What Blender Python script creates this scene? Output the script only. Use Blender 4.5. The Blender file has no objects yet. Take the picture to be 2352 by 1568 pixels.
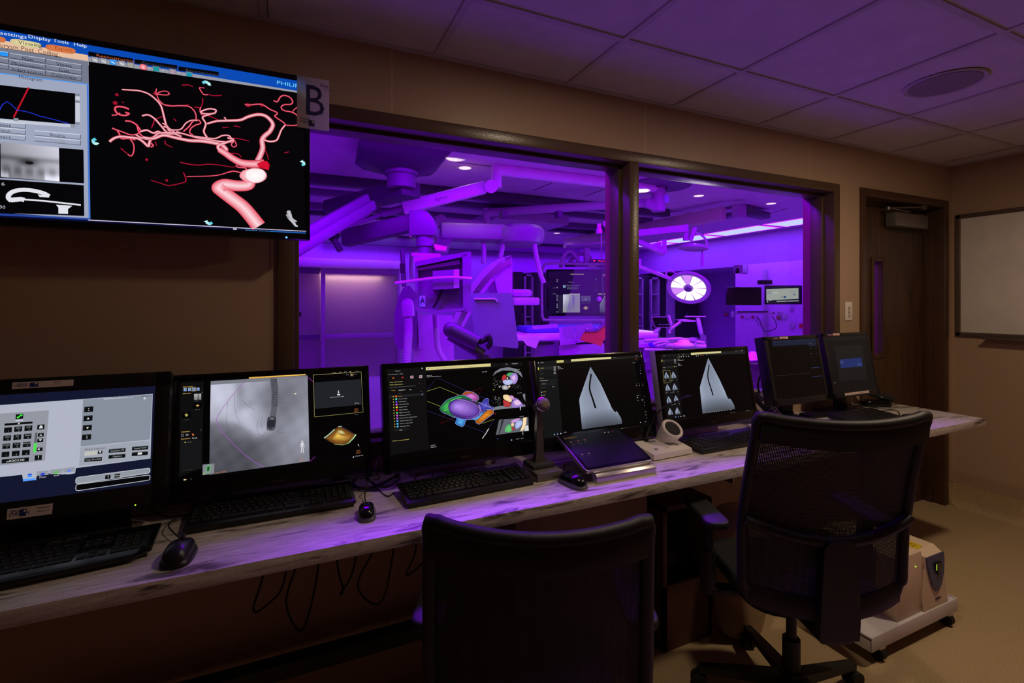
import bpy, bmesh, math, random
import numpy as np
from mathutils import Matrix, Vector
R = math.radians
C = bpy.context.scene.collection
sc = bpy.context.scene
random.seed(7)

# ---------------------------------------------------------------- camera, world, lights
F = 1117.5                      # focal length in pixels of the 2352 px wide frame
YAW = R(24.4)
CAM = Vector((0.0, -1.893, 1.452))
cd = bpy.data.cameras.new('camera'); cam = bpy.data.objects.new('camera', cd); C.objects.link(cam)
cam.location = CAM; cam.rotation_euler = (R(90), 0, -YAW)
cd.sensor_width = 36; cd.lens = 36 * F / 2352; cd.shift_y = -91 / 2352
cd.clip_start = 0.02; cd.clip_end = 60
sc.camera = cam
w = bpy.data.worlds.new('world'); sc.world = w; w.use_nodes = True
w.node_tree.nodes['Background'].inputs[0].default_value = (0.01, 0.008, 0.007, 1)
w.node_tree.nodes['Background'].inputs[1].default_value = 0.12
sc.view_settings.view_transform = 'Standard'; sc.view_settings.look = 'None'
sc.view_settings.exposure = 0; sc.view_settings.gamma = 1
try: sc.view_settings.use_curve_mapping = False
except Exception: pass
sc.cycles.use_denoising = True
sc.cycles.max_bounces = 8; sc.cycles.diffuse_bounces = 4; sc.cycles.transparent_max_bounces = 24
sc.cycles.sample_clamp_indirect = 4

def area(name, loc, size, power, col, rot=(0,0,0), sizey=None, spread=None):
    l = bpy.data.lights.new(name, 'AREA'); l.energy = power; l.color = col
    if sizey: l.shape = 'RECTANGLE'; l.size = size; l.size_y = sizey
    else: l.shape = 'DISK'; l.size = size
    if spread: l.spread = spread
    o = bpy.data.objects.new(name, l); o.location = loc; o.rotation_euler = rot
    C.objects.link(o); return o
WARM = (1.0, 0.78, 0.54)
# dimmed ceiling downlights of the control room
area('downlight_lamp', (1.0, -0.95, 2.41), 0.14, 7, WARM)
area('downlight_lamp', (2.75, -1.2, 2.41), 0.14, 15, WARM)
# coloured perimeter lighting of the procedure room
VIO = (0.20, 0.0, 1.0)
area('perimeter_lamp', (1.9, 0.74, 2.74), 5.4, 370, (0.24, 0.0, 1.0), sizey=0.36)
area('perimeter_lamp', (7.55, 4.2, 2.74), 0.5, 75, VIO, sizey=6.4)
area('perimeter_lamp', (3.0, 7.55, 2.74), 9.0, 100, (.22, 0, 1), sizey=0.4)
# ---------------------------------------------------------------- pixel -> place helpers (photo frame 2352 x 1568)
cs, sn = math.cos(YAW), math.sin(YAW)
def ray(u, v):
    a = (u - 1176) / F; b = (693 - v) / F
    return Vector((a*cs + sn, cs - a*sn, b))
def PY(u, v, Y): d = ray(u, v); return CAM + d * ((Y - CAM.y) / d.y)
def PX(u, v, X): d = ray(u, v); return CAM + d * ((X - CAM.x) / d.x)
def PZ(u, v, Z): d = ray(u, v); return CAM + d * ((Z - CAM.z) / d.z)
def PD(u, v, D): return CAM + ray(u, v) * D

def lin(c):
    return tuple((x/12.92 if x <= .04045 else ((x+.055)/1.055)**2.4) for x in c)
def rgb(r, g, b): return lin((r/255, g/255, b/255))

# ---------------------------------------------------------------- materials
MATS = {}
def mat(name, col, rough=.5, metal=0, spec=.5, bump=0, bscale=200, emit=None, estr=1, coat=0, var=0, vscale=8, stretch=None):
    if name in MATS: return MATS[name]
    m = bpy.data.materials.new(name); m.use_nodes = True; nt = m.node_tree
    b = nt.nodes['Principled BSDF']
    b.inputs['Base Color'].default_value = (*col, 1); b.inputs['Roughness'].default_value = rough
    b.inputs['Metallic'].default_value = metal; b.inputs['Specular IOR Level'].default_value = spec
    if coat: b.inputs['Coat Weight'].default_value = coat
    if emit: b.inputs['Emission Color'].default_value = (*emit, 1); b.inputs['Emission Strength'].default_value = estr
    tc = nt.nodes.new('ShaderNodeTexCoord'); mp = nt.nodes.new('ShaderNodeMapping')
    nt.links.new(tc.outputs['Object'], mp.inputs[0])
    if stretch: mp.inputs['Scale'].default_value = stretch
    n = nt.nodes.new('ShaderNodeTexNoise'); n.inputs['Scale'].default_value = vscale; n.inputs['Detail'].default_value = 5
    nt.links.new(mp.outputs[0], n.inputs['Vector'])
    v = var or .06
    r = nt.nodes.new('ShaderNodeValToRGB'); r.color_ramp.elements[0].position = .3; r.color_ramp.elements[1].position = .7
    r.color_ramp.elements[0].color = (*[x*(1-v) for x in col], 1); r.color_ramp.elements[1].color = (*[min(1, x*(1+v)) for x in col], 1)
    nt.links.new(n.outputs['Fac'], r.inputs[0]); nt.links.new(r.outputs[0], b.inputs['Base Color'])
    if bump:
        n2 = nt.nodes.new('ShaderNodeTexNoise'); n2.inputs['Scale'].default_value = bscale; nt.links.new(mp.outputs[0], n2.inputs['Vector'])
        bp = nt.nodes.new('ShaderNodeBump'); bp.inputs['Strength'].default_value = bump; bp.inputs['Distance'].default_value = .002
        nt.links.new(n2.outputs['Fac'], bp.inputs['Height']); nt.links.new(bp.outputs[0], b.inputs['Normal'])
    MATS[name] = m; return m

def nodes(name):
    m = bpy.data.materials.new(name); m.use_nodes = True; MATS[name] = m
    return m, m.node_tree, m.node_tree.nodes['Principled BSDF'], m.node_tree.nodes.new, m.node_tree.links.new

def mat_wall(name, col, pitch=1.22, ox=.35, axis=0):
    m, nt, b, N, L = nodes(name)
    tc = N('ShaderNodeTexCoord'); sp = N('ShaderNodeSeparateXYZ'); L(tc.outputs['Object'], sp.inputs[0])
    ad = N('ShaderNodeMath'); ad.operation = 'ADD'; ad.inputs[1].default_value = 20*pitch - ox; L(sp.outputs[axis], ad.inputs[0])
    mo = N('ShaderNodeMath'); mo.operation = 'MODULO'; mo.inputs[1].default_value = pitch; L(ad.outputs[0], mo.inputs[0])
    lt = N('ShaderNodeMath'); lt.operation = 'LESS_THAN'; lt.inputs[1].default_value = .004; L(mo.outputs[0], lt.inputs[0])
    n = N('ShaderNodeTexNoise'); n.inputs['Scale'].default_value = 2.2; n.inputs['Detail'].default_value = 4; L(tc.outputs['Object'], n.inputs['Vector'])
    mx = N('ShaderNodeMixRGB'); mx.inputs[1].default_value = (*[c*.93 for c in col], 1); mx.inputs[2].default_value = (*[c*1.06 for c in col], 1); L(n.outputs['Fac'], mx.inputs[0])
    m2 = N('ShaderNodeMixRGB'); m2.inputs[2].default_value = (*[min(1, c*1.35) for c in col], 1); L(lt.outputs[0], m2.inputs[0]); L(mx.outputs[0], m2.inputs[1])
    L(m2.outputs[0], b.inputs['Base Color']); b.inputs['Roughness'].default_value = .42; b.inputs['Specular IOR Level'].default_value = .35
    n2 = N('ShaderNodeTexNoise'); n2.inputs['Scale'].default_value = 260; L(tc.outputs['Object'], n2.inputs['Vector'])
    bp = N('ShaderNodeBump'); bp.inputs['Strength'].default_value = .12; bp.inputs['Distance'].default_value = .001; L(n2.outputs['Fac'], bp.inputs['Height']); L(bp.outputs[0], b.inputs['Normal'])
    return m

def mat_floor(name, col, s=420, contrast=.5):
    m, nt, b, N, L = nodes(name)
    tc = N('ShaderNodeTexCoord'); n = N('ShaderNodeTexNoise'); n.inputs['Scale'].default_value = s; n.inputs['Detail'].default_value = 2; L(tc.outputs['Object'], n.inputs['Vector'])
    r = N('ShaderNodeValToRGB'); e = r.color_ramp.elements
    e[0].position = .36; e[0].color = (*[c*(1-contrast) for c in col], 1); e[1].position = .62; e[1].color = (*[min(1, c*(1+contrast*.5)) for c in col], 1)
    L(n.outputs['Fac'], r.inputs[0]); L(r.outputs[0], b.inputs['Base Color']); b.inputs['Roughness'].default_value = .5; b.inputs['Specular IOR Level'].default_value = .3
    return m

def mat_stone(name):
    m, nt, b, N, L = nodes(name)
    tc = N('ShaderNodeTexCoord'); mp = N('ShaderNodeMapping'); mp.inputs['Scale'].default_value = (2.0, 9, 12); L(tc.outputs['Object'], mp.inputs[0])
    n = N('ShaderNodeTexNoise'); n.inputs['Scale'].default_value = 2.4; n.inputs['Detail'].default_value = 9; n.inputs['Roughness'].default_value = .62; n.inputs['Distortion'].default_value = .5; L(mp.outputs[0], n.inputs['Vector'])
    r = N('ShaderNodeValToRGB'); e = r.color_ramp.elements
    e[0].position = .53; e[0].color = (1, 1, 1, 1); e[1].position = .64; e[1].color = (.2, .18, .18, 1); L(n.outputs['Fac'], r.inputs[0])
    mp2 = N('ShaderNodeMapping'); mp2.inputs['Scale'].default_value = (5, 40, 45); L(tc.outputs['Object'], mp2.inputs[0])
    n2 = N('ShaderNodeTexNoise'); n2.inputs['Scale'].default_value = 3; n2.inputs['Detail'].default_value = 8; L(mp2.outputs[0], n2.inputs['Vector'])
    r2 = N('ShaderNodeValToRGB'); r2.color_ramp.elements[0].position = .35; r2.color_ramp.elements[0].color = (.50, .44, .37, 1); r2.color_ramp.elements[1].position = .68; r2.color_ramp.elements[1].color = (.70, .63, .55, 1); L(n2.outputs['Fac'], r2.inputs[0])
    n3 = N('ShaderNodeTexNoise'); n3.inputs['Scale'].default_value = 420; L(tc.outputs['Object'], n3.inputs['Vector'])
    r3 = N('ShaderNodeValToRGB'); r3.color_ramp.elements[0].position = .4; r3.color_ramp.elements[0].color = (.72, .72, .72, 1); r3.color_ramp.elements[1].position = .6; L(n3.outputs['Fac'], r3.inputs[0])
    a = N('ShaderNodeMixRGB'); a.blend_type = 'MULTIPLY'; a.inputs[0].default_value = 1; L(r.outputs[0], a.inputs[1]); L(r2.outputs[0], a.inputs[2])
    c = N('ShaderNodeMixRGB'); c.blend_type = 'MULTIPLY'; c.inputs[0].default_value = .6; L(a.outputs[0], c.inputs[1]); L(r3.outputs[0], c.inputs[2])
    L(c.outputs[0], b.inputs['Base Color']); b.inputs['Roughness'].default_value = .38
    bp = N('ShaderNodeBump'); bp.inputs['Strength'].default_value = .25; bp.inputs['Distance'].default_value = .001; L(n3.outputs['Fac'], bp.inputs['Height']); L(bp.outputs[0], b.inputs['Normal'])
    return m

def mat_wood(name, c0, c1, scale=(9, 9, .6)):
    m, nt, b, N, L = nodes(name)
    tc = N('ShaderNodeTexCoord'); mp = N('ShaderNodeMapping'); mp.inputs['Scale'].default_value = scale; L(tc.outputs['Object'], mp.inputs[0])
    n = N('ShaderNodeTexNoise'); n.inputs['Scale'].default_value = 4; n.inputs['Detail'].default_value = 8; L(mp.outputs[0], n.inputs['Vector'])
    r = N('ShaderNodeValToRGB'); e = r.color_ramp.elements; e[0].position = .35; e[0].color = (*c0, 1); e[1].position = .65; e[1].color = (*c1, 1)
    L(n.outputs['Fac'], r.inputs[0]); L(r.outputs[0], b.inputs['Base Color']); b.inputs['Roughness'].default_value = .38
    return m

def mat_glass(name, tint=(1, 1, 1), gloss=.05, rough=0.0, frost=0):
    m = bpy.data.materials.new(name); m.use_nodes = True; MATS[name] = m; nt = m.node_tree; N = nt.nodes.new; L = nt.links.new
    for n in list(nt.nodes):
        if n.type == 'BSDF_PRINCIPLED': nt.nodes.remove(n)
    out = [n for n in nt.nodes if n.type == 'OUTPUT_MATERIAL'][0]
    t = N('ShaderNodeBsdfTransparent'); t.inputs[0].default_value = (*tint, 1)
    g = N('ShaderNodeBsdfGlossy'); g.inputs['Roughness'].default_value = rough
    lw = N('ShaderNodeLayerWeight'); lw.inputs[0].default_value = gloss
    mx = N('ShaderNodeMixShader'); L(lw.outputs['Fresnel'], mx.inputs[0]); L(t.outputs[0], mx.inputs[1]); L(g.outputs[0], mx.inputs[2])
    if frost:
        d = N('ShaderNodeBsdfTranslucent'); d.inputs[0].default_value = (*tint, 1)
        d2 = N('ShaderNodeBsdfDiffuse'); d2.inputs[0].default_value = (*[c*.8 for c in tint], 1)
        mm = N('ShaderNodeMixShader'); mm.inputs[0].default_value = .5; L(d.outputs[0], mm.inputs[1]); L(d2.outputs[0], mm.inputs[2])
        m3 = N('ShaderNodeMixShader'); m3.inputs[0].default_value = frost; L(mx.outputs[0], m3.inputs[1]); L(mm.outputs[0], m3.inputs[2]); L(m3.outputs[0], out.inputs[0])
    else: L(mx.outputs[0], out.inputs[0])
    return m

def mat_mesh(name, pitch=.0042, hole=.15, col=(.012, .012, .014)):
    m = bpy.data.materials.new(name); m.use_nodes = True; MATS[name] = m; nt = m.node_tree; N = nt.nodes.new; L = nt.links.new
    b = nt.nodes['Principled BSDF']; b.inputs['Base Color'].default_value = (*col, 1); b.inputs['Roughness'].default_value = .7
    out = [n for n in nt.nodes if n.type == 'OUTPUT_MATERIAL'][0]
    tc = N('ShaderNodeTexCoord'); sp = N('ShaderNodeSeparateXYZ'); L(tc.outputs['Object'], sp.inputs[0])
    prod = None; vals = []
    for i, ax in enumerate((0, 2)):
        mu = N('ShaderNodeMath'); mu.operation = 'MULTIPLY'; mu.inputs[1].default_value = 2*math.pi/pitch; L(sp.outputs[ax], mu.inputs[0])
        si = N('ShaderNodeMath'); si.operation = 'SINE'; L(mu.outputs[0], si.inputs[0]); vals.append(si)
    ad = N('ShaderNodeMath'); ad.operation = 'ADD'; L(vals[0].outputs[0], ad.inputs[0]); L(vals[1].outputs[0], ad.inputs[1])
    gt = N('ShaderNodeMath'); gt.operation = 'GREATER_THAN'; gt.inputs[1].default_value = 2 - 8*hole; L(ad.outputs[0], gt.inputs[0])
    t = N('ShaderNodeBsdfTransparent'); mx = N('ShaderNodeMixShader'); L(gt.outputs[0], mx.inputs[0]); L(b.outputs[0], mx.inputs[1]); L(t.outputs[0], mx.inputs[2]); L(mx.outputs[0], out.inputs[0])
    return m

def mat_screen():
    m, nt, b, N, L = nodes('lit_screen')
    at = N('ShaderNodeAttribute'); at.attribute_name = 'Col'
    b.inputs['Base Color'].default_value = (.004, .004, .005, 1); b.inputs['Roughness'].default_value = .3; b.inputs['Specular IOR Level'].default_value = .25
    L(at.outputs['Color'], b.inputs['Emission Color']); b.inputs['Emission Strength'].default_value = 1
    return m
SCREEN = mat_screen()

# ---------------------------------------------------------------- glyphs (built once from Blender's own font)
GL = {}
def make_glyphs():
    chars = [chr(i) for i in range(33, 127)] + ['°']
    obs = []
    for c in chars:
        for s in (c, c + '|'):
            cu = bpy.data.curves.new('glyph', 'FONT'); cu.body = s; cu.resolution_u = 2
            o = bpy.data.objects.new('glyph', cu); C.objects.link(o); obs.append(o)
    dg = bpy.context.evaluated_depsgraph_get()
    res = []
    for o in obs:
        me = bpy.data.meshes.new_from_object(o.evaluated_get(dg))
        res.append(([tuple(v.co[:2]) for v in me.vertices], [tuple(p.vertices) for p in me.polygons])); bpy.data.meshes.remove(me)
    bar = max(v[0] for v in res[2*chars.index('|')][0])
    for i, c in enumerate(chars):
        V, P = res[2*i]; W2 = res[2*i+1][0]
        GL[c] = (V, P, max(v[0] for v in W2) - bar)
    GL[' '] = ([], [], .28)
    for o in obs: cu = o.data; bpy.data.objects.remove(o); bpy.data.curves.remove(cu)
make_glyphs()
def text_geo(s, size=1, width=None, align='l'):
    V, P, x = [], [], 0
    for c in s:
        g = GL.get(c, GL[' ']); k = len(V)
        V += [(x + a, b) for a, b in g[0]]; P += [tuple(i + k for i in p) for p in g[1]]; x += g[2]
    sx = size if not width else width / max(x, 1e-6)
    off = {'l': 0, 'c': -x/2, 'r': -x}[align]
    return [((a + off)*sx, b*size) for a, b in V], P, x*sx

# ---------------------------------------------------------------- mesh builder
I4 = Matrix.Identity(4)
def frame(o, x, y=None, z=None):
    x = Vector(x).normalized()
    if z is not None:
        z = Vector(z).normalized(); y = z.cross(x).normalized(); x = y.cross(z)
    else:
        y = Vector(y); z = x.cross(y).normalized(); y = z.cross(x)
    m = Matrix((x, y, z)).transposed().to_4x4(); m.translation = Vector(o); return m
def Rz(a): return Matrix.Rotation(a, 4, 'Z')
def Rx(a): return Matrix.Rotation(a, 4, 'X')
def Ry(a): return Matrix.Rotation(a, 4, 'Y')
def T(x, y=0, z=0): return Matrix.Translation(Vector((x, y, z)) if not isinstance(x, Vector) else x)
def smoothpts(pts, k=6, closed=False):
    P = [Vector(p) for p in pts]; n = len(P); out = []
    rng = range(n) if closed else range(n-1)
    for i in rng:
        p0 = P[i-1] if (i > 0 or closed) else P[0]; p1 = P[i]; p2 = P[(i+1) % n]; p3 = P[(i+2) % n] if (i+2 < n or closed) else P[-1]
        for j in range(k):
            t = j/k; out.append(.5*((2*p1) + (p2-p0)*t + (2*p0-5*p1+4*p2-p3)*t*t + (3*p1-p0-3*p2+p3)*t**3))
    if not closed: out.append(P[-1])
    return out
class M:
    def __init__(s, T=None): s.bm = bmesh.new(); s.T = T or I4
    def _t(s, x): return s.T @ (x or I4)
    def add(s, V, P, mi=0, x=None):
        t = s._t(x); vs = [s.bm.verts.new(t @ Vector((*v, 0) if len(v) == 2 else v)) for v in V]
        for p in P:
            try: f = s.bm.faces.new([vs[i] for i in p]); f.material_index = mi
            except ValueError: pass
        return s
    def box(s, x0, x1, y0, y1, z0, z1, bev=0, mi=0, x=None, seg=2):
        b = bmesh.new(); g = bmesh.ops.create_cube(b, size=1)
        bmesh.ops.scale(b, vec=(abs(x1-x0), abs(y1-y0), abs(z1-z0)), verts=b.verts)
        bmesh.ops.translate(b, vec=((x0+x1)/2, (y0+y1)/2, (z0+z1)/2), verts=b.verts)
        if bev: bmesh.ops.bevel(b, geom=b.edges[:], offset=min(bev, .49*min(abs(x1-x0), abs(y1-y0), abs(z1-z0))), segments=seg, affect='EDGES', profile=.5)
        return s.merge(b, mi, x)
    def cb(s, c, d, bev=0, mi=0, x=None, seg=2):
        return s.box(c[0]-d[0]/2, c[0]+d[0]/2, c[1]-d[1]/2, c[1]+d[1]/2, c[2]-d[2]/2, c[2]+d[2]/2, bev, mi, x, seg)
    def merge(s, b, mi=0, x=None):
        b.verts.index_update(); V = [v.co.copy() for v in b.verts]; P = [[v.index for v in f.verts] for f in b.faces]; b.free()
        return s.add(V, P, mi, x)
    def cyl(s, p0, p1, r0, r1=None, n=20, mi=0, x=None, caps=True):
        r1 = r0 if r1 is None else r1; p0, p1 = Vector(p0), Vector(p1); q = (p1-p0).to_track_quat('Z', 'Y').to_matrix()
        V = []
        for p, r in ((p0, r0), (p1, r1)):
            for i in range(n): a = 2*math.pi*i/n; V.append(p + q @ Vector((r*math.cos(a), r*math.sin(a), 0)))
        P = [(i, (i+1) % n, n+(i+1) % n, n+i) for i in range(n)]
        if caps: P += [tuple(reversed(range(n))), tuple(range(n, 2*n))]
        return s.add(V, P, mi, x)
    def lathe(s, prof, o=(0, 0, 0), ax=(0, 0, 1), n=28, mi=0, x=None):
        q = Vector(ax).to_track_quat('Z', 'Y').to_matrix(); o = Vector(o); V = []; P = []; k = len(prof)
        for i in range(n):
            a = 2*math.pi*i/n
            for r, z in prof: V.append(o + q @ Vector((max(r, 1e-5)*math.cos(a), max(r, 1e-5)*math.sin(a), z)))
        for i in range(n):
            j = (i+1) % n
            for m_ in range(k-1): P.append((i*k+m_, j*k+m_, j*k+m_+1, i*k+m_+1))
        return s.add(V, P, mi, x)
    def tube(s, pts, r, n=10, mi=0, x=None, closed=False, smooth=0, caps=True):
        if smooth: pts = smoothpts(pts, smooth, closed)
        pts = [Vector(p) for p in pts]; k = len(pts); rs = r if isinstance(r, (list, tuple)) else [r]*k
        if len(rs) != k: rs = [rs[0] + (rs[-1]-rs[0])*i/(k-1) for i in range(k)]
        up = None; V = []
        for i, p in enumerate(pts):
            a = pts[(i-1) % k] if (i > 0 or closed) else p; b = pts[(i+1) % k] if (i < k-1 or closed) else p
            d = (b-a); d = d.normalized() if d.length > 1e-9 else Vector((0, 0, 1))
            if up is None:
                up = Vector((0, 0, 1)) if abs(d.z) < .9 else Vector((1, 0, 0))
            up = (up - d*up.dot(d)); up = up.normalized() if up.length > 1e-6 else d.orthogonal().normalized()
            sd = d.cross(up)
            for j in range(n): t = 2*math.pi*j/n; V.append(p + (up*math.cos(t) + sd*math.sin(t))*rs[i])
        P = []
        for i in range(k if closed else k-1):
            for j in range(n): P.append((i*n+j, i*n+(j+1) % n, ((i+1) % k)*n+(j+1) % n, ((i+1) % k)*n+j))
        if not closed and caps: P += [tuple(range(n)), tuple(reversed(range((k-1)*n, k*n)))]
        return s.add(V, P, mi, x)
    def prism(s, poly, z0, z1, mi=0, x=None, bev=0):
        b = bmesh.new(); vs = [b.verts.new((p[0], p[1], z0)) for p in poly]; f = b.faces.new(vs)
        g = bmesh.ops.extrude_face_region(b, geom=[f]); bmesh.ops.translate(b, vec=(0, 0, z1-z0), verts=[v for v in g['geom'] if isinstance(v, bmesh.types.BMVert)])
        bmesh.ops.recalc_face_normals(b, faces=b.faces)
        if bev: bmesh.ops.bevel(b, geom=b.edges[:], offset=bev, segments=2, affect='EDGES', profile=.5)
        return s.merge(b, mi, x)
    def beam(s, p0, p1, w, h, bev=0, mi=0, up=(0, 0, 1), w1=None, h1=None):
        p0, p1 = Vector(p0), Vector(p1); L_ = (p1-p0).length; f = frame(p0, p1-p0, z=None, y=Vector(up).cross(p1-p0))
        if w1 is None: return s.box(0, L_, -w/2, w/2, -h/2, h/2, bev, mi, f)
        V = [(0, -w/2, -h/2), (0, w/2, -h/2), (0, w/2, h/2), (0, -w/2, h/2), (L_, -w1/2, -h1/2), (L_, w1/2, -h1/2), (L_, w1/2, h1/2), (L_, -w1/2, h1/2)]
        return s.add(V, [(0, 1, 2, 3), (7, 6, 5, 4), (0, 4, 5, 1), (1, 5, 6, 2), (2, 6, 7, 3), (3, 7, 4, 0)], mi, f)
    def sphere(s, c, r, mi=0, n=16, sc_=(1, 1, 1), x=None):
        b = bmesh.new(); bmesh.ops.create_uvsphere(b, u_segments=n, v_segments=max(6, n//2), radius=r)
        bmesh.ops.scale(b, vec=sc_, verts=b.verts); bmesh.ops.translate(b, vec=c, verts=b.verts); return s.merge(b, mi, x)
    def text(s, st, size, x, mi=0, align='l', width=None):
        V, P, _ = text_geo(st, size, width, align); return s.add([(a, b, 0) for a, b in V], P, mi, x)
    def loft(s, rings, mi=0, caps=True, x=None, closed=True):
        n = len(rings[0]); V = [v for r in rings for v in r]; P = []
        for i in range(len(rings)-1):
            for j in range(n if closed else n-1): P.append((i*n+j, i*n+(j+1) % n, (i+1)*n+(j+1) % n, (i+1)*n+j))
        if caps: P += [tuple(reversed(range(n))), tuple(range((len(rings)-1)*n, len(rings)*n))]
        return s.add(V, P, mi, x)
    def build(s, name, mats, parent=None, label=None, world=False, angle=38, kind=None, recalc=True, x=None):
        bm = s.bm
        if world and parent is not None: bm.transform(WM[parent.name].inverted())
        if x is not None: bm.transform(x)
        if recalc: bmesh.ops.recalc_face_normals(bm, faces=bm.faces)
        me = bpy.data.meshes.new(name); bm.to_mesh(me); bm.free()
        for m_ in (mats if isinstance(mats, (list, tuple)) else [mats]): me.materials.append(m_)
        for p in me.polygons: p.use_smooth = True
        me.set_sharp_from_angle(angle=R(angle))
        return link(name, me, parent, label, kind)
WM = {}
def link(name, data, parent=None, label=None, kind=None):
    o = bpy.data.objects.new(name, data); C.objects.link(o)
    if parent is not None: o.parent = parent; WM[o.name] = WM[parent.name]
    else: WM[o.name] = I4.copy()
    if label: o['label'] = label
    if kind: o['kind'] = kind
    return o
def thing(name, label, cat, loc=(0, 0, 0), rz=0, group=None, kind=None):
    o = bpy.data.objects.new(name, None); C.objects.link(o); o.empty_display_size = .05
    o.location = loc; o.rotation_euler = (0, 0, rz); WM[o.name] = T(Vector(loc)) @ Rz(rz)
    if kind: o['kind'] = kind
    if label: o['label'] = label
    if cat: o['category'] = cat
    if group: o['group'] = group
    return o
def tag(o, label, cat, group=None):
    o['label'] = label; o['category'] = cat
    if group: o['group'] = group
    return o
def struct(o): o['kind'] = 'structure'; return o
def dup(root, loc, rz, label, group=None):
    def cp(o, par):
        c = o.copy(); C.objects.link(c); WM[c.name] = WM[o.name]
        if par is not None: c.parent = par
        for ch in [k for k in ALLCH if k.parent == o]: cp(ch, c)
        return c
    ALLCH = [k for k in bpy.data.objects if k.parent is not None]
    r = cp(root, None); r.location = loc; r.rotation_euler = (0, 0, rz); WM[r.name] = T(Vector(loc)) @ Rz(rz); r['label'] = label
    if group: r['group'] = group
    return r

# ---------------------------------------------------------------- lit screens: one mesh with an emissive colour per vertex
class S:
    """x 0..1 to the right, y 0..1 downwards on the glass; crop() lets me draw in the pixels of a zoomed crop."""
    def __init__(s, w, h, corners=None, crop=(0, 0, 1)):
        s.w, s.h, s.V, s.P, s.K, s.z = w, h, [], [], [], 0.0
        s.c = crop
        if corners:
            A = []; B = []
            for (x, y), (u, v) in zip(corners, ((0, 0), (1, 0), (1, 1), (0, 1))):
                x, y = s.full(x, y)
                A += [[x, y, 1, 0, 0, 0, -u*x, -u*y], [0, 0, 0, x, y, 1, -v*x, -v*y]]; B += [u, v]
            s.H = np.append(np.linalg.solve(np.array(A), np.array(B)), 1).reshape(3, 3)
        s.n = False
    def full(s, x, y): return s.c[0] + x/s.c[2], s.c[1] + y/s.c[2]
    def nc(s, x, y):
        if s.n: return x, y
        x, y = s.full(x, y); q = s.H @ np.array([x, y, 1.0]); return q[0]/q[2], q[1]/q[2]
    def loc(s, x, y): a, b = s.nc(x, y); return ((a-.5)*s.w, (.5-b)*s.h)
    def up(s): s.z += 1.2e-5
    def face(s, pts, cols):
        k = len(s.V); s.V += [(x, y, s.z) for x, y in pts]; s.P.append(tuple(range(k, k+len(pts)))); s.K += cols
    def poly(s, pts, col, raw=False):
        s.up(); p = [s.loc(*q) for q in pts]; c = rgb(*col) if not isinstance(col[0], tuple) else None
        s.face(p, [c]*len(p) if c else [rgb(*k) for k in col]); return s
    def rect(s, x0, y0, x1, y1, col):
        return s.poly([(x0, y0), (x1, y0), (x1, y1), (x0, y1)], col)
    def frame(s, x0, y0, x1, y1, w, col): return s.line([(x0, y0), (x1, y0), (x1, y1), (x0, y1), (x0, y0)], w, col)
    def line(s, pts, w, col, col2=None, smooth=0, core=None):
        """ribbon, w in metres on the glass; core = colour along the middle"""
        s.up(); p = [Vector((*s.loc(*q), 0)) for q in pts]
        if smooth: p = smoothpts(p, smooth)
        ws = w if isinstance(w, (list, tuple)) else (w, w); n = len(p); L_ = []; Rr = []; Cc = []
        for i in range(n):
            d = p[min(i+1, n-1)] - p[max(i-1, 0)]; d = d.normalized() if d.length > 1e-9 else Vector((1, 0, 0))
            k = Vector((-d.y, d.x, 0)) * (ws[0] + (ws[1]-ws[0])*i/(n-1))/2; L_.append(p[i]+k); Rr.append(p[i]-k); Cc.append(p[i])
        a = rgb(*col); e = rgb(*(col2 or col)); cr = rgb(*core) if core else None
        for i in range(n-1):
            t0, t1 = i/(n-1), (i+1)/(n-1); c0 = tuple(a[j]*(1-t0)+e[j]*t0 for j in range(3)); c1 = tuple(a[j]*(1-t1)+e[j]*t1 for j in range(3))
            if cr:
                s.face([L_[i][:2], L_[i+1][:2], Cc[i+1][:2], Cc[i][:2]], [c0, c1, cr, cr]); s.face([Cc[i][:2], Cc[i+1][:2], Rr[i+1][:2], Rr[i][:2]], [cr, cr, c1, c0])
            else: s.face([L_[i][:2], L_[i+1][:2], Rr[i+1][:2], Rr[i][:2]], [c0, c1, c1, c0])
        return s
    def disc(s, x, y, r, col, col2=None, ry=None, n=20):
        s.up(); cx, cy = s.loc(x, y); c = rgb(*col); e = rgb(*(col2 or col)); ry = ry or r
        o_ = math.pi/4 if n == 4 else 0; q = [(cx + r*math.cos(2*math.pi*i/n+o_), cy + ry*math.sin(2*math.pi*i/n+o_)) for i in range(n)]
        for i in range(n): s.face([(cx, cy), q[i], q[(i+1) % n]], [c, e, e])
        return s
    def blob(s, pts, col, col2=None, smooth=6, c=None):
        """closed smooth shape, shaded from its centre colour to its rim colour"""
        s.up(); p = smoothpts([Vector((*s.loc(*q), 0)) for q in pts], smooth, True) if smooth else [Vector((*s.loc(*q), 0)) for q in pts]
        m_ = sum(p, Vector())/len(p) if c is None else Vector((*s.loc(*c), 0)); a = rgb(*col); e = rgb(*(col2 or col)); n = len(p)
        for i in range(n): s.face([m_[:2], p[i][:2], p[(i+1) % n][:2]], [a, e, e])
        return s
    def text(s, st, x, y, hgt, col, align='l', wd=None):
        """hgt in metres; x,y baseline; wd = width in metres"""
        s.up(); V, P, _ = text_geo(st, hgt*1.38, wd, align); cx, cy = s.loc(x, y); k = len(s.V); c = rgb(*col)
        s.V += [(a+cx, b+cy, s.z) for a, b in V]; s.P += [tuple(i+k for i in p) for p in P]; s.K += [c]*len(V); return s
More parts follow.
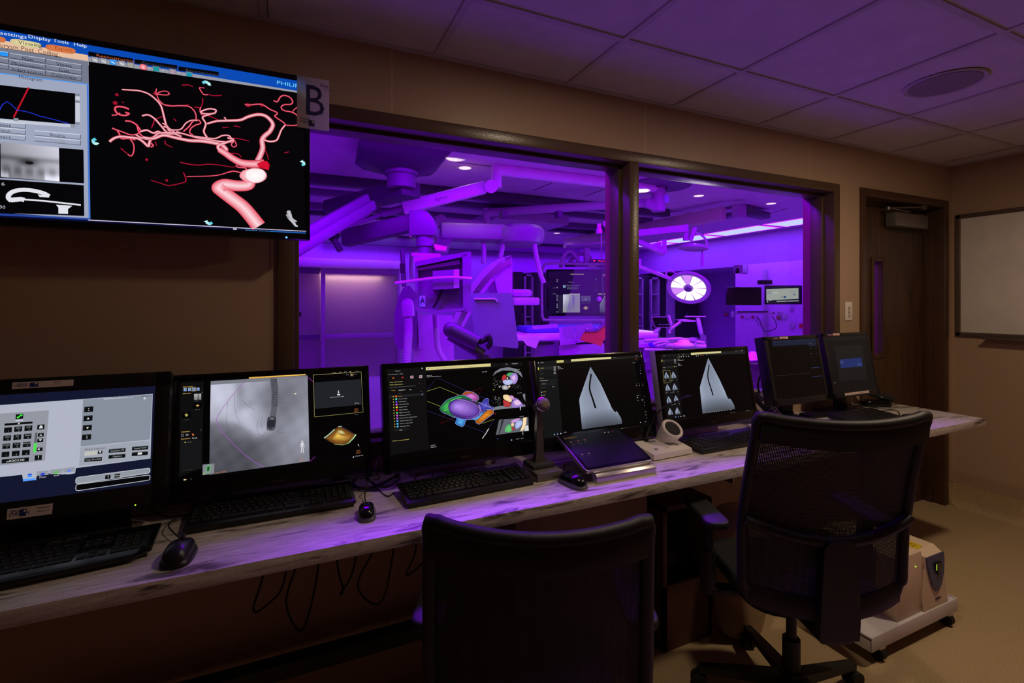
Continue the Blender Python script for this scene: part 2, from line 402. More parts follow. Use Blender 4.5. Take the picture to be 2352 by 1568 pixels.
    def grid(s, x0, y0, x1, y1, nx, ny, fn, quad=None):
        s.up(); k = len(s.V)
        for j in range(ny+1):
            for i in range(nx+1):
                a, b = i/nx, j/ny
                if quad:
                    q = [Vector(t) for t in quad]; pt = (q[0]*(1-a)+q[1]*a)*(1-b) + (q[3]*(1-a)+q[2]*a)*b; X, Y = s.loc(*pt)
                else: X, Y = s.loc(x0+(x1-x0)*a, y0+(y1-y0)*b)
                s.V.append((X, Y, s.z)); s.K.append(rgb(*fn(a, b)))
        for j in range(ny):
            for i in range(nx): q = k+j*(nx+1)+i; s.P.append((q, q+nx+1, q+nx+2, q+1))
        return s
    def build(s, name, parent, x, bg=(1, 1, 2), label=None):
        me = bpy.data.meshes.new(name); w, h = s.w/2, s.h/2
        V = [(-w, h, -1.2e-5), (-w, -h, -1.2e-5), (w, -h, -1.2e-5), (w, h, -1.2e-5)] + s.V; P = [(0, 1, 2, 3)] + [tuple(i+4 for i in p) for p in s.P]
        K = [rgb(*bg)]*4 + s.K
        me.from_pydata([tuple(x @ Vector(v)) for v in V], [], P)
        at = me.color_attributes.new('Col', 'FLOAT_COLOR', 'POINT'); at.data.foreach_set('color', [c for k in K for c in (*k, 1)])
        me.materials.append(SCREEN); return link(name, me, parent, label)
# ---------------------------------------------------------------- palette
tan_wall = mat_wall('tan_wall_panel', rgb(176, 147, 119))
tan_wall_y = mat_wall('tan_wall_panel_side', rgb(176, 147, 119), axis=1, ox=.58)
lino = mat_floor('speckled_floor', rgb(190, 164, 124))
lino_b = mat_floor('pale_floor', rgb(200, 192, 200), contrast=.12)
tile = mat('ceiling_tile', rgb(205, 200, 196), .9, bump=.25, bscale=500)
tbar = mat('ceiling_grid_metal', rgb(188, 182, 176), .55)
bronze = mat('bronze_painted_steel', rgb(86, 66, 46), .3, spec=.6, bump=.35, bscale=260, stretch=(.25, 1, 1))
stone = mat_stone('desk_laminate')
doorwood = mat_wood('dark_door_wood', rgb(58, 38, 24), rgb(84, 56, 36))
black = mat('black_plastic', rgb(24, 24, 26), .36)
matte = mat('matte_black_plastic', rgb(17, 17, 19), .6)
glossb = mat('gloss_black_plastic', rgb(12, 12, 14), .18)
dgrey = mat('dark_grey_plastic', rgb(58, 58, 62), .5)
grey = mat('grey_plastic', rgb(130, 130, 134), .45)
silver = mat('brushed_aluminium', rgb(190, 186, 182), .3, metal=.85)
steel = mat('steel', rgb(200, 200, 205), .25, metal=1)
white = mat('white_plastic', rgb(225, 218, 210), .4)
offw = mat('off_white_enamel', rgb(212, 206, 208), .35)
cream = mat('cream_metal', rgb(214, 196, 168), .5)
rubber = mat('black_rubber', rgb(20, 20, 20), .75)
paper = mat('label_paper', rgb(222, 206, 196), .6)
ink = mat('dark_ink', rgb(30, 32, 60), .6)
blueink = mat('blue_ink', rgb(30, 50, 130), .6)
redink = mat('red_ink', rgb(170, 40, 30), .6)
glass = mat_glass('clear_glass', gloss=.12)
led_g = mat('green_led', (.1, .3, .02), emit=rgb(180, 230, 60), estr=1.2)
led_b = mat('blue_led', (.1, .2, .5), emit=rgb(90, 170, 255), estr=2)

Z1 = 2.427         # control-room ceiling
ZB = 2.77          # procedure-room ceiling
XR = 4.35
# ---------------------------------------------------------------- control room shell
m = M(); T_ = .2
m.box(-2.6, -.046, 0, T_, 0, ZB)                 # left of the window
m.box(-.046, 3.057, 0, T_, 0, .87)               # under it
m.box(-.046, 3.057, 0, T_, 2.17, ZB)             # above it
m.box(3.057, 3.27, 0, T_, 0, ZB)
m.box(3.27, 4.29, 0, T_, 2.175, ZB)
m.box(4.29, XR+.12, 0, T_, 0, ZB)
m.box(XR+.12, 9.2, 0, T_, 0, ZB)
struct(m.build('wall_window', tan_wall, angle=20))
struct(M().box(XR, XR+.12, -4.4, 0, 0, Z1+.3).build('wall_right', tan_wall_y))
struct(M().box(-2.7, -2.6, -4.4, 0, 0, Z1+.3).build('wall_left', tan_wall_y))
struct(M().box(-2.7, XR+.12, -4.5, -4.4, 0, Z1+.3).build('wall_back', tan_wall))
struct(M().box(-2.7, XR+.12, -4.5, .2, -.08, 0).build('floor', lino))
# ceiling: tiles plus the T-bar grid
m = M(); m.box(-2.7, XR, -4.4, 0, Z1+.004, Z1+.03)
cl = struct(m.build('ceiling', tile))
m = M(); gx = [.523+.6085*k for k in range(-5, 7)]; gy = [-.414-.6096*k for k in range(0, 7)]
for x in gx: m.box(x-.012, x+.012, -4.4, 0, Z1-.002, Z1+.004)
for y in gy: m.box(-2.6, XR, y-.012, y+.012, Z1-.0021, Z1+.0039)
m.box(-2.6, XR, -.02, 0, Z1-.003, Z1+.004, mi=0); m.box(XR-.02, XR, -4.4, 0, Z1-.003, Z1+.004)
struct(m.build('ceiling_grid', tbar, cl, kind='structure'))
m = M()
for x in gx: m.box(x+.012, x+.0145, -4.4, 0, Z1+.002, Z1+.0044)
for y in gy: m.box(-2.6, XR, y+.012, y+.0145, Z1+.002, Z1+.0043)
struct(m.build('tile_reveal', matte, cl, kind='structure'))
# round ceiling speaker
t = thing('ceiling_speaker', 'round white perforated speaker grille set in the ceiling tiles', 'speaker', (2.66, -.71, Z1))
M().lathe([(.128, -.002), (.142, -.006), (.146, -.003), (.148, .0)], n=48).build('rim', tbar, t)
M().lathe([(0, -.006), (.06, -.0055), (.128, -.004)], n=48).build('grille', mat('speaker_mesh', rgb(150, 142, 140), .8, bump=.8, bscale=900), t)

# coved base of the right wall, cove along the short return at the door
prof = [(0, .15), (-.012, .15), (-.014, .05), (-.03, .014), (-.06, .0), (0, 0)]
m = M(); m.loft([[(XR+p[0], y, p[1]) for p in prof] for y in (-4.4, 0)])
struct(m.build('baseboard_right', lino, angle=50))
m = M(); m.loft([[(x, p[0], p[1]) for p in prof] for x in (4.29, XR)])
struct(m.build('baseboard_window', lino, angle=50))

# ---------------------------------------------------------------- observation window (steel frame, two panes)
def jamb(m, x0, x1, z0, z1):          # return of an opening, with a stop
    pass
m = M(); zi0, zi1 = .925, 2.12; xa, xb, xc, xd = .010, 1.470, 1.525, 3.003
fy = -.012
m.box(-.046, xa, fy, .19, .87, 2.172, .003); m.box(xd, 3.057, fy, .19, .87, 2.172, .003)      # outer jambs
m.box(xa, xd, fy, .19, zi1, 2.172, .003); m.box(xa, xd, fy, .19, .87, zi0, .003)              # head, sill
m.box(xb, xc, fy, .19, zi0, zi1, .003)                                                         # mullion
for x0, x1 in ((xa, xb), (xc, xd)):   # glazing stops in front of the pane
    m.box(x0, x0+.016, .055, .13, zi0, zi1, .002); m.box(x1-.016, x1, .055, .13, zi0, zi1, .002)
    m.box(x0, x1, .055, .13, zi1-.016, zi1, .002); m.box(x0, x1, .055, .13, zi0, zi0+.016, .002)
wf = m.build('window_1', bronze, angle=30); struct(wf)
for x0, x1 in ((xa, xb), (xc, xd)):
    struct(M().box(x0+.002, x1-.002, .133, .139, zi0+.002, zi1-.002).build('window_pane', glass, wf, kind='structure'))

# ---------------------------------------------------------------- door with frame, lite, closer
m = M()
for x0, x1 in ((3.27, 3.322), (4.236, 4.29)): m.box(x0, x1, -.012, .19, 0, 2.175, .003)
m.box(3.322, 4.236, -.012, .19, 2.123, 2.175, .003)
m.box(3.322, 3.336, .09, .107, 0, 2.123, .001); m.box(4.2215, 4.236, .06, .107, 0, 2.123, .001); m.box(3.322, 4.236, .09, .107, 2.11, 2.123, .001)
struct(m.build('door_frame', mat('door_frame_paint', rgb(74, 50, 34), .35, spec=.5), kind='structure', angle=30))
dr = thing('door_1', None, None, (3.79, .107, 0), kind='structure')
L0, L1 = PY(2006, 600, .107), PY(2025, 812, .107)
lx0, lx1, lz0, lz1 = L0.x-3.79, L1.x-3.79, L1.z, L0.z
m = M(); m.box(-.458, lx0, 0, .045, .012, 2.115, .001); m.box(lx1, .440, 0, .045, .012, 2.115, .001)
m.box(lx0, lx1, 0, .045, .012, lz0, .001); m.box(lx0, lx1, 0, .045, lz1, 2.115, .001)
m.build('door_leaf', doorwood, dr, angle=20, kind='structure')
m = M()
for a in ((lx0-.03, lx0, lz0-.03, lz1+.03), (lx1, lx1+.03, lz0-.03, lz1+.03), (lx0, lx1, lz1, lz1+.03), (lx0, lx1, lz0-.03, lz0)):
    m.box(a[0], a[1], -.010, .0, a[2], a[3], .003)
m.build('lite_frame', doorwood, dr, kind='structure')
M().box(lx0, lx1, .018, .024, lz0, lz1).build('lite_glass', glass, dr, kind='structure')
t = thing('door_closer', 'grey overhead door closer with a two-piece arm on the dark door', 'door closer', (3.62, .10, 2.0))
m = M(); a, b = PY(2036, 489, .09), PY(2110, 529, .09)
m.box(a.x, b.x, .03, .098, b.z, a.z, .006); m.build('closer_body', mat('closer_paint', rgb(120, 112, 104), .35, metal=.4), t, world=True)
m = M(); p = PY(2040, 478, .05); q = PY(2122, 476, .0); k = PY(2088, 487, .03)
m.cyl(p + Vector((0, 0, -.012)), p + Vector((0, 0, .008)), .016); m.beam(p, q, .022, .008, .002); m.beam(k, p, .02, .008, .002)
m.box(q.x-.02, q.x+.03, -.004, .03, q.z-.014, q.z+.014, .004); m.build('closer_arm', mat('closer_arm_metal', rgb(120, 110, 100), .35, metal=.6), t, world=True)

# switch plate between window and door
t = thing('switch_plate', 'white three-button control plate on the tan wall beside the window', 'switch', (3.155, 0, 1.394))
M().box(-.035, .035, -.006, 0, -.058, .058, .003).build('plate', white, t)
for z in (.024, 0, -.024): M().cyl((0, -.006, z), (0, -.011, z), .009, n=16).build('button', mat('button_grey', rgb(196, 180, 168), .4), t)
for z in (-.013, .011): M().box(-.008, .008, -.0065, -.006, z-.0015, z+.0015).build('button_legend', mat('orange_ink', rgb(190, 90, 40), .6), t)

# whiteboard on the right wall
t = thing('whiteboard', 'large blank whiteboard in a grey frame on the right wall', 'whiteboard', (XR, -.64, 1.64))
w2, h2 = .61, .432
M().box(-.012, -.004, -w2+.02, w2-.02, -h2+.02, h2-.02, .001).build('board', mat('whiteboard_enamel', rgb(238, 228, 212), .25), t)
m = M()
for a in ((-w2, w2, h2-.03, h2), (-w2, w2, -h2, -h2+.03), (-w2, -w2+.03, -h2, h2), (w2-.03, w2, -h2, h2)): m.box(-.02, 0, a[0], a[1], a[2], a[3], .004)
m.build('frame', mat('whiteboard_frame_metal', rgb(118, 102, 92), .35, metal=.5), t)
m = M(); m.box(-.075, 0, -w2+.2, w2-.17, -h2-.012, -h2-.004, .002); m.box(-.078, -.07, -w2+.2, w2-.17, -h2-.012, -h2+.004, .002)
m.build('pen_tray', mat('whiteboard_frame_metal', rgb(118, 102, 92), .35, metal=.5), t)

# ---------------------------------------------------------------- procedure room shell
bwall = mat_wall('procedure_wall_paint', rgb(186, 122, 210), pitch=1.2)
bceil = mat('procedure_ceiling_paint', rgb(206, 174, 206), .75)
XB, YB = 8.13, 8.1
struct(M().box(-3.2, XB+2.2, YB, YB+.12, 0, ZB).build('wall_procedure_back', bwall))
struct(M().box(-3.32, -3.2, .2, YB, 0, ZB).build('wall_procedure_left', bwall))
YC = 4.9                                     # corner where the right wall steps back behind a soffit
m = M(); m.box(XB, XB+.12, .2, PX(1690, 600, XB).y, 0, ZB)
yc = PX(1690, 600, XB).y
m.box(XB, XB+1.6, yc, YB, PX(1689, 612, XB).z, ZB)          # soffit over the alcove
m.box(XB+1.6, XB+1.7, yc, YB, 0, PX(1689, 612, XB).z)
m.box(XB+.12, XB+1.6, yc-.12, yc, 0, ZB)
struct(m.build('wall_procedure_right', bwall))
zw = PX(1859, 596, XB).z
struct(M().box(XB-.012, XB, .2, yc, 0, zw, .003).build('trim_wall_panel', mat('wall_protection_panel', rgb(214, 140, 222), .4)))
struct(M().box(-3.2, XB+2.2, .2, YB, -.08, 0).build('floor_procedure', lino_b))
struct(M().box(-3.3, XB+.12, .2, YB+.1, ZB, ZB+.08).build('ceiling_procedure', bceil))
# ceiling panel joints as thin dark strips
m = M(); jm = mat('dark_joint', rgb(60, 50, 60), .8)
for a, b in (((1050, 372), (1470, 427)), ((1530, 482), (1700, 500)), ((1640, 488), (1690, 468)), ((1750, 496), (1808, 478)), ((1225, 437), (1268, 420)), ((1345, 450), (1388, 434))):
    p, q = PZ(*a, ZB-.001), PZ(*b, ZB-.001); m.beam(p, q, .012, .003)
struct(m.build('ceiling_joints', jm, kind='structure'))
# low wall base in the foreground of the procedure room under the window is hidden by the desk
# perimeter troffers: luminous white faces
lumi = mat('luminous_diffuser', rgb(230, 240, 255), .5, emit=rgb(200, 236, 255), estr=.8)
fringe = mat('painted_glow_fringe', rgb(200, 60, 255), .5, emit=rgb(236, 60, 255), estr=.9)  # magenta halo of the overexposed panels, put on as a glowing rim
def troffer(x0, x1, y0, y1, label, lm=None):
    t = thing('troffer_light', label, 'ceiling light', ((x0+x1)/2, (y0+y1)/2, ZB))
    w_, d_ = (x1-x0)/2, (y1-y0)/2
    m = M()
    for a in ((-w_-.03, w_+.03, -d_-.03, -d_), (-w_-.03, w_+.03, d_, d_+.03), (-w_-.03, -w_, -d_, d_), (w_, w_+.03, -d_, d_)): m.box(a[0], a[1], a[2], a[3], -.008, 0)
    m.build('glow_fringe', fringe, t)
    M().box(-w_, w_, -d_, d_, -.006, 0).build('diffuser', lm or lumi, t)
ys = [(PZ(1992, 497, ZB).y, PZ(1740, 524, ZB).y), (PZ(1728, 531, ZB).y, PZ(1622, 548, ZB).y), (PZ(1618, 553, ZB).y, 7.0)]
for i, (y0, y1) in enumerate(((4.0, 5.15), (2.7, 3.85), (5.3, 6.45), (6.6, 7.4))):
    troffer(7.33, 7.86, y0, y1, ['bright ceiling light panel nearest the wall camera, by the right edge of the window', 'bright ceiling light panel hidden past the right window jamb', 'bright ceiling light panel in the middle of the row above the alcove', 'bright ceiling light panel partly behind the white boom arm tip'][i])
for i, (x0, x1) in enumerate(((2.2, 3.4), (3.55, 4.1), (.4, 1.9))):
    troffer(x0, x1, 7.42, 7.82, ['bright ceiling strip left of the white gantry column at the far wall', 'short bright ceiling strip right of the white gantry column at the far wall', 'bright ceiling strip behind the dark boom arm at the far wall'][i])
# recessed downlights
dlm = mat('downlight_lens', rgb(255, 235, 215), .4, emit=rgb(255, 236, 216), estr=.95)
for i, (u, v, lb) in enumerate(((1068, 385, 'round recessed downlight near the dark boom housing'), (1324, 416, 'round recessed downlight under the glowing horizontal arm'),
        (1605, 449, 'round recessed downlight right of the blue-lit boom column'), (1771, 467, 'round recessed downlight nearest the right wall of the procedure room'), (1279, 535, 'round recessed downlight glowing beyond the gantry bowl'))):
    p = PZ(u, v, ZB); t = thing('recessed_downlight', lb, 'downlight', p)
    M().lathe([(.060, -.003), (.078, -.006), (.082, -.001)], n=32).build('trim_ring', offw, t)
    M().lathe([(0, -.004), (.060, -.004)], n=32).build('lens', dlm, t)
    area('downlight_glow', (p.x, p.y, ZB-.02), .12, 3.5 if i == 2 else .9, (1, .78, .6), spread=R(120))
# ---------------------------------------------------------------- project a world point to photo pixels (used to lay screen content out)
def pix(p):
    d = Vector(p) - CAM; dep = d.x*sn + d.y*cs; r = d.x*cs - d.y*sn
    return (1176 + F*r/dep, 693 - F*d.z/dep)
def screen(fr, w, h, crop):
    """S whose drawing coordinates are pixels of a zoomed photo crop"""
    cr = [pix(fr @ Vector(p)) for p in ((-w/2, h/2, 0), (w/2, h/2, 0), (w/2, -h/2, 0), (-w/2, -h/2, 0))]
    s = S(w, h, cr, (0, 0, 1)); s.c = crop; return s

GREYT = (150, 150, 155)
def vessel(s, k, pts, w, tone=1.0, sm=6):
    c = {1: ((190, 20, 55), (255, 205, 215)), 2: ((170, 14, 45), (250, 110, 135)), 3: ((90, 6, 24), (190, 25, 60)), 4: ((225, 70, 95), (255, 232, 238))}[tone]
    k *= .82; ws = tuple(x*k for x in w) if isinstance(w, tuple) else w*k
    s.line(pts, ws, c[0], None, sm, c[1])

def draw_tv(s):
    s.c = (200, 100, 3.4086); k = .00052
    full = lambda q: ((q[0]/3.266 + 0 - 200)*3.4086, (q[1]/3.266 + 60 - 100)*3.4086)   # region-1 crop -> this crop
    # blue title bar, grey tool bar
    s.n = True; s.rect(0, 0, 1, .066, (8, 74, 180)); s.rect(.31, .066, 1, .115, (150, 152, 165)); s.rect(0, .955, 1, 1, (8, 12, 50)); s.n = False
    for a, b, tx, cc in (((10, 62), (360, 118), 'Reconstruction 1', (190, 90, 60)), ((372, 122), (705, 170), 'Reconstruction 2', (60, 66, 90)), ((716, 178), (1030, 222), 'Reconstruction 3', (60, 66, 90))):
        s.poly([a, (b[0], b[1]), (b[0], b[1]+32), (a[0], a[1]+34)], (6, 5, 8)); s.text(tx, a[0]+(60 if tx[-1] == '1' else 55), a[1]+(38 if tx[-1] == '1' else 36), .0075, cc, wd=.105)
    for i, (x, y, c) in enumerate(((62, 128, (165, 165, 175)), (130, 138, (165, 165, 175)), (203, 147, (40, 150, 245)), (272, 158, (165, 165, 175)), (340, 170, (160, 158, 150)), (440, 185, (230, 120, 130)), (490, 193, (170, 170, 180)), (541, 200, (20, 150, 160)), (592, 210, (170, 170, 180)), (670, 222, (170, 150, 170)), (718, 230, (170, 170, 180)), (800, 243, (30, 150, 175)))):
        s.disc(x, y, .0118 if i not in (6, 8, 10) else .006, (120, 122, 135), n=4); s.disc(x, y, .0095 if i not in (6, 8, 10) else .005, c, n=4)
        if i == 5: s.disc(x, y, .009, (255, 200, 205), (225, 60, 85))
        if i < 4: s.line([(x-14, y-6), (x+16, y+10)], .0022, (235, 235, 240))
    s.text('PHILIPS', 1482, 318, .0125, (110, 205, 250), wd=.078)
    # main dark view
    s.poly([(14, 142), (1690, 392), (1715, 1468), (30, 1378)], (3, 3, 5))
    # left control panel
    f = full; P = lambda *q: [f(p) for p in q]
    s.poly(P((-420, 52), (0, 104), (660, 218), (662, 262), (0, 160), (-420, 90)), (232, 190, 158))
    s.poly(P((-420, 92), (0, 162), (664, 268), (666, 436), (0, 352), (-420, 290)), (116, 122, 140))
    s.poly(P((-420, 290), (0, 352), (666, 436), (676, 1448), (0, 1396), (-420, 1370)), (158, 166, 190))
    s.line(P((658, 438), (672, 1446)), .004, (70, 120, 210)); s.line(P((-420, 291), (0, 353), (664, 437)), .003, (80, 150, 235)); s.line(P((-420, 1388), (0, 1412), (672, 1447)), .005, (40, 70, 160))
    for c0, c1, cc, tx, tc in (((76, 90), (312, 158), (238, 226, 170), 'Viewing', (60, 60, 40)), ((342, 132), (568, 198), (236, 130, 76), 'Export', (130, 60, 30)), ((-200, 40), (44, 118), (236, 130, 76), '', (0, 0, 0))):
        x0, y0 = c0; x1, y1 = c1; sl = .17*(x1-x0)
        cx, cy = (x0+x1)/2, (y0+y1)/2+8
        q = []
        for a in range(24):
            t = 2*math.pi*a/24; dx = math.copysign(abs(math.cos(t))**.5, math.cos(t))*(x1-x0)/2; dy = math.copysign(abs(math.sin(t))**.7, math.sin(t))*24
            q.append(f((cx+dx, cy+dy+.16*dx)))
        s.blob(q, cc, tuple(int(x*.86) for x in cc), smooth=0)
        if tx: s.text(tx, *f((cx-(58 if tx == 'Viewing' else 45), cy)), .0095, tc, wd=.05 if tx == 'Viewing' else .038)
    for tx, x, y, w_ in (('settings', 0, 62, .055), ('Display', 210, 88, .048), ('Tools', 398, 118, .034), ('Help', 552, 146, .03)): s.text(tx, *f((x, y)), .0095, (225, 235, 250), wd=w_)
    s.text('Aneurysm Post_Coiling', *f((-95, 142)), .0125, (90, 70, 60), wd=.145)
    for tx, x0, y0, x1, y1 in (('New', 76, 204, 342, 244), ('Views', 350, 250, 612, 288), ('Measurement', 72, 250, 342, 296), ('Cut', 350, 290, 612, 330), ('Subtraction', 72, 296, 342, 342), ('CalciView', 350, 336, 612, 374), ('', -200, 158, 64, 196), ('', -200, 206, 64, 242), ('', -200, 252, 64, 286)):
        q = P((x0, y0), (x1, y0+.155*(x1-x0)), (x1, y0+.155*(x1-x0)+34), (x0, y0+34)); s.poly(q, (122, 128, 146) if not (x0 == -200 and y0 == 158) else (40, 150, 245))
        s.line(q[:2], .0016, (190, 196, 210)); s.line([q[1], q[2]], .0016, (70, 76, 92)); s.line([q[2], q[3]], .0016, (60, 66, 82))
        if tx: s.text(tx, *f(((x0+x1)/2, (y0+y1)/2 + .155*(x1-x0)/2 + 12)), .0082, (26, 30, 50), 'c', wd=.0085*len(tx)*.62+.008)
    s.text('Histogram', *f((142, 392)), .0095, (40, 44, 66), wd=.05)
    s.poly(P((-420, 395), (565, 506), (565, 738), (-420, 660)), (3, 3, 5)); s.poly(P((566, 508), (600, 512), (602, 742), (568, 738)), (200, 204, 216))
    for y in (519, 568, 732): s.poly(P((566, y-12), (600, y-9), (600, y+9), (566, y+7)), (130, 136, 152))
    s.line(P((218, 460), (104, 686)), .0035, (190, 20, 40)); s.line(P((-60, 660), (0, 628), (20, 590), (55, 566), (90, 592), (130, 632), (190, 640), (240, 654), (300, 676), (360, 690), (430, 708), (520, 732)), .0022, (30, 50, 200))
    s.poly(P((-420, 662), (566, 742), (566, 762), (-420, 690)), (195, 200, 214)); s.poly(P((104, 690), (140, 692), (140, 714), (104, 712)), (140, 146, 160)); s.poly(P((530, 736), (566, 740), (566, 762), (530, 760)), (140, 146, 160))
    for tx, x0, y0, x1 in (('Store', 260, 784, 606), ('Recall', 260, 828, 606), ('Reset', -200, 700, 192), ('Stretch', -200, 744, 192), ('Invert', -200, 790, 192)):
        q = P((x0, y0), (x1, y0+.09*(x1-x0)), (x1, y0+.09*(x1-x0)+34), (x0, y0+34)); s.line(q[:2], .0018, (215, 220, 232)); s.line([q[1], q[2]], .0018, (100, 106, 124)); s.line([q[2], q[3]], .0018, (100, 106, 124))
        cx = (x0+x1)/2 if x0 > 0 else 22; s.text(tx, *f((cx, y0+.09*(cx-x0)+30)), .0078, (30, 32, 50) if tx != 'Recall' else (140, 146, 166), 'c', wd=.034)
    # skull x-ray and gantry diagram
    s.poly(P((-420, 850), (628, 928), (632, 1180), (-420, 1110)), (4, 4, 6))
    def sk(a, b):
        g = 150 + 60*a - 30*b
        g -= 95*math.exp(-((a-.47)**2/.03+(b-.52)**2/.01)) - 70*math.exp(-((b-.95)**2/.02))*(a > .75 or a < .12)
        g -= 50*abs(math.sin(a*16))*math.exp(-((b-.78)**2/.02)) + 45*math.exp(-((b-.42)**2/.006))
        return (int(max(10, g)),)*2 + (int(max(14, min(255, g*1.07))),)
    q = P((6, 868), (444, 912), (448, 1166), (8, 1132)); s.grid(0, 0, 0, 0, 26, 20, sk, quad=q)
    s.disc(*f((222, 1026)), .009, (12, 10, 14), (30, 28, 34), ry=.0045)
    s.poly(P((-420, 1120), (630, 1194), (634, 1424), (-420, 1385)), (4, 4, 6))
    wc = (225, 226, 235)
    s.line(P((88, 1312), (66, 1290), (72, 1262), (110, 1238), (180, 1228), (260, 1236), (330, 1254), (370, 1276)), .0105, wc, None, 5)
    s.line(P((80, 1305), (160, 1298), (185, 1305)), .012, wc); s.line(P((180, 1300), (340, 1312), (608, 1342)), .0045, wc); s.poly(P((422, 1340), (545, 1348), (512, 1372), (512, 1408), (440, 1406), (440, 1362)), wc); s.poly(P((285, 1262), (374, 1275), (368, 1286), (300, 1282)), wc)
    s.text('16', *f((-20, 1192)), .0085, (190, 192, 205), wd=.016); s.text('-30', *f((-20, 1366)), .0085, (190, 192, 205), wd=.017)
    # vessels (drawn back to front)
    t3 = [[(745, 328), (790, 325), (830, 340)], [(905, 430), (905, 470), (890, 500)], [(1055, 408), (985, 408), (940, 398)], [(1060, 660), (1110, 655)], [(520, 625), (505, 665)], [(730, 930), (800, 945), (880, 952), (960, 945), (1060, 955), (1140, 968), (1180, 955)],
          [(755, 1010), (770, 1045), (772, 1080), (720, 1098), (640, 1112), (580, 1095), (500, 1070)], [(610, 760), (620, 790), (670, 812)], [(1120, 740), (1200, 748), (1270, 765)], [(1390, 830), (1410, 870), (1420, 910)], [(1580, 848), (1545, 858)], [(520, 640), (530, 600), (590, 572)],
          [(265, 820), (305, 855), (345, 880)], [(900, 560), (960, 570), (1030, 600)], [(620, 480), (700, 490), (800, 480)], [(535, 770), (545, 800)], [(1120, 860), (1180, 865), (1210, 890)], [(840, 498), (885, 505)], [(680, 590), (700, 610)], [(1150, 645), (1200, 655)], [(225, 402), (245, 400)], [(215, 466), (230, 468)], [(275, 460), (290, 465)]]
    for p in t3: vessel(s, k, p, (9, 6), 3)
    for x, y, w_ in ((235, 402, 9), (222, 467, 12), (538, 392, 12), (1260, 484, 14), (468, 910, 8), (1368, 482, 12), (625, 1072, 8)): s.disc(x, y, w_*k, (200, 25, 60), (90, 5, 25))
    t2 = [([(545, 355), (540, 395), (565, 400), (620, 405), (645, 395), (625, 376), (580, 378), (548, 400), (562, 440), (575, 480)], 7), ([(560, 440), (600, 478), (660, 490), (730, 488), (800, 495), (840, 530), (855, 570), (850, 605)], 9), ([(880, 346), (890, 370), (915, 400), (945, 402)], 8), ([(920, 350), (880, 345)], 6),
          ([(890, 500), (885, 530), (900, 560)], 9), ([(1235, 478), (1270, 482), (1365, 478), (1430, 515), (1490, 545), (1470, 570), (1510, 600), (1545, 625), (1550, 640)], 10), ([(1460, 448), (1490, 456), (1515, 418), (1550, 408), (1590, 425), (1610, 460), (1590, 478), (1545, 480), (1520, 500), (1540, 525), (1600, 538), (1640, 560), (1660, 600), (1640, 640), (1550, 640)], 10), ([(1645, 500), (1615, 525), (1612, 538)], 7),
          ([(300, 608), (345, 612), (385, 635), (410, 665), (425, 690)], 11), ([(390, 635), (400, 670), (410, 700), (440, 730), (480, 742)], 10), ([(198, 664), (235, 680), (255, 710), (270, 745), (330, 745), (380, 755)], 10), ([(205, 668), (270, 690), (340, 715), (390, 712), (420, 690)], 9),
          ([(340, 750), (365, 790), (368, 840), (350, 880), (320, 872)], 8), ([(195, 562), (230, 560), (260, 545)], 8), ([(330, 515), (280, 498), (230, 498), (222, 525), (250, 555), (300, 565), (330, 550), (300, 540)], 12), ([(500, 780), (520, 800), (500, 812)], 10), ([(1140, 740), (1160, 770), (1170, 800), (1145, 810), (1130, 790), (1150, 770)], 8),
          ([(755, 690), (800, 650), (830, 610), (870, 600), (890, 625), (850, 640), (815, 665), (805, 700), (830, 715)], 9), ([(1170, 950), (1180, 968), (1240, 975), (1245, 1000), (1210, 1012), (1150, 1000), (1100, 1010)], 10), ([(1100, 1010), (1040, 1028), (960, 1038), (780, 1042)], 7)]
    for p, w_ in t2: vessel(s, k, p, (w_*1.1, w_), 2)
    t1 = [([(275, 362), (340, 366), (410, 372), (480, 395), (540, 440), (580, 490), (600, 560), (615, 620), (635, 670), (655, 690)], (10, 15)), ([(432, 568), (480, 560), (530, 590), (580, 645), (620, 690), (660, 708)], (12, 14)), ([(590, 625), (620, 640), (655, 672), (700, 678), (740, 668), (775, 625), (820, 602), (865, 605)], (10, 9)), ([(600, 650), (640, 665), (690, 700)], (12, 12)),
          ([(178, 770), (210, 745), (260, 730), (330, 735), (400, 745), (440, 770), (480, 805), (490, 775), (510, 740), (560, 725)], (18, 18)), ([(420, 690), (470, 680), (520, 702), (560, 690), (600, 710), (680, 708), (740, 730)], (14, 14)), ([(380, 712), (430, 740), (500, 750), (560, 705), (640, 700), (740, 705), (850, 735), (960, 755), (1060, 770), (1130, 770), (1145, 752), (1100, 740)], (12, 14)),
          ([(440, 735), (520, 745), (600, 720), (700, 740), (800, 760), (900, 765), (1000, 780), (1060, 800), (1090, 830), (1070, 840)], (18, 32)), ([(700, 690), (800, 720), (900, 735), (1000, 745), (1060, 722), (1110, 722), (1130, 745)], (10, 12)),
          ([(1010, 520), (960, 512), (900, 530), (895, 545), (940, 552), (1000, 545), (1012, 520)], (12, 12)), ([(1005, 545), (950, 560), (905, 580), (930, 630), (915, 690), (940, 735)], (12, 14)), ([(940, 630), (1010, 610), (1100, 605), (1200, 600), (1260, 575), (1330, 558), (1390, 565), (1435, 600), (1455, 640), (1430, 690), (1390, 725), (1370, 760), (1375, 820), (1355, 880), (1335, 920)], (14, 42)), ([(1075, 578), (1095, 605)], (12, 8)),
          ([(1385, 755), (1430, 768), (1480, 760), (1500, 730), (1520, 680), (1550, 640)], (16, 12)), ([(1145, 755), (1080, 780), (1030, 800), (1035, 830), (1090, 870), (1150, 910)], (14, 34))]
    for p, w_ in t1: vessel(s, k, p, w_, 1)
    s.line([(1035, 830), (1085, 862), (1140, 900), (1210, 935), (1300, 945), (1390, 940)], (34*k, 50*k), (210, 40, 70), None, 6, (255, 190, 200))
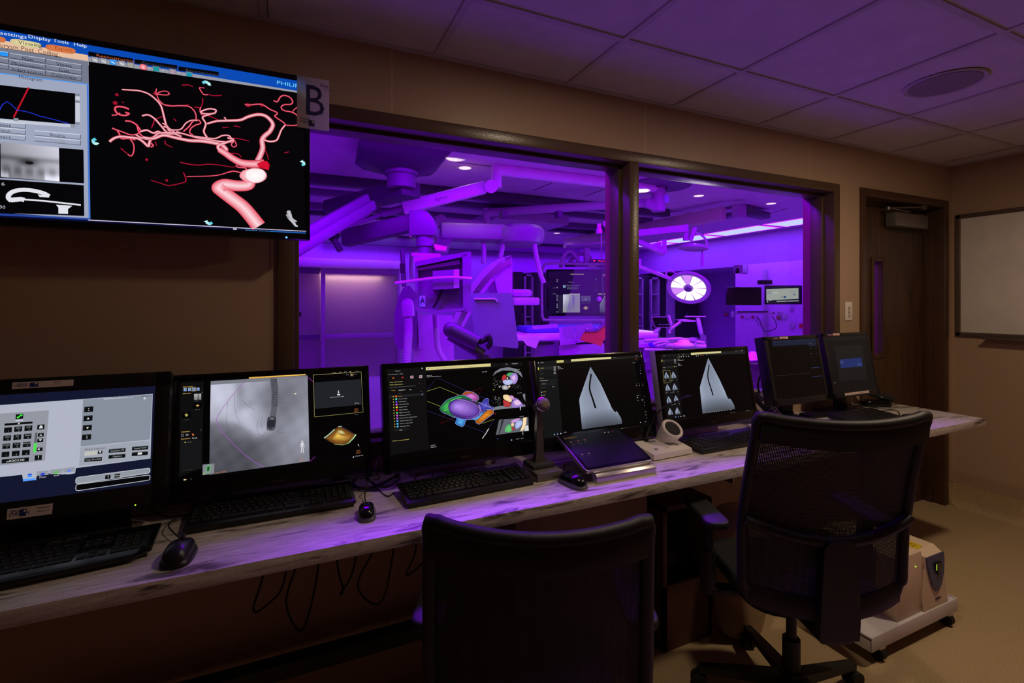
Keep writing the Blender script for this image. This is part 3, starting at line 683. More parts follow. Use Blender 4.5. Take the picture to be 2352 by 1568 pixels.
    s.line([(1340, 960), (1400, 940), (1395, 985)], (30*k, 40*k), (200, 10, 40), None, 5, (220, 20, 50))
    s.line([(1345, 1430), (1230, 1290), (1130, 1210), (1050, 1150), (1030, 1130), (1080, 1105), (1180, 1115), (1260, 1110), (1280, 1080)][::-1], (58*k, 84*k), (226, 60, 88), None, 8, (255, 215, 222))
    s.blob([(1195, 1040), (1215, 1000), (1260, 985), (1310, 975), (1370, 985), (1405, 1020), (1400, 1060), (1350, 1090), (1290, 1092), (1230, 1075)], (255, 255, 255), (245, 140, 155), c=(1310, 1030))
    s.blob([(1245, 1040), (1250, 1000), (1300, 982), (1370, 990), (1398, 1030), (1370, 1075), (1310, 1088), (1265, 1070)], (255, 255, 255), (252, 235, 238))
    # rotate arrows, little figure
    cy = (90, 225, 235)
    for q, tip in (([(905, 312), (930, 302), (955, 318)], [(945, 328), (972, 332), (964, 308)]), ([(72, 748), (50, 760), (60, 782), (80, 786)], [(76, 774), (98, 782), (84, 794)]), ([(980, 1400), (960, 1412), (935, 1398)], [(945, 1384), (914, 1392), (938, 1404)]), ([(1680, 952), (1700, 945), (1690, 925)], [(1690, 912), (1664, 925), (1690, 936)])):
        s.line(q, 15*k, (40, 190, 215), (200, 250, 250), 4); s.poly(tip, (200, 250, 250))
    s.disc(1580, 1322, 13*k, (210, 210, 215), (150, 150, 158)); s.line([(1578, 1335), (1590, 1365), (1612, 1395), (1632, 1425)], (34*k, 12*k), (190, 190, 198), None, 4); s.line([(1565, 1345), (1585, 1370)], 10*k, (150, 150, 160)); s.line([(1605, 1372), (1640, 1395)], 9*k, (190, 190, 198)); s.line([(1625, 1425), (1650, 1430)], 9*k, (200, 200, 205))
    s.line([(10, 1382), (1715, 1470)], .0025, (200, 190, 215)); s.poly([(1435, 1466), (1712, 1480), (1712, 1495), (1435, 1480)], (30, 100, 190)); s.poly([(1144, 1446), (1172, 1447), (1172, 1466), (1144, 1465)], (190, 195, 205)); s.text('Import progress', 1238, 1470, .008, (70, 160, 230), wd=.082)

def clock(h): pass
def draw_phone(s):          # monitor 1
    s.c = (0, 840, 4.355); k = .00034
    s.n = True; s.rect(0, 0, 1, 1, (18, 22, 46)); s.n = False
    s.poly([(-700, 445), (0, 392), (1528, 280), (1505, 926), (760, 1022), (750, 1075), (620, 1085), (372, 1065), (360, 1140), (232, 1152), (222, 1088), (0, 1112), (-700, 1180)], (176, 180, 196))
    s.poly([(832, 336), (1524, 288), (1500, 740), (806, 812)], (134, 142, 156)); s.poly([(804, 812), (1500, 742), (1502, 926), (790, 1000)], (158, 163, 176)); s.line([(804, 812), (1500, 740)], 8*k, (176, 180, 194))
    s.poly([(-400, 505), (490, 444), (450, 946), (-400, 1040)], (146, 150, 160))
    s.poly([(1032, 325), (1334, 305), (1320, 316), (1040, 338)], (176, 180, 194)); s.text('Print Manager', 1118, 320, 12*k, (40, 40, 50), wd=140*k); s.text('AutoPrint', 1410, 310, 12*k, (40, 40, 50), wd=88*k); s.disc(1447, 325, 8*k, (220, 220, 225))
    def key(x, y, w_, h_, t1='', t2='', c=(12, 15, 16)):
        sl = -.075*w_; s.poly([(x, y), (x+w_, y+sl), (x+w_-4, y+h_+sl), (x-4, y+h_)], c); s.line([(x, y+2), (x+w_, y+sl+2)], 4*k, (90, 98, 104))
        if t1: s.text(t1, x+w_/2, y+h_*.45+sl/2, 11*k, (150, 154, 158), 'c')
        if t2: s.text(t2, x+w_/2+4, y+h_*.85+sl/2, 11*k, (150, 154, 158), 'c')
    for r, row in enumerate((('', 'ABC', 'DEF'), ('GHI', 'JKL', 'MNO'), ('PQRS', 'TUV', 'WXYZ'), ('', '', ''))):
        for c_ in range(3):
            key(43-8*r+102*c_-2*r*0, 616+81*r-9*c_, 78, 54, row[c_], '123456789*0#'[r*3+c_])
    key(20, 932, 272, 44, '', ''); s.text('x020230', 155, 956, 16*k, (220, 222, 220), 'c', wd=104*k)
    s.poly([(48, 576), (328, 556), (326, 576), (46, 598)], (8, 8, 8)); s.disc(190, 576, 6*k, (200, 200, 200))
    key(160, 482, 76, 52); s.line([(176, 517), (192, 510), (204, 496), (220, 492)], 9*k, (60, 235, 60), None, 4); s.disc(180, 516, 7*k, (60, 235, 60)); s.disc(216, 493, 7*k, (60, 235, 60)); s.poly([(158, 540), (234, 534), (232, 550), (156, 556)], (190, 192, 205))
    key(376, 588, 72, 50); s.poly([(392, 626), (400, 600), (412, 592), (424, 600), (432, 622)], (215, 215, 215)); key(382, 672, 60, 38); s.poly([(396, 698), (424, 696), (411, 682)], (220, 220, 220)); key(376, 728, 60, 36); s.poly([(390, 736), (420, 733), (405, 754)], (220, 220, 220))
    key(370, 816, 60, 38); s.poly([(378, 828), (386, 828), (398, 820), (397, 845), (385, 838), (378, 838)], (220, 220, 220)); key(350, 892, 72, 54); s.text('!', 384, 934, 30*k, (220, 220, 220), 'c')
    s.line([(366, 668), (354, 770)], 14*k, (90, 94, 98)); s.line([(356, 772), (347, 866)], 15*k, (70, 230, 70))
    for i, y in enumerate((402, 492, 586, 680)):
        key(846-7*i, y+6, 90, 56); cx, cy = 889-6*i, y+34
        if i == 0: s.poly([(cx-7, cy-6), (cx+7, cy-7), (cx, cy-16)], (225,)*3); s.poly([(cx-7, cy+12), (cx+7, cy+11), (cx, cy+2)], (225,)*3)
        elif i == 1: s.poly([(cx-13, cy+8), (cx+13, cy+6), (cx, cy-12)], (225,)*3)
        elif i == 2: s.poly([(cx-13, cy-8), (cx+13, cy-10), (cx, cy+12)], (225,)*3)
        else: s.poly([(cx-7, cy-14), (cx+7, cy-15), (cx, cy-5)], (225,)*3); s.poly([(cx-7, cy+4), (cx+7, cy+3), (cx, cy+13)], (225,)*3)
    s.text('Print Layout', 850, 846, 14*k, (30, 32, 40), wd=128*k); s.poly([(848, 858), (976, 848), (974, 886), (846, 900)], (190, 192, 184)); key(982, 848, 46, 30); s.poly([(990, 852), (1018, 850), (1003, 872)], (225,)*3)
    for x, y, w_, t in ((848, 922, 176, 'Print Preview'), (1092, 832, 168, 'Deselect All'), (1090, 890, 168, 'Options'), (1324, 808, 162, 'Recall Case'), (1322, 864, 160, '')):
        key(x, y, w_, 38); s.text(t, x+w_/2, y+20, 13*k, (170, 174, 176), 'c') if t else None
    s.poly([(1380, 868), (1420, 864), (1424, 884), (1378, 888)], (225,)*3)
    for x, t, c in ((300, 'Phone', (60, 140, 255)), (430, 'Music', (60, 70, 210)), (566, 'Sites', (90, 190, 80)), (694, 'Video', (110, 130, 220))):
        y = 1100-(x-300)*.125
        if x > 310: s.poly([(x-62, y-28), (x+62, y-42), (x+58, y+4), (x-62, y+16)], (148, 153, 164)); s.text(t, x, y+34, 13*k, (190, 190, 200), 'c')
        s.poly([(x-20, y-12), (x+22, y-16), (x+20, y+8), (x-20, y+12)], c)
    s.poly([(232, 1132), (358, 1118), (356, 1140), (234, 1154)], (90, 160, 255)); s.line([(280, 1086), (300, 1080), (322, 1084)], 8*k, (40, 60, 200))
    for y0, c in ((0, (146, 152, 162)), (70, (5, 5, 7))):
        q = [(760, 1150+y0), (764, 1122+y0), (790, 1112+y0), (1490, 1021+y0), (1502, 1030+y0), (1500, 1062+y0), (1486, 1072+y0), (790, 1176+y0), (762, 1172+y0)]
        s.poly(q, c); s.line(q+[q[0]], 4.5*k, (195, 198, 206))
    key(1056, 1090, 54, 44); s.text('!', 1083, 1126, 26*k, (220,)*3, 'c'); key(1150, 1078, 56, 40); s.text('Sleep', 1178, 1102, 12*k, (190,)*3, 'c')

def body(s, x, y, k, h, c=(215, 215, 220)):
    s.disc(x, y, .09*h*k, c); s.line([(x, y+.1*h), (x, y+.5*h)], (.24*h*k, .18*h*k), c); s.line([(x-.06*h, y+.5*h), (x-.08*h, y+.98*h)], .08*h*k, c); s.line([(x+.06*h, y+.5*h), (x+.1*h, y+.98*h)], .08*h*k, c)
    s.line([(x-.1*h, y+.14*h), (x-.17*h, y+.5*h)], .05*h*k, c); s.line([(x+.1*h, y+.14*h), (x+.2*h, y+.48*h)], .05*h*k, c)
def g2(a, b, x, y, sx, sy): return math.exp(-((a-x)/sx)**2 - ((b-y)/sy)**2)
def draw_xray(s):           # monitor 2
    s.c = (380, 840, 4.9); k = .000235; Y_ = (235, 190, 100); D = (90, 90, 92)
    s.poly([(172, 190), (430, 172), (412, 1150), (150, 1250)], (13, 13, 14))
    def fx(a, b):
        g = 146
        g += 70*g2(a, b, .08, .15, .3, .35) + 50*g2(a, b, .37, .43, .18, .16) + 44*g2(a, b, .48, .6, .16, .08) + 28*g2(a, b, .95, .62, .2, .25) + 20*g2(a, b, .5, .0, .2, .12)
        line = .43 + .1*(a > .0)*a*1.5 if a < .25 else .47 + (a-.25)*.62
        line = min(line, .64) if a < .55 else .64 - (a-.55)*.5
        g -= 50/(1+math.exp(-(b-line)*60))*(1 if a < .4 else max(0, 1-(a-.4)/.35))
        g -= 22*g2(a, b, .78, .25, .16, .3) + 30*g2(a, b, .3, .13, .05, .25) + 18*g2(a, b, .62, .2, .1, .2) + 16*g2(a, b, .4, .28, .12, .04)
        g += 5*math.sin(a*31+b*9)*math.sin(b*27-a*7) - 14*b
        g = max(60, min(222, g)); return (int(g*.93), int(g*.94), int(min(255, g*1.03)))
    s.grid(0, 0, 0, 0, 72, 64, fx, quad=[(510, 172), (1600, 108), (1622, 1072), (493, 1228)])
    s.poly([(510, 172), (1600, 108), (1601, 140), (510, 214)], (122, 124, 134))
    s.poly([(940, 112), (1580, 76), (1580, 104), (940, 146)], [(240, 195, 95), (250, 225, 150), (235, 185, 90), (215, 160, 70)]); s.text('DEMO - TAVR patCASE', 948, 134, 14*k, (150, 110, 40), wd=190*k)
    # wires and the echo probe
    for q in ([(700, 420), (690, 560), (700, 700), (760, 800), (880, 860), (1020, 830), (1100, 780), (1140, 730)], [(860, 380), (920, 440), (1010, 500)], [(1060, 560), (1030, 660), (1050, 760), (1110, 790)], [(780, 300), (775, 420), (800, 560), (840, 640)], [(1250, 740), (1390, 762)], [(1270, 420), (1400, 405)], [(1090, 560), (1075, 640), (1090, 700)]): s.line(q, 3.2*k, (92, 92, 104), None, 6)
    s.poly([(1176, 140), (1252, 136), (1270, 250), (1262, 430), (1246, 560), (1240, 600), (1170, 600), (1190, 480), (1196, 300)], (92, 93, 103))
    for i in range(17):
        y = 150+i*18.5; xo = 1190+ (i if i < 8 else 8)*.8; s.line([(xo, y+8), (xo+66, y)], 8*k, (58, 58, 68))
    s.blob([(1148, 600), (1165, 575), (1235, 572), (1245, 620), (1232, 700), (1205, 726), (1160, 726), (1140, 700)], (66, 66, 76), (50, 50, 60), smooth=4); s.poly([(1160, 612), (1232, 610), (1222, 684), (1148, 684)], (40, 40, 50)); s.line([(1146, 690), (1165, 718), (1200, 716), (1220, 690)], 5*k, (140, 140, 150), None, 3); s.poly([(1178, 580), (1226, 578), (1224, 604), (1172, 606)], (100, 100, 110))
    s.line([(905, 165), (770, 310), (640, 480), (568, 600)], 6*k, (150, 90, 170)); s.line([(568, 600), (610, 690), (700, 810), (850, 960), (1000, 1080), (1120, 1140)], 6*k, (160, 80, 190), None, 5); s.line([(1608, 130), (1660, 178)], 6*k, (140, 40, 170)); s.line([(1630, 1072), (1686, 1020)], 6*k, (140, 40, 170))
    s.disc(1465, 312, 9*k, (240,)*3); s.line([(1440, 308), (1452, 322), (1458, 312)], 4*k, (240, 200, 120)); body(s, 1540, 850, k, 130)
    o = (225, 130, 60)
    for tx, x, y, w_ in (('LAO 10°', 1510, 1046, 60), ('CRAN 7°', 1508, 1070, 62), ('M1:0.3  TIS:0.5', 556, 1210, 124), ('RAO 30°', 2128, 492, 54), ('CAUD 32°', 2124, 514, 62), ('LAO 0°', 2150, 962, 54), ('CAUD 74°', 2146, 986, 64)): s.text(tx, x, y, 13*k, o, wd=w_*k)
    # right column
    s.poly([(1676, 186), (2200, 150), (2208, 436), (1680, 484)], (32, 34, 40)); s.frame(1666, 102, 2204, 70, 3*k, (0, 0, 0)) if 0 else s.line([(1664, 102), (2203, 68), (2225, 520), (1678, 574), (1664, 102)], 4*k, (190, 180, 110))
    s.poly([(1934, 318), (1964, 314), (1966, 328), (1934, 332)], (235,)*3); s.disc(1948, 300, 8*k, (235,)*3); s.poly([(1938, 290), (1956, 288), (1947, 276)], (235,)*3); s.text('Ultrasound system is not available', 1852, 358, 11*k, (225,)*3, wd=192*k)
    for tx, x, y, w_ in (('Procedure', 1875, 78, 56), ('Demo', 1954, 74, 34), ('System', 2010, 70, 40), ('Help', 2070, 68, 26), ('PHILIPS', 2126, 62, 66)): s.text(tx, x, y, 11*k, (225,)*3, wd=w_*k)
    s.text('EPIQ', 2030, 106, 14*k, (120,)*3, wd=44*k); s.text('Echo', 2122, 100, 14*k, (120,)*3, wd=40*k); s.line([(2082, 80), (2112, 78), (2113, 112), (2083, 114), (2082, 80)], 3*k, (200, 160, 80)); s.poly([(2090, 106), (2105, 105), (2098, 88)], (230,)*3)
    s.line([(2128, 428), (2150, 415), (2180, 424)], 8*k, (150,)*3); s.text('Free 1', 2132, 554, 13*k, (110,)*3, wd=52*k)
    q = [(1784, 812), (1840, 770), (1900, 715), (1945, 680), (1985, 682), (2040, 715), (2100, 745), (2146, 772), (2120, 820), (2060, 870), (1990, 892), (1920, 888), (1850, 855)]
    s.blob(q, (200, 130, 40), (70, 44, 20), smooth=0, c=(1960, 800)); s.blob([(1905, 760), (1940, 730), (1990, 770), (2060, 800), (2100, 790), (2060, 840), (1960, 850), (1870, 830)], (245, 200, 90), (120, 70, 25), c=(1940, 785)); s.blob([(1930, 740), (1960, 720), (2010, 740), (2020, 770), (1960, 762)], (225, 225, 160), (150, 120, 60))
    s.line([(1786, 812), (1845, 768), (1905, 712)], 14*k, (170, 205, 180)); s.line([(1975, 682), (2050, 720), (2120, 765)], 12*k, (40, 30, 50)); s.line([(2144, 772), (2110, 818), (2060, 868)], 16*k, (190, 235, 180), (150, 190, 120)); s.line([(2060, 870), (1990, 890), (1900, 880)], 6*k, (160, 190, 130)); s.line([(1945, 682), (1985, 680)], 8*k, (160, 200, 190))
    s.line([(2165, 880), (2180, 900)], 7*k, (200,)*3); s.disc(2116, 1026, 9*k, (210, 220, 240)); s.text('29-Apr-2021 12:29', 2138, 1020, 11*k, (210,)*3, wd=106*k)
    # left column
    s.text('Select Layout', 197, 244, 15*k, Y_, wd=108*k); s.text('Select View', 195, 318, 15*k, Y_, wd=92*k); s.text('Annotation', 180, 750, 16*k, Y_, wd=92*k); s.text('Annotations', 176, 830, 16*k, Y_, wd=100*k); s.text('Tissues', 297, 820, 15*k, (225,)*3, wd=60*k)
    for i, x in enumerate((222, 271, 320, 368)):
        y = 268-i*2
        for dx in (-9, 9):
            for dy in (-9, 9): s.poly([(x+dx-7, y+dy-7), (x+dx+7, y+dy-8), (x+dx+7, y+dy+6), (x+dx-7, y+dy+7)], (150, 180, 235))
    s.line([(298, 242), (342, 238), (343, 282), (299, 286), (298, 242)], 3*k, (220, 190, 110))
    s.grid(0, 0, 0, 0, 5, 5, lambda a, b: (int(180-60*b-60*(abs(a-.6) < .15)),)*3, quad=[(323, 316), (403, 312), (403, 380), (323, 384)]); s.text('X-Ray 1', 326, 402, 13*k, D, wd=68*k); s.text('Free 2', 330, 498, 13*k, D, wd=56*k); s.text('C-arm', 205, 612, 13*k, D, wd=62*k)
    s.poly([(312, 412), (410, 405), (408, 478), (310, 484)], (3, 3, 3)); s.blob([(340, 450), (362, 430), (385, 445), (362, 462)], (235, 200, 120), (120, 80, 30), 0); s.poly([(184, 526), (288, 520), (286, 588), (182, 594)], (3, 3, 3)); s.blob([(214, 550), (236, 532), (260, 552), (238, 576)], (215, 205, 120), (110, 100, 50), 0)
    s.line([(182, 770), (204, 769), (204, 792), (182, 793), (182, 770)], 3*k, (190,)*3); s.line([(228, 776), (246, 766), (264, 774), (246, 786), (228, 776)], 3*k, (210,)*3); s.disc(306, 768, 8*k, (230, 60, 60)); s.disc(314, 776, 8*k, (240, 190, 60)); s.disc(224, 860, 8*k, (200, 190, 90)); s.text('Name', 248, 862, 12*k, (130,)*3, wd=46*k)
    s.poly([(172, 840), (410, 824), (404, 1160), (166, 1190)], (20, 20, 22)); s.disc(224, 860, 8*k, (200, 190, 90)); s.text('Name', 248, 864, 12*k, (130,)*3, wd=46*k); s.text('Show Markers', 195, 1182, 12*k, (60,)*3, wd=110*k)
    s.poly([(420, 1110), (552, 1098), (550, 1208), (418, 1230)], (128, 132, 138)); s.line([(462, 1195), (460, 1160), (476, 1125), (500, 1115), (510, 1130), (502, 1180), (484, 1205), (462, 1195)], 5*k, (60, 220, 80)); s.poly([(470, 1135), (500, 1130), (492, 1180), (468, 1184)], (20, 90, 40)); s.line([(428, 1205), (436, 1216), (450, 1196)], 5*k, (160, 230, 60))
    s.line([(200, 1282), (238, 1278)], 5*k, (230, 215, 160)); s.disc(219, 1280, 9*k, (230, 215, 160)); s.disc(289, 1272, 8*k, (60,)*3); s.text('?', 408, 304, 15*k, (200,)*3); s.text('?', 398, 730, 15*k, (200,)*3)

def draw_heart(s):          # monitor 3
    s.c = (900, 820, 6.918); k = .000172; Yl = (220, 205, 110); W_ = (205,)*3
    s.poly([(-80, 195), (540, 158), (560, 1000), (600, 1460), (-30, 1560), (-60, 900)], (12, 12, 13)); s.poly([(540, 160), (1570, 96), (2070, 75), (2080, 130), (560, 240)], (14, 14, 16))
    s.poly([(540, 160), (1570, 100), (1572, 146), (541, 208)], (216, 204, 140)); s.disc(583, 180, 14*k, (60, 110, 190)); s.text('HE...    Patient ID: 8e0a961a-d195-42d6-ba33-7e396A    DOB Unknown', 624, 186, 15*k, (110, 100, 60), wd=930*k)
    s.text('Help', 1806, 116, 16*k, W_, wd=52*k); s.text('PHILIPS', 1908, 112, 22*k, W_, wd=146*k); s.text('Zoom: 82%', 1432, 240, 16*k, W_, wd=122*k)
    s.text('Series: 2', 554, 300, 17*k, W_, wd=106*k); s.text('Cardiac Phase: Unknown', 556, 320, 17*k, W_, wd=306*k); s.text('LAO: 28°', 616, 1412, 18*k, W_, wd=102*k); s.text('CAUD: 15°', 616, 1440, 18*k, W_, wd=130*k)
    s.text('Patients', 54, 228, 18*k, (190,)*3, wd=104*k); s.text('HeartNavigator - SHD', -60, 284, 18*k, (160,)*3, wd=300*k)
    for tx, y, w_, c in (('Redo segmentation', 398, 260, Yl), ('Verify segmentation', 440, 270, Yl), ('Select and verify tissues and landmarks', 480, 530, (110,)*3)): s.text(tx, -34, y+8, 17*k, c, wd=w_*k)
    s.text('Tissue', -10, 536, 18*k, (190, 140, 50), wd=84*k); s.text('Landmark', 108, 532, 19*k, (235,)*3, wd=134*k); s.text('Line', 275, 522, 19*k, (235,)*3, wd=52*k); s.text('Name', 100, 584, 16*k, (90,)*3, wd=76*k); s.text('Edit', 452, 554, 15*k, (90,)*3, wd=50*k)
    s.poly([(-40, 610), (510, 572), (512, 606), (-38, 650)], (32, 32, 34)); s.line([(470, 602), (498, 576)], 6*k, (150, 180, 240))
    for i, (nm, c) in enumerate((('Aorta', (235, 100, 20)), ('Aortic Valve', (70, 215, 190)), ('Left Atrium', (80, 80, 215)), ('Left Ventricle', (220, 90, 225)), ('Mitral Valve', (215, 210, 50)), ('Right Atrium', (225, 30, 25)), ('Right Ventricle', (80, 200, 100)), ('Pulmonary Artery', (220, 90, 215)), ('Left Ventricle Myocardium', (190, 90, 225)), ('Superior Vena Cava', (70, 165, 235)), ('Inferior Vena Cava', (70, 190, 235)), ('Coronary Sinus', (70, 180, 235)))):
        x, y = 68+i*2.2, 622+i*43.6; s.poly([(x-14, y-12), (x+14, y-14), (x+14, y+12), (x-14, y+14)], c); s.disc(x-46, y+4, 12*k, (190, 175, 60), n=6); s.text(nm, x+36, y+6, 17*k, (190, 150, 60) if i == 0 else (185,)*3, wd=len(nm)*14.2*k)
    s.poly([(20, 1140), (275, 1125), (276, 1160), (22, 1180)], (24, 24, 26)); s.text('Add', 120, 1166, 17*k, W_, wd=56*k); s.text('Perform measurements', 12, 1340, 18*k, Yl, wd=326*k)
    for x, c in ((25, 0), (170, 0), (318, 1), (458, 1)):
        y = 330-(x-25)*.05; s.poly([(x-24, y-18), (x+24, y-22), (x+24, y+20), (x-24, y+24)], (175, 178, 190) if c else (14, 14, 15)); s.disc(x, y, 17*k, (225, 60, 40), (150, 20, 20)); s.disc(x-8, y+6, 8*k, (240, 200, 60) if x == 25 else (200, 60, 50))
    s.poly([(470, 165), (490, 178), (476, 192)], (240,)*3); s.text('?', 432, 424, 18*k, (210,)*3)
    s.disc(115, 1560-70, 0, (0, 0, 0)) if 0 else None
    # guide planes
    vi = (52, 48, 110); ol = (165, 160, 70); rd = (110, 16, 26)
    s.line([(560, 525), (712, 325), (1240, 560), (1608, 700)], 5*k, vi); s.line([(565, 850), (1000, 1015), (1480, 1200)], 5*k, vi); s.line([(1622, 988), (1540, 1130)], 5*k, vi)
    s.line([(555, 542), (760, 476), (1110, 620), (1320, 700)], 6*k, ol); s.line([(565, 702), (780, 785), (1000, 870)], 6*k, ol); s.line([(1280, 985), (1440, 1050), (1625, 985)], 6*k, ol)
    s.line([(1280, 540), (1445, 480), (1370, 600)], 5*k, rd); s.line([(850, 905), (755, 1065), (1010, 950)], 5*k, rd)
    # heart, parts from back to front
    e = (140, 160, 245)
    def part(q, c, c2, sm=5, cc=None, edge=True):
        if edge: s.line(q+[q[0]], 13*k, e, None, sm)
        s.blob(q, c, c2, sm, cc)
    part([(1325, 1000), (1580, 790), (1616, 840), (1614, 890), (1385, 1066), (1345, 1050)], (236, 140, 40), (150, 78, 10), 0)
    part([(1390, 720), (1440, 715), (1470, 675), (1520, 655), (1532, 690), (1530, 740), (1560, 780), (1610, 800), (1600, 835), (1500, 825), (1430, 880), (1370, 800)], (96, 88, 215), (40, 36, 130), 4)
    part([(1100, 615), (1180, 542), (1290, 560), (1360, 610), (1378, 660), (1350, 685), (1240, 690), (1140, 640)], (214, 110, 40), (150, 70, 30), 4)
    s.blob([(1150, 610), (1200, 585), (1270, 575), (1350, 610), (1376, 655), (1320, 690), (1240, 680), (1170, 650)], (236, 130, 225), (130, 50, 130), 5, (1260, 610))
    part([(1040, 960), (1165, 970), (1160, 1040), (1130, 1095), (1080, 1090), (1020, 1060), (1012, 1040)], (90, 180, 240), (30, 100, 175), 4)
    part([(760, 820), (800, 760), (880, 680), (980, 640), (1100, 605), (1210, 640), (1260, 700), (1000, 930), (990, 955), (880, 905), (800, 870)], (70, 190, 90), (20, 90, 44), 5, (860, 780))
    s.line([(940, 700), (1010, 665), (1100, 640)], 26*k, (90, 235, 100), (60, 180, 80), 4); s.line([(830, 850), (870, 830), (910, 760)], 20*k, (110, 225, 120), (30, 110, 50), 4)
    s.blob([(1270, 980), (1360, 920), (1440, 870), (1420, 930), (1370, 980), (1310, 1000)], (90, 190, 240), (40, 120, 190), 4)
    s.line([(1000, 945), (1080, 985), (1220, 990), (1340, 965), (1420, 880)], 12*k, e, None, 5)
    s.blob([(900, 820), (905, 740), (960, 690), (1060, 655), (1180, 665), (1320, 715), (1400, 780), (1420, 850), (1380, 930), (1280, 975), (1150, 985), (1030, 950), (940, 900)], (120, 70, 185), (64, 34, 110), 6, (1150, 820))
    s.blob([(915, 820), (930, 745), (1000, 690), (1100, 672), (1220, 695), (1330, 760), (1370, 830), (1350, 900), (1270, 935), (1150, 935), (1030, 905), (950, 870)], (186, 140, 245), (92, 56, 160), 6, (1030, 780))
    s.line([(1380, 760), (1405, 830), (1370, 910), (1290, 955), (1160, 965)], 22*k, (178, 130, 230), (90, 50, 150), 6)
    s.line([(1040, 672), (1180, 690), (1330, 760), (1435, 870)], 5*k, (200, 190, 130), None, 4); s.line([(1285, 715), (1190, 930), (1110, 905), (1215, 700)], 4*k, (150, 30, 60)); s.line([(1320, 700), (1500, 770), (1620, 830)], 6*k, (190, 190, 140)); s.line([(1480, 900), (1570, 935)], 6*k, (230, 190, 80))
    s.line([(1530, 1145), (1500, 1200), (1465, 1250), (1435, 1292)], (16*k, 12*k), (225,)*3, None, 4); s.disc(1535, 1142, 11*k, (235,)*3)
    # three CT views
    def ct(a, b, seed):
        g = 18 + 16*math.sin(a*37+seed)*math.sin(b*41+seed); return (int(g),)*2 + (int(g*1.1),)
    s.poly([(1600, 300), (1640, 230), (1720, 180), (1850, 160), (1970, 185), (2050, 240), (2078, 330), (2000, 255), (1900, 215), (1760, 210), (1670, 245)], (120, 122, 132))
    s.blob([(1745, 330), (1770, 285), (1810, 280), (1820, 330), (1790, 370), (1755, 375)], (190, 55, 60), (160, 45, 50)); s.blob([(1820, 280), (1860, 245), (1930, 250), (1935, 275), (1880, 310), (1840, 305)], (90, 180, 110), (70, 150, 90))
    s.blob([(1870, 310), (1935, 255), (1985, 270), (2000, 340), (1980, 400), (1935, 430), (1900, 370)], (200, 165, 235), (150, 120, 200)); s.blob([(1900, 320), (1940, 290), (1960, 320), (1940, 380)], (235, 195, 235), (215, 165, 225)); s.blob([(1760, 380), (1830, 355), (1910, 365), (1920, 410), (1860, 442), (1790, 430)], (200, 205, 240), (165, 175, 225)); s.disc(1835, 335, 20*k, (215, 200, 160)); s.blob([(1750, 460), (1800, 440), (1850, 470), (1845, 510), (1780, 520), (1752, 500)], (215,)*3, (120, 120, 130)); s.disc(1864, 466, 22*k, (250, 215, 170)); s.line([(1725, 455), (1700, 485)], 14*k, (220,)*3)
    s.disc(1616, 518, 12*k, (225, 215, 60)); s.text('Zoom: 34%', 1960, 204, 15*k, W_, wd=108*k); s.text('Zoom: 37%', 1992, 576, 15*k, W_, wd=108*k); s.text('Zoom: 37%', 2028, 950, 15*k, W_, wd=108*k)
    s.poly([(1620, 800), (1700, 775), (2110, 750), (2122, 785), (1622, 838)], (120, 124, 134)); s.blob([(1770, 605), (1840, 598), (1890, 640), (1905, 690), (1880, 715), (1820, 690), (1775, 660)], (250, 225, 175), (235, 205, 155)); s.blob([(1865, 620), (1910, 610), (1945, 650), (1910, 675)], (215, 160, 215), (195, 140, 195)); s.blob([(1770, 680), (1830, 700), (1890, 740), (1860, 790), (1790, 785), (1768, 730)], (195, 60, 62), (165, 48, 50))
    s.blob([(1900, 720), (1960, 650), (2030, 690), (2085, 770), (2000, 800), (1910, 795)], (175, 140, 215), (140, 115, 195)); s.blob([(1940, 700), (2000, 680), (2050, 740), (1990, 765), (1945, 740)], (240, 200, 235), (225, 185, 230)); s.poly([(2075, 590), (2115, 580), (2120, 700), (2090, 650)], (120, 124, 134)); body(s, 2040, 785, k, 60)
    s.poly([(1700, 1000), (1720, 990), (1880, 980), (2070, 965), (2165, 950), (2172, 1170), (1900, 1200), (1650, 1235)], (96, 98, 108)); s.poly([(1740, 995), (1780, 990), (1740, 1120), (1705, 1215), (1690, 1215), (1725, 1100)], (40, 42, 48)); s.blob([(1800, 1130), (1850, 1065), (1895, 1100), (1905, 1150), (1880, 1188), (1800, 1185)], (110, 205, 125), (85, 175, 100)); s.blob([(1890, 1020), (1950, 985), (2030, 970), (2000, 1010), (1920, 1045)], (215, 165, 225), (190, 140, 205))
    s.disc(1915, 1072, 38*k, (240, 215, 175), (225, 195, 150)); s.blob([(1960, 1060), (2000, 1010), (2060, 1010), (2070, 1060), (2030, 1110), (1970, 1135)], (190, 200, 240), (160, 175, 230)); s.blob([(1900, 1110), (1950, 1130), (1935, 1160), (1905, 1150)], (190, 55, 55), (160, 45, 50)); s.poly([(2085, 960), (2140, 955), (2130, 1060), (2095, 1150), (2035, 1180), (2075, 1080)], (250, 222, 175)); s.poly([(2120, 1090), (2165, 1080), (2172, 1165), (2100, 1172)], (215,)*3); s.line([(2075, 1140), (2080, 1235)], 9*k, (225,)*3)
    s.disc(1645, 902, 11*k, (210, 20, 20)); s.disc(1678, 1296, 12*k, (60, 90, 200)); s.text('clinical   12:29', 1968, 1306, 15*k, W_, wd=184*k); s.disc(1900, 1316, 14*k, (170, 190, 230)); rnd = random.Random(3)
    for _ in range(70):
        x, y = rnd.uniform(1610, 1735), rnd.uniform(330, 480) if _ % 2 else rnd.uniform(620, 760)
        s.disc(x, y, rnd.uniform(2, 6)*k, (190,)*3, n=5)
    for _ in range(30): s.disc(rnd.uniform(1880, 2060), rnd.uniform(340, 510), rnd.uniform(2, 6)*k, (190,)*3, n=5)

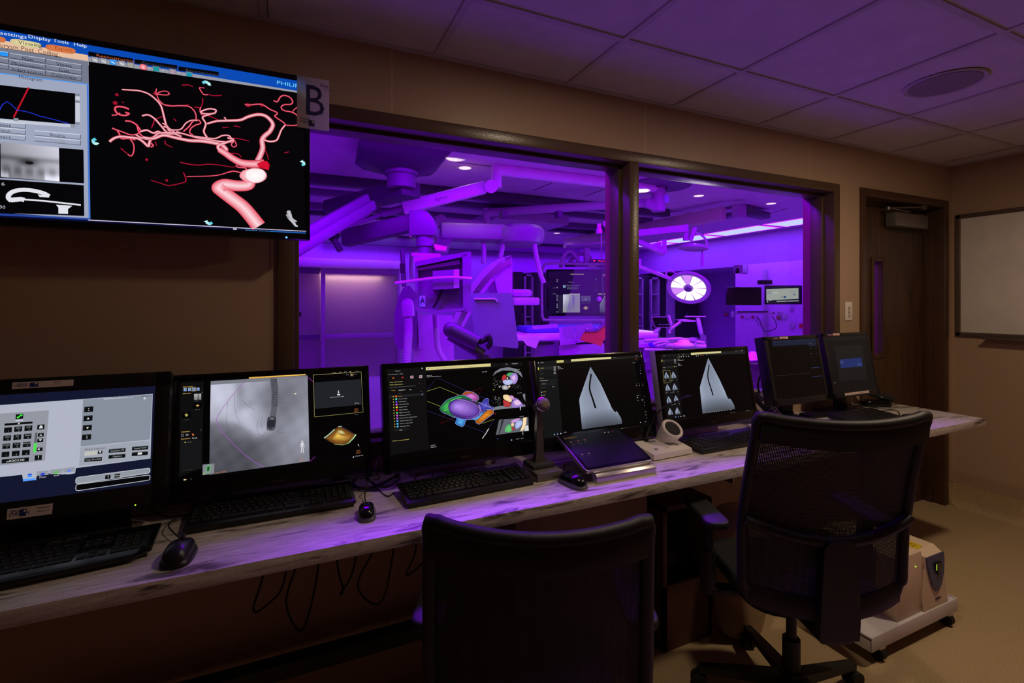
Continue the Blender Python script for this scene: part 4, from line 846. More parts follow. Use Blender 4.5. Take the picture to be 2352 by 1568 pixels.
def tri(s, k, L_, R_, wire, n=1, dent=None):
    """x-ray field: pale sail between a left and a right outline, fading to the bottom, with a dark bent wire"""
    def at(P_, y):
        for (x0, y0), (x1, y1) in zip(P_, P_[1:]):
            if y <= y1: return x0+(x1-x0)*(y-y0)/max(1e-6, y1-y0)
        return P_[-1][0]
    y0 = L_[0][1]; rows = 26 if n == 1 else 5; s.up(); K = len(s.V); m_ = 8 if n == 1 else 2
    for j in range(rows+1):
        f = j/rows; yl = y0+(L_[-1][1]-y0)*f; yr = y0+(R_[-1][1]-y0)*f; xl, xr = at(L_, yl), at(R_, yr)
        for i in range(m_+1):
            t = i/m_; x, y = s.loc(xl+(xr-xl)*t, yl+(yr-yl)*t); g = 150+16*math.exp(-((f-.6)/.3)**2)-70*max(0, f-.72)/.28+14*math.exp(-min(t, 1-t)*9)-8*math.sin(t*3.1)
            s.V.append((x, y, s.z)); s.K.append(rgb(g*.86, g*.92, g*1.04))
    for j in range(rows):
        for i in range(m_): q = K+j*(m_+1)+i; s.P.append((q, q+m_+1, q+m_+2, q+1))
    if wire: s.line(wire, (34*k*n, 42*k*n), (8, 8, 10), None, 4)
    if dent: s.blob(dent, (6, 6, 8), (8, 8, 10), 4)

def draw_acq(s):            # monitor 4
    s.c = (1220, 800, 6.032); k = .000215; Yl = (215, 205, 110); W_ = (220,)*3; g_ = (100,)*3
    s.poly([(80, 180), (350, 165), (440, 1230), (160, 1260)], (16, 18, 19)); s.poly([(80, 182), (1520, 88), (1522, 118), (82, 214)], (20, 20, 21)); s.line([(350, 205), (1520, 118)], 2.5*k, (90, 88, 70))
    s.poly([(352, 168), (450, 162), (452, 192), (354, 199)], (205, 195, 120)); s.text('Live', 384, 188, 12*k, (60,)*3); s.poly([(553, 150), (1108, 114), (1110, 142), (555, 182)], (214, 206, 146)); s.text('DOB: 01-Jan        TAVR-sim demonstration        DOB: Unknown', 590, 166, 11*k, (90, 85, 60), wd=480*k)
    s.text('PHILIPS', 1440, 106, 13*k, (190,)*3, wd=66*k); s.text('Fluoroscopy', 1130, 128, 11*k, (180,)*3, wd=80*k); s.disc(102, 200, 12*k, (150,)*3); s.text('Acquisition', 132, 200, 13*k, W_, wd=66*k)
    s.poly([(92, 262), (102, 261), (106, 296), (96, 298)], (240, 225, 90)); s.poly([(118, 256), (350, 240), (352, 284), (120, 300)], (34, 35, 36))
    for tx, x, y, w_, c in (('X-ray Settings', 122, 278, 82, Yl), ('Series', 126, 318, 36, g_), ('Processing', 128, 356, 66, g_), ('X-ray Protocol', 118, 418, 84, Yl), ('Cardio Clarity Dynamic (Stand)', 126, 452, 158, W_), ('Left Coronary', 148, 496, 82, W_), ('Exposure orientation', 130, 548, 110, g_), ('Wide', 296, 536, 34, W_), ('Roadmap', 160, 606, 70, Yl), ('Roadtrip', 164, 650, 54, Yl), ('Capture', 166, 696, 56, Yl)): s.text(tx, x, y, 13*k, c, wd=w_*k)
    for y in (262, 300, 338): s.line([(314, y-10), (336, y-11), (337, y+11), (315, y+12), (314, y-10)], 5*k, W_)
    for x, y in ((143, 606), (147, 648), (149, 690)): s.disc(x, y, 9*k, W_)
    for y in (430, 474): s.poly([(132, y+12), (360, y-4), (362, y+26), (134, y+42)], (26, 27, 28))
    s.text('Cardio Clarity Dynamic (Stand)', 126, 452, 13*k, W_, wd=158*k); s.text('Left Coronary', 148, 496, 13*k, W_, wd=82*k)
    s.text('Series 2', 364, 252, 13*k, W_, wd=46*k); s.text('Image 10/12', 366, 270, 13*k, W_, wd=78*k); s.text('29-Apr-2021, 7:42 AM', 368, 288, 13*k, W_, wd=122*k)
    tri(s, k, [(820, 256), (664, 706), (706, 1120)], [(822, 256), (960, 480), (1092, 768), (1130, 860), (1182, 860), (1250, 970), (1258, 1042)], [(832, 352), (810, 500), (815, 590), (855, 710), (890, 825)], 1, [(1092, 762), (1130, 800), (1180, 835), (1184, 865), (1165, 880), (1130, 845)])
    s.disc(1453, 145, 10*k, (200, 60, 50), n=8); s.text('X-ray Modes', 1402, 202, 12*k, (170,)*3, wd=68*k)
    for x, y, tx in ((1508, 236, '0'), (1514, 274, '3'), (1506, 312, '125'), (1508, 352, '275'), (1562, 672, '15'), (1528, 718, 'Medium'), (1562, 752, '57'), (1565, 790, '0.1'), (1576, 882, '91.7'), (1582, 926, '125'), (1592, 968, '49')): s.text(tx, x, y, 13*k, (200,)*3, wd=(9*len(tx))*k)
    for x in (1458, 1500, 1545): s.text('LAO'[0:2], x-8, 496-(x-1458)*.06, 12*k, (150,)*3); s.text('40', x-6, 520-(x-1458)*.06, 15*k, (210,)*3)
    s.text('Left Coronary', 1456, 658, 12*k, (190,)*3, wd=80*k); s.poly([(1466, 672), (1480, 680), (1467, 690)], W_); s.disc(1478, 720, 7*k, (180,)*3); s.text('1:29 PM', 1570, 1022, 14*k, W_, wd=48*k); s.disc(1512, 1024, 8*k, W_)
    for x, y, c in ((320, 1192, (140, 190, 230)), (364, 1186, (130, 150, 230)), (410, 1180, (200, 205, 220))): s.disc(x, y, 13*k, c, n=6)
    s.text('LAO  0°', 452, 1168, 13*k, W_, wd=62*k)

def draw_rev(s):            # monitor 5
    s.c = (1500, 790, 7.465); k = .000178; Yl = (215, 205, 110); W_ = (220,)*3
    s.poly([(130, 182), (405, 165), (500, 1240), (250, 1290)], (13, 13, 14)); s.poly([(130, 182), (1585, 92), (1588, 135), (134, 228)], (20, 21, 23)); s.poly([(645, 150), (1585, 122), (1588, 162), (930, 185)], (32, 33, 35))
    s.poly([(648, 148), (1166, 112), (1168, 150), (652, 186)], (214, 206, 146)); s.text('DOB: 01-Jan      TAVR-sim demonstration      DOB: Unknown', 690, 166, 11*k, (90, 85, 60), wd=440*k)
    for tx, x, y, w_, c in (('Review', 178, 202, 48, W_), ('Series', 170, 292, 40, Yl), ('Processing', 176, 330, 68, (110,)*3), ('All images', 170, 408, 66, W_), ('Image List', 172, 442, 70, (110,)*3), ('Monitor', 432, 186, 42, Yl), ('Main Flow', 504, 182, 66, W_), ('System', 1414, 122, 42, W_), ('Help', 1468, 118, 26, W_), ('PHILIPS', 1508, 114, 68, W_)): s.text(tx, x, y, 13*k, c, wd=w_*k)
    s.poly([(146, 266), (156, 265), (158, 305), (148, 306)], (240, 225, 90)); s.poly([(165, 268), (390, 252), (392, 292), (168, 308)], (30, 30, 32)); s.text('Series', 170, 292, 13*k, Yl, wd=40*k); s.poly([(165, 384), (340, 372), (342, 404), (168, 418)], (34, 34, 36)); s.text('All images', 170, 408, 13*k, W_, wd=66*k)
    for x, y in ((374, 270), (378, 314)): s.line([(x-12, y-12), (x+12, y-13), (x+13, y+12), (x-11, y+13), (x-12, y-12)], 5*k, W_)
    s.disc(362, 386, 16*k, (190, 180, 100), n=6); s.disc(396, 384, 9*k, W_, n=6)
    for x in (425, 458, 488, 520, 568, 610): s.disc(x, 220-(x-425)*.06, 11*k, W_ if x > 430 else (200, 190, 110), n=5)
    for x, c in ((742, W_), (775, W_), (822, W_), (862, (225, 90, 80)), (920, (130, 160, 230))): s.disc(x, 204-(x-742)*.08, 11*k, c, n=5)
    for tx, x, y, w_ in (('DOB 01-Jan', 418, 262, 78), ('TAVR-sim demonstration', 420, 284, 204), ('Series 2', 424, 332, 46), ('Image 10/12', 426, 350, 76), ('29-Apr-2021, 7:42 AM', 428, 372, 120)): s.text(tx, x, y, 14*k, W_, wd=w_*k)
    tri(s, k, [(943, 240), (800, 742), (848, 1192)], [(946, 240), (1130, 590), (1236, 820), (1290, 930), (1320, 925), (1392, 1050), (1400, 1112)], [(962, 352), (938, 500), (945, 610), (985, 740), (1028, 880)], 1, [(1236, 820), (1262, 870), (1310, 900), (1322, 925), (1308, 942), (1275, 915)])
    for i, (x, y) in enumerate(((238, 540), (358, 532), (258, 748), (378, 736), (278, 956), (402, 942), (302, 1160), (424, 1146))):
        tri(s, k, [(x-18, y-64), (x-44, y+10), (x-40, y+60)], [(x-16, y-64), (x+20, y-6), (x+46, y+46)], [(x-10, y-20), (x-14, y+10), (x, y+34)] if i < 6 else [(x+4, y-18), (x+22, y+30)], .45)
        if i < 6: s.text('Clip%02d' % (i+1), x-46, y+92, 13*k, Yl if i == 0 else W_, wd=62*k); s.disc(x+46, y+82, 8*k, W_, n=6)
    s.line([(166, 456), (286, 448), (306, 652), (186, 668), (166, 456)], 5*k, (190, 180, 100))
    for x in (955, 985, 1042, 1086, 1128, 1172, 1216, 1268, 1328): s.disc(x, 1166-(x-955)*.11, 10*k, W_, n=5)
    s.text('Viewing  / 1/2  4', 1328, 1186, 15*k, W_, wd=180*k); s.text('29-Apr-2021 1:29 PM', 1594, 1148, 12*k, W_, wd=106*k)
    for x, c in ((386, (140, 190, 230)), (430, (130, 150, 230)), (476, (210, 215, 230))): s.disc(x, 1250-(x-386)*.1, 13*k, c, n=6)
    s.text('RAO: 0°', 515, 1228, 14*k, W_, wd=62*k); s.text('CAUD: 1°', 518, 1248, 14*k, W_, wd=60*k)

def draw_vital(s):          # monitor 6
    s.c = (1740, 760, 7.84); k = .00017
    s.poly([(262, 178), (1102, 132), (1108, 232), (272, 278)], [(26, 36, 62), (23, 30, 52), (19, 25, 45), (20, 27, 45)]); s.line([(268, 228), (1105, 182)], 14*k, (20, 24, 36)); s.text('Alarms paused', 400, 244, 20*k, (96, 16, 22), wd=140*k)
    s.text('1:19:43', 925, 238, 42*k, (88, 92, 92), wd=136*k); s.text('PM', 1062, 198, 14*k, (88, 92, 92), wd=32*k); s.poly([(918, 240), (1108, 228), (1110, 262), (920, 272)], (20, 26, 46))
    for tx, x, y, c in (('Off', 955, 322, (40, 110, 36)), ('Off', 1044, 318, (92, 60, 72)), ('Off', 960, 420, (60, 112, 104)), ('Off', 1058, 412, (50, 70, 76))): s.text(tx, x, y, 36*k, c, wd=52*k)
    s.line([(322, 810), (950, 752)], 3*k, (72, 72, 74))
    for q in ([(966, 662), (1155, 650)], [(984, 822), (1172, 804)]): s.line(q, 16*k, (30, 42, 86)); s.line([(q[0][0]+50, q[0][1]-3), (q[1][0]-70, q[1][1]+3)], 5*k, (90, 110, 120))
    s.text('NBP', 962, 564, 12*k, (60,)*3); s.text('-?-', 965, 600, 24*k, (70, 72, 80), wd=40*k); s.disc(990, 696, 12*k, (110, 20, 24)); s.text('Adult', 960, 1028, 12*k, (70, 70, 50)); s.text('Main Setup   29 Apr', 375, 1226, 13*k, (90, 90, 70), wd=135*k)
    s.text('II', 285, 528, 20*k, (40, 110, 30)); s.text('I', 290, 452, 16*k, (36, 90, 30)); s.line([(942, 462), (1010, 460)], 4*k, (60, 34, 14)); s.line([(1018, 540), (1048, 538)], 4*k, (80, 70, 30)); s.disc(305, 572, 8*k, (60, 12, 14))
    for y in (1085, 1118, 1158): s.text('--', 370, y, 16*k, (56, 60, 50), wd=28*k)
def draw_msg(s):            # monitor 7
    s.c = (1740, 760, 7.84); k = .00017
    s.n = True; s.rect(0, 0, 1, 1, (11, 11, 12)); s.n = False
    s.poly([(1385, 285), (1870, 245), (1985, 855), (1480, 905)], (20, 21, 22)); s.poly([(1215, 115), (1945, 85), (1960, 135), (1225, 175)], (17, 19, 20)); s.text('Patient not assigned', 1580, 178, 14*k, (50,)*3, wd=200*k)
    s.poly([(1474, 512), (1864, 478), (1895, 632), (1500, 668)], (28, 42, 96)); s.text('Update not available', 1494, 560, 20*k, (160, 170, 215), wd=148*k); s.text('Check your network connection', 1500, 590, 14*k, (140, 150, 200), wd=164*k); s.line([(1806, 584), (1872, 576), (1880, 612), (1812, 620), (1806, 584)], 4*k, (130, 145, 215)); s.text('Restart', 1814, 606, 15*k, (150, 160, 220), wd=54*k)
    s.line([(1378, 938), (2100, 850)], 3*k, (34, 36, 36)); s.poly([(1378, 925), (1402, 922), (1404, 938), (1380, 942)], (80,)*3)
    for x in (1445, 1550, 1650, 1720): s.line([(x, 930), (x+14, 1010)], 6*k, (26, 28, 28))
def draw_tab(s):            # touch console
    s.c = (1240, 940, 6.19); k = .00021
    s.n = True; s.grid(0, 0, 1, 1, 8, 6, lambda a, b: (int(10+5*a*b), 8, int(14+14*math.sin(3*a)*b))); s.n = False
    s.poly([(335, 410), (520, 375), (535, 400), (350, 432)], (48, 38, 22)); s.disc(362, 414, 14*k, (50, 100, 70), (140, 40, 40), n=6); s.line([(400, 410), (490, 404)], 8*k, (130, 96, 40))
    for x, y, c in ((445, 466, (170, 120, 40)), (546, 448, (150, 30, 30)), (638, 434, (160, 30, 34))): s.disc(x, y, 30*k, (34, 26, 26), n=6); s.disc(x, y, 18*k, c, (90, 60, 30), n=7)
    for tx, x, y, w_ in (('C-Arm', 460, 498, 40), ('Geometry', 455, 514, 60), ('Acquisition', 534, 488, 80), ('Room', 580, 500, 24), ('Injector setup', 628, 470, 86), ('Patient', 595, 684, 60), ('Examination', 680, 664, 90)): s.text(tx, x, y, 11*k, (110, 104, 108), wd=w_*k)
    for x, y in ((595, 640), (690, 625)): s.disc(x, y, 20*k, (60, 58, 56), n=6); s.disc(x+8, y+2, 12*k, (180, 140, 100), n=6)
    s.disc(922, 332, 14*k, (160, 140, 110)); s.disc(974, 326, 16*k, (130, 130, 140), n=5); s.disc(1032, 318, 16*k, (120, 24, 40), n=6); s.text('Table / Geo', 1075, 316, 12*k, (60, 60, 80), wd=66*k)
# ---------------------------------------------------------------- desk
DZ = .812; DX = 3.465; DF = -.54
t = thing('desk', 'long stone-patterned counter desk running under the observation window', 'desk', (1.4, -.27, 0))
m = M(); m.box(-2.55, DX, DF, -.001, DZ-.0385, DZ, .0015); m.build('desktop', stone, t, world=True)
m = M(); m.box(.72, 1.30, -.34, -.32, 0, DZ-.04, .002); m.build('support_panel', mat('tan_desk_panel', rgb(150, 128, 100), .5), t, 'tan panel below the desktop', world=True)
for x in (1.58, 1.98): M().box(x, x+.004, DF+.03, -.02, DZ-.075, DZ-.04).build('steel_bracket', steel, t, world=True)
# ---------------------------------------------------------------- wall television and its letter sign
yT = -.143
t = thing('wall_television', 'large wall television showing a red brain-vessel scan above the desk', 'television', (-.41, -.1, 1.923))
x0, x1, z0, z1 = -.875, .0565, 1.658, 2.196
m = M(); b = .012; bt, bb = .017, .020
m.box(x0, x1, yT+.004, yT+.045, z0, z1, .004); m.box(x0+.06, x1-.06, yT+.045, -.02, z0+.08, z1-.06, .01); m.build('casing', black, t, world=True)
m = M()
for a in ((x0, x1, z1-bt, z1), (x0, x1, z0, z0+bb), (x0, x0+b, z0, z1), (x1-b, x1, z0, z1)): m.box(a[0], a[1], yT-.003, yT+.005, a[2], a[3], .0015)
bez = m.build('bezel', glossb, t, world=True)
m = M(); p = PY(338, 530, yT-.0035); m.text('NEC', .012, frame((p.x-.02, yT-.0035, p.z-.004), (1, 0, 0), (0, 0, 1)), width=.028); m.build('bezel_logo', dgrey, bez, world=True)
p = PY(658, 547, yT-.003); M().sphere((p.x, yT-.003, max(p.z, z0+.004)), .0032).build('power_light', led_b, t, world=True)
fw, fh = x1-x0-2*b, z1-z0-bt-bb
fr = frame(((x0+x1)/2, yT+.0005, (z0+bb+z1-bt)/2), (1, 0, 0), (0, 0, 1)); s = screen(fr, fw, fh, (0, 0, 1)); draw_tv(s)
s.build('screen', t, WM[t.name].inverted() @ fr)
M().box(x0+.3, x1-.3, -.022, 0, z0+.15, z1-.15).build('wall_mount', dgrey, t, world=True)
yS = yT-.012; a, b_ = PY(682, 173, yS), PY(756, 302, yS)
acr = mat_glass('frosted_acrylic', tint=(.85, .8, .76), gloss=.1, rough=.1, frost=.86)
t = thing('letter_sign', 'translucent acrylic sign with a dark blue letter B on the television corner', 'sign', (a.x, yS, b_.z))
w_, h_ = b_.x-a.x, a.z-b_.z
M().box(0, w_, -.003, 0, 0, h_, .001).build('acrylic_panel', acr, t)
q = lambda x, z: frame((x, -.0034, z), (1, 0, 0), (0, 0, 1))
nv = mat('navy_print', rgb(30, 24, 84), .6)
M().text('B', 1.0, frame((.019, -.0034, .045), (1, 0, 0), (0, 0, 1)) @ Matrix.Diagonal((.118, .145, 1, 1)), 0).build('letter', nv, t)
m = M(); m.text('IMAGE', .0105, q(.008, .0265)); m.text('STREAM', .0105, q(.004, .0165)); m.build('maker_print', nv, t)
m = M(); m.add([(.035, -.0034, .008), (.053, -.0034, .008), (.053, -.0034, .028), (.035, -.0034, .028)], [(0, 1, 2, 3)]); m.build('maker_logo', nv, t)
m = M(); m.add([(.0455, -.0036, .0185), (.0515, -.0036, .0185), (.0515, -.0036, .0265), (.0455, -.0036, .0265)], [(0, 1, 2, 3)]); m.build('logo_square', acr, t)
m = M(); m.text('Easy', .014, q(.072, h_-.024)); m.build('small_print', nv, t)
m = M(); m.text('Suite', .014, q(.0985, h_-.024)); m.text('Display', .014, q(.083, h_-.036)); m.build('small_grey_print', grey, t)

# ---------------------------------------------------------------- desktop monitors
casing_side = mat('pale_casing', rgb(150, 140, 150), .45)
def monitor(nm, label, xl, xr, yt, yb, zt, zb, draw, crop, brand='PHILIPS', bez=(.020, .018, .052), side=glossb, round_=.004, yaw=0, base='box', bmat=None, th=.045):
    """screen given by its left/right X, top/bottom (Y, Z); panel tilts with it"""
    w_ = xr-xl; c = Vector(((xl+xr)/2, (yt+yb)/2, (zt+zb)/2)); up = Vector((0, yt-yb, zt-zb)); h_ = up.length
    fr = frame(c, (1, 0, 0), up.normalized()); fr = T(c) @ Rz(yaw) @ T(-c) @ fr
    t = thing(nm, label, 'monitor', (c.x, c.y+.08, DZ)); Wi = WM[t.name].inverted() @ fr
    bs, bt, bb = bez; X0, X1, Y0, Y1 = -w_/2-bs, w_/2+bs, -h_/2-bb, h_/2+bt
    M(Wi).box(X0, X1, Y0, Y1, -th, -.004, round_).build('casing', side, t)
    m = M(Wi)
    for a in ((X0, X1, h_/2, Y1), (X0, X1, Y0, -h_/2), (X0, -w_/2, Y0, Y1), (w_/2, X1, Y0, Y1)): m.box(a[0], a[1], a[2], a[3], -.006, .0015, .0012)
    bo = m.build('bezel', bmat or glossb, t)
    if brand: m = M(Wi); m.text(brand, .011, frame((0, -h_/2-bb*.62, .0018), (1, 0, 0), (0, 1, 0)), align='c'); m.build('bezel_logo', mat('dim_logo_print', rgb(64, 50, 46), .5), bo)
    s = screen(fr, w_, h_, crop); draw(s); s.build('screen', t, Wi @ T(0, 0, 0))
    yb_ = fr @ Vector((0, -h_/2, -th)); z_ = yb_.z-DZ
    if base == 'box':
        M().box(-.17, .17, -.03+(.05), .03+.05, 0, .05, .003).build('stand_base', cream, t, 'tan box foot')
        M().box(-.05, .05, .01, .04, .03, z_+.12, .004).build('stand_neck', matte, t)
    elif base == 'plate':
        M().box(-.14, .14, -.13, .05, 0, .012, .004).build('stand_base', matte, t); M().cyl((0, -.02, .01), (0, -.02, .05), .035).build('swivel', matte, t)
        M().box(-.04, .04, -.03, .0, .03, z_+.1, .004).build('stand_neck', matte, t)
    else:
        M().prism([(-.20, -.10), (.20, -.10), (.15, .08), (-.15, .08)], 0, .02, bev=.004).build('stand_base', matte, t)
        M().box(-.10, .10, -.02, .03, .015, z_+.13, .01).build('stand_neck', matte, t)
    return t, fr, Wi, w_, h_
mo1 = monitor('touch_monitor', 'leftmost desk monitor showing a phone keypad, with stickers on its thick rounded frame', -.842, -.356, -.193, -.243, 1.210, .945, draw_phone, (0, 0, 1), None, bez=(.036, .040, .055), side=black, round_=.012, base='foot', bmat=black, th=.06)
mo2 = monitor('xray_monitor', 'wide desk monitor showing a grey chest x-ray with a dark probe', -.306, .228, -.126, -.184, 1.2107, .922, draw_xray, (0, 0, 1), bez=(.020, .018, .062))
mo3 = monitor('heart_monitor', 'wide desk monitor showing a purple and green three-dimensional heart', .304, .836, -.175, -.236, 1.219, .927, draw_heart, (0, 0, 1))
mo4 = monitor('sail_monitor', 'desk monitor behind the touch console, showing a pale sail-shaped x-ray', .905, 1.436, -.123, -.205, 1.210, .916, draw_acq, (0, 0, 1), None)
mo5 = monitor('review_monitor', 'desk monitor with eight thumbnails down its left side beside a sail-shaped x-ray', 1.492, 2.024, -.193, -.244, 1.217, .933, draw_rev, (0, 0, 1), side=casing_side)
mo6 = monitor('vitals_monitor', 'small dim monitor with a blue header and the time, behind the taller chair', 2.238, 2.618, -.150, -.205, 1.252, .955, draw_vital, (0, 0, 1), None, bez=(.022, .02, .03), side=black, base='plate', bmat=black, th=.06)
mo7 = monitor('message_monitor', 'rightmost desk monitor with a blue message box on a dark screen', 2.735, 3.115, -.125, -.185, 1.256, .948, draw_msg, (0, 0, 1), None, bez=(.018, .018, .03), side=black, base='plate', bmat=black)
# stickers on monitors
def sticker(mo, name, x, y, w_, h_, build, colour=paper):
    t, fr, Wi, sw, sh = mo; o = M(Wi).box(x-w_/2, x+w_/2, y-h_/2, y+h_/2, .0015, .0022).build(name, colour, t)
    m = M(Wi @ T(x-w_/2, y-h_/2, .0025)); build(m, w_, h_); m.build('sticker_print', [nv, blueink, paper, redink], o)
def px_on(mo, u, v):
    t, fr, Wi, w_, h_ = mo; n = fr.to_3x3() @ Vector((0, 0, 1)); o = fr.translation; d = ray(u, v); k = (o-CAM).dot(n)/d.dot(n); q = fr.inverted() @ (CAM+d*k); return q.x, q.y
def imgstream(m, w_, h_):
    m.text('IMAGE', h_*.42, frame((w_*.08, h_*.56, 0), (1, 0, 0), (0, 1, 0)), 1); m.text('STREAM', h_*.42, frame((w_*.04, h_*.28, 0), (1, 0, 0), (0, 1, 0)), 1)
    m.add([(w_*.28, h_*.18), (w_*.42, h_*.18), (w_*.42, h_*.82), (w_*.28, h_*.82)], [(0, 1, 2, 3)], 1); m.add([(w_*.36, h_*.55, .0002), (w_*.405, h_*.55, .0002), (w_*.405, h_*.76, .0002), (w_*.36, h_*.76, .0002)], [(0, 1, 2, 3)], 2)
    m.text('EasySuite', h_*.26, frame((w_*.66, h_*.66, 0), (1, 0, 0), (0, 1, 0)), 1); m.text('Video System', h_*.18, frame((w_*.66, h_*.36, 0), (1, 0, 0), (0, 1, 0)), 1)
x, y = px_on(mo1, 101, 877); sticker(mo1, 'top_sticker', x, mo1[4]/2+.022, .125, .017, imgstream)
x, y = px_on(mo1, 70, 1172); sticker(mo1, 'bottom_sticker', x, -mo1[4]/2-.030, .088, .026, imgstream)
x, y = px_on(mo1, 312, 1146); M(mo1[2]).sphere((x, -mo1[4]/2-.05, .002), .002).build('power_light', led_g, mo1[0])
def twolabel(m, w_, h_):
    m.add([(0, 0), (w_*.48, 0), (w_*.48, h_), (0, h_)], [(0, 1, 2, 3)], 0); m.text('REMOTE', h_*.6, frame((w_*.12, h_*.3, .0002), (1, 0, 0), (0, 1, 0)), 2); m.text('CONSOLE', h_*.7, frame((w_*.52, h_*.25, .0002), (1, 0, 0), (0, 1, 0)), 3); m.add([(0, 0, .0001), (w_, 0, .0001), (w_, h_*.14, .0001), (0, h_*.14, .0001)], [(0, 1, 2, 3)], 3)
x, y = px_on(mo6, 1791, 778); sticker(mo6, 'name_sticker', x, mo6[4]/2+.010, .125, .013, twolabel)
x, y = px_on(mo7, 1913, 770); sticker(mo7, 'name_sticker', x, mo7[4]/2+.009, .115, .013, twolabel)
x, y = px_on(mo7, 1968, 902); sticker(mo7, 'notice_sticker', x, -mo7[4]/2-.013, .22, .013, lambda m, w_, h_: m.text('This system is not supporting alarms, check bedside monitor for patient status', h_*.75, frame((w_*.02, h_*.3, 0), (1, 0, 0), (0, 1, 0)), 3, width=w_*.96))
# touch console
a, b2, c2, d2 = Vector((.945, -.235, .935)), Vector((1.240, -.234, .935)), Vector((1.236, -.446, .860)), Vector((.938, -.450, .860))
cen = (a+b2+c2+d2)/4; upv = ((a+b2)-(c2+d2)).normalized(); fr = frame(cen, (1, .004, 0), upv); h_ = ((a+b2)/2-(c2+d2)/2).length; w_ = .297
t = thing('touch_console', 'silver touch-screen console tilted on a metal stand bar', 'touch screen', (1.09, -.36, DZ)); Wi = WM[t.name].inverted() @ fr
def rrect(w_, h_, r, n=6):
    o = []
    for cx, cy, a0 in ((w_/2-r, h_/2-r, 0), (-w_/2+r, h_/2-r, 90), (-w_/2+r, -h_/2+r, 180), (w_/2-r, -h_/2+r, 270)):
        for i in range(n+1): q = R(a0+90*i/n); o.append((cx+r*math.cos(q), cy+r*math.sin(q)))
    return o
M(Wi).prism(rrect(w_, h_, .014), -.016, -.001, bev=.002).build('casing', silver, t)
M(Wi).prism(rrect(w_-.005, h_-.005, .012), -.001, .0004).build('front_glass', glossb, t)
s = screen(fr, w_-.03, h_-.03, (0, 0, 1)); draw_tab(s); s.build('screen', t, Wi @ T(0, 0, .0008), bg=(10, 8, 14))
m = M(); m.prism([(-.465, .0), (-.43, .0), (-.43, .034), (-.455, .034), (-.465, .024)], .975-1.09, 1.238-1.09, x=Matrix(((0, 0, 1, 0), (1, 0, 0, .36), (0, 1, 0, 0), (0, 0, 0, 1))), bev=.001); m.build('stand_bar', silver, t)
m = M(); m.box(-.08, .10, -.07, .09, 0, .006, .002); m.beam((.01, -.04, .004), (.01, .10, .085), .14, .01, .002); m.beam((.01, .12, .003), (.01, .05, .07), .12, .006, .001); m.build('stand_foot', silver, t)
# ---------------------------------------------------------------- keyboards: a base and its keys, each key a part (meshes shared by size and legend)
KEYM = {}
legend = mat('key_legend', rgb(150, 146, 140), .6)
def key_mesh(wd, lab, dp=1, hh=.0075):
    kk = (wd, lab, dp, hh)
    if kk in KEYM: return KEYM[kk]
    u = .0187; w_ = wd*u-.0012; d_ = dp*u-.0012; m = M(); i = .0018
    V = [(-w_/2, -d_/2, 0), (w_/2, -d_/2, 0), (w_/2, d_/2, 0), (-w_/2, d_/2, 0), (-w_/2+i, -d_/2+i*.8, hh), (w_/2-i, -d_/2+i*.8, hh), (w_/2-i, d_/2-i, hh*1.05), (-w_/2+i, d_/2-i, hh*1.05)]
    m.add(V, [(4, 5, 6, 7), (0, 1, 5, 4), (1, 2, 6, 5), (2, 3, 7, 6), (3, 0, 4, 7)])
    if lab: m.text(lab, .0058 if len(lab) == 1 else .0038, frame((-w_/2+.004, d_/2-.0085, hh*1.03+.0004), (1, 0, 0), (0, 1, 0)), 1)
    o = m.build('key', [black, legend]); me = o.data; bpy.data.objects.remove(o); KEYM[kk] = me; return me
ROWS = [(0, [(1, 'Esc', 0)] + [(1, 'F%d' % i, [2, 3, 4, 5, 6.5, 7.5, 8.5, 9.5, 11, 12, 13, 14][i-1]) for i in range(1, 13)]),
        (1.35, [(1, c) for c in '`1234567890-='] + [(2, 'Backspace')]), (2.35, [(1.5, 'Tab')] + [(1, c) for c in 'QWERTYUIOP[]'] + [(1.5, '\\')]),
        (3.35, [(1.75, 'Caps')] + [(1, c) for c in "ASDFGHJKL;'"] + [(2.25, 'Enter')]), (4.35, [(2.25, 'Shift')] + [(1, c) for c in 'ZXCVBNM,./'] + [(2.75, 'Shift')]),
        (5.35, [(1.5, 'Ctrl'), (1.25, ''), (1.25, 'Alt'), (6, ''), (1.25, 'Alt'), (1.25, ''), (2.5, 'Ctrl')])]
NAV = [(15.3, 1.35, 'Ins'), (16.3, 1.35, 'Home'), (17.3, 1.35, 'PgUp'), (15.3, 2.35, 'Del'), (16.3, 2.35, 'End'), (17.3, 2.35, 'PgDn'), (16.3, 4.35, '^'), (15.3, 5.35, '<'), (16.3, 5.35, 'v'), (17.3, 5.35, '>')]
PAD = [(18.6, 1.35, 'Num', 1, 1), (19.6, 1.35, '/', 1, 1), (20.6, 1.35, '*', 1, 1), (21.6, 1.35, '-', 1, 1), (18.6, 2.35, '7', 1, 1), (19.6, 2.35, '8', 1, 1), (20.6, 2.35, '9', 1, 1), (21.6, 2.35, '+', 1, 2), (18.6, 3.35, '4', 1, 1), (19.6, 3.35, '5', 1, 1), (20.6, 3.35, '6', 1, 1),
       (18.6, 4.35, '1', 1, 1), (19.6, 4.35, '2', 1, 1), (20.6, 4.35, '3', 1, 1), (21.6, 4.35, 'Enter', 1, 2), (18.6, 5.35, '0', 2, 1), (20.6, 5.35, '.', 1, 1)]
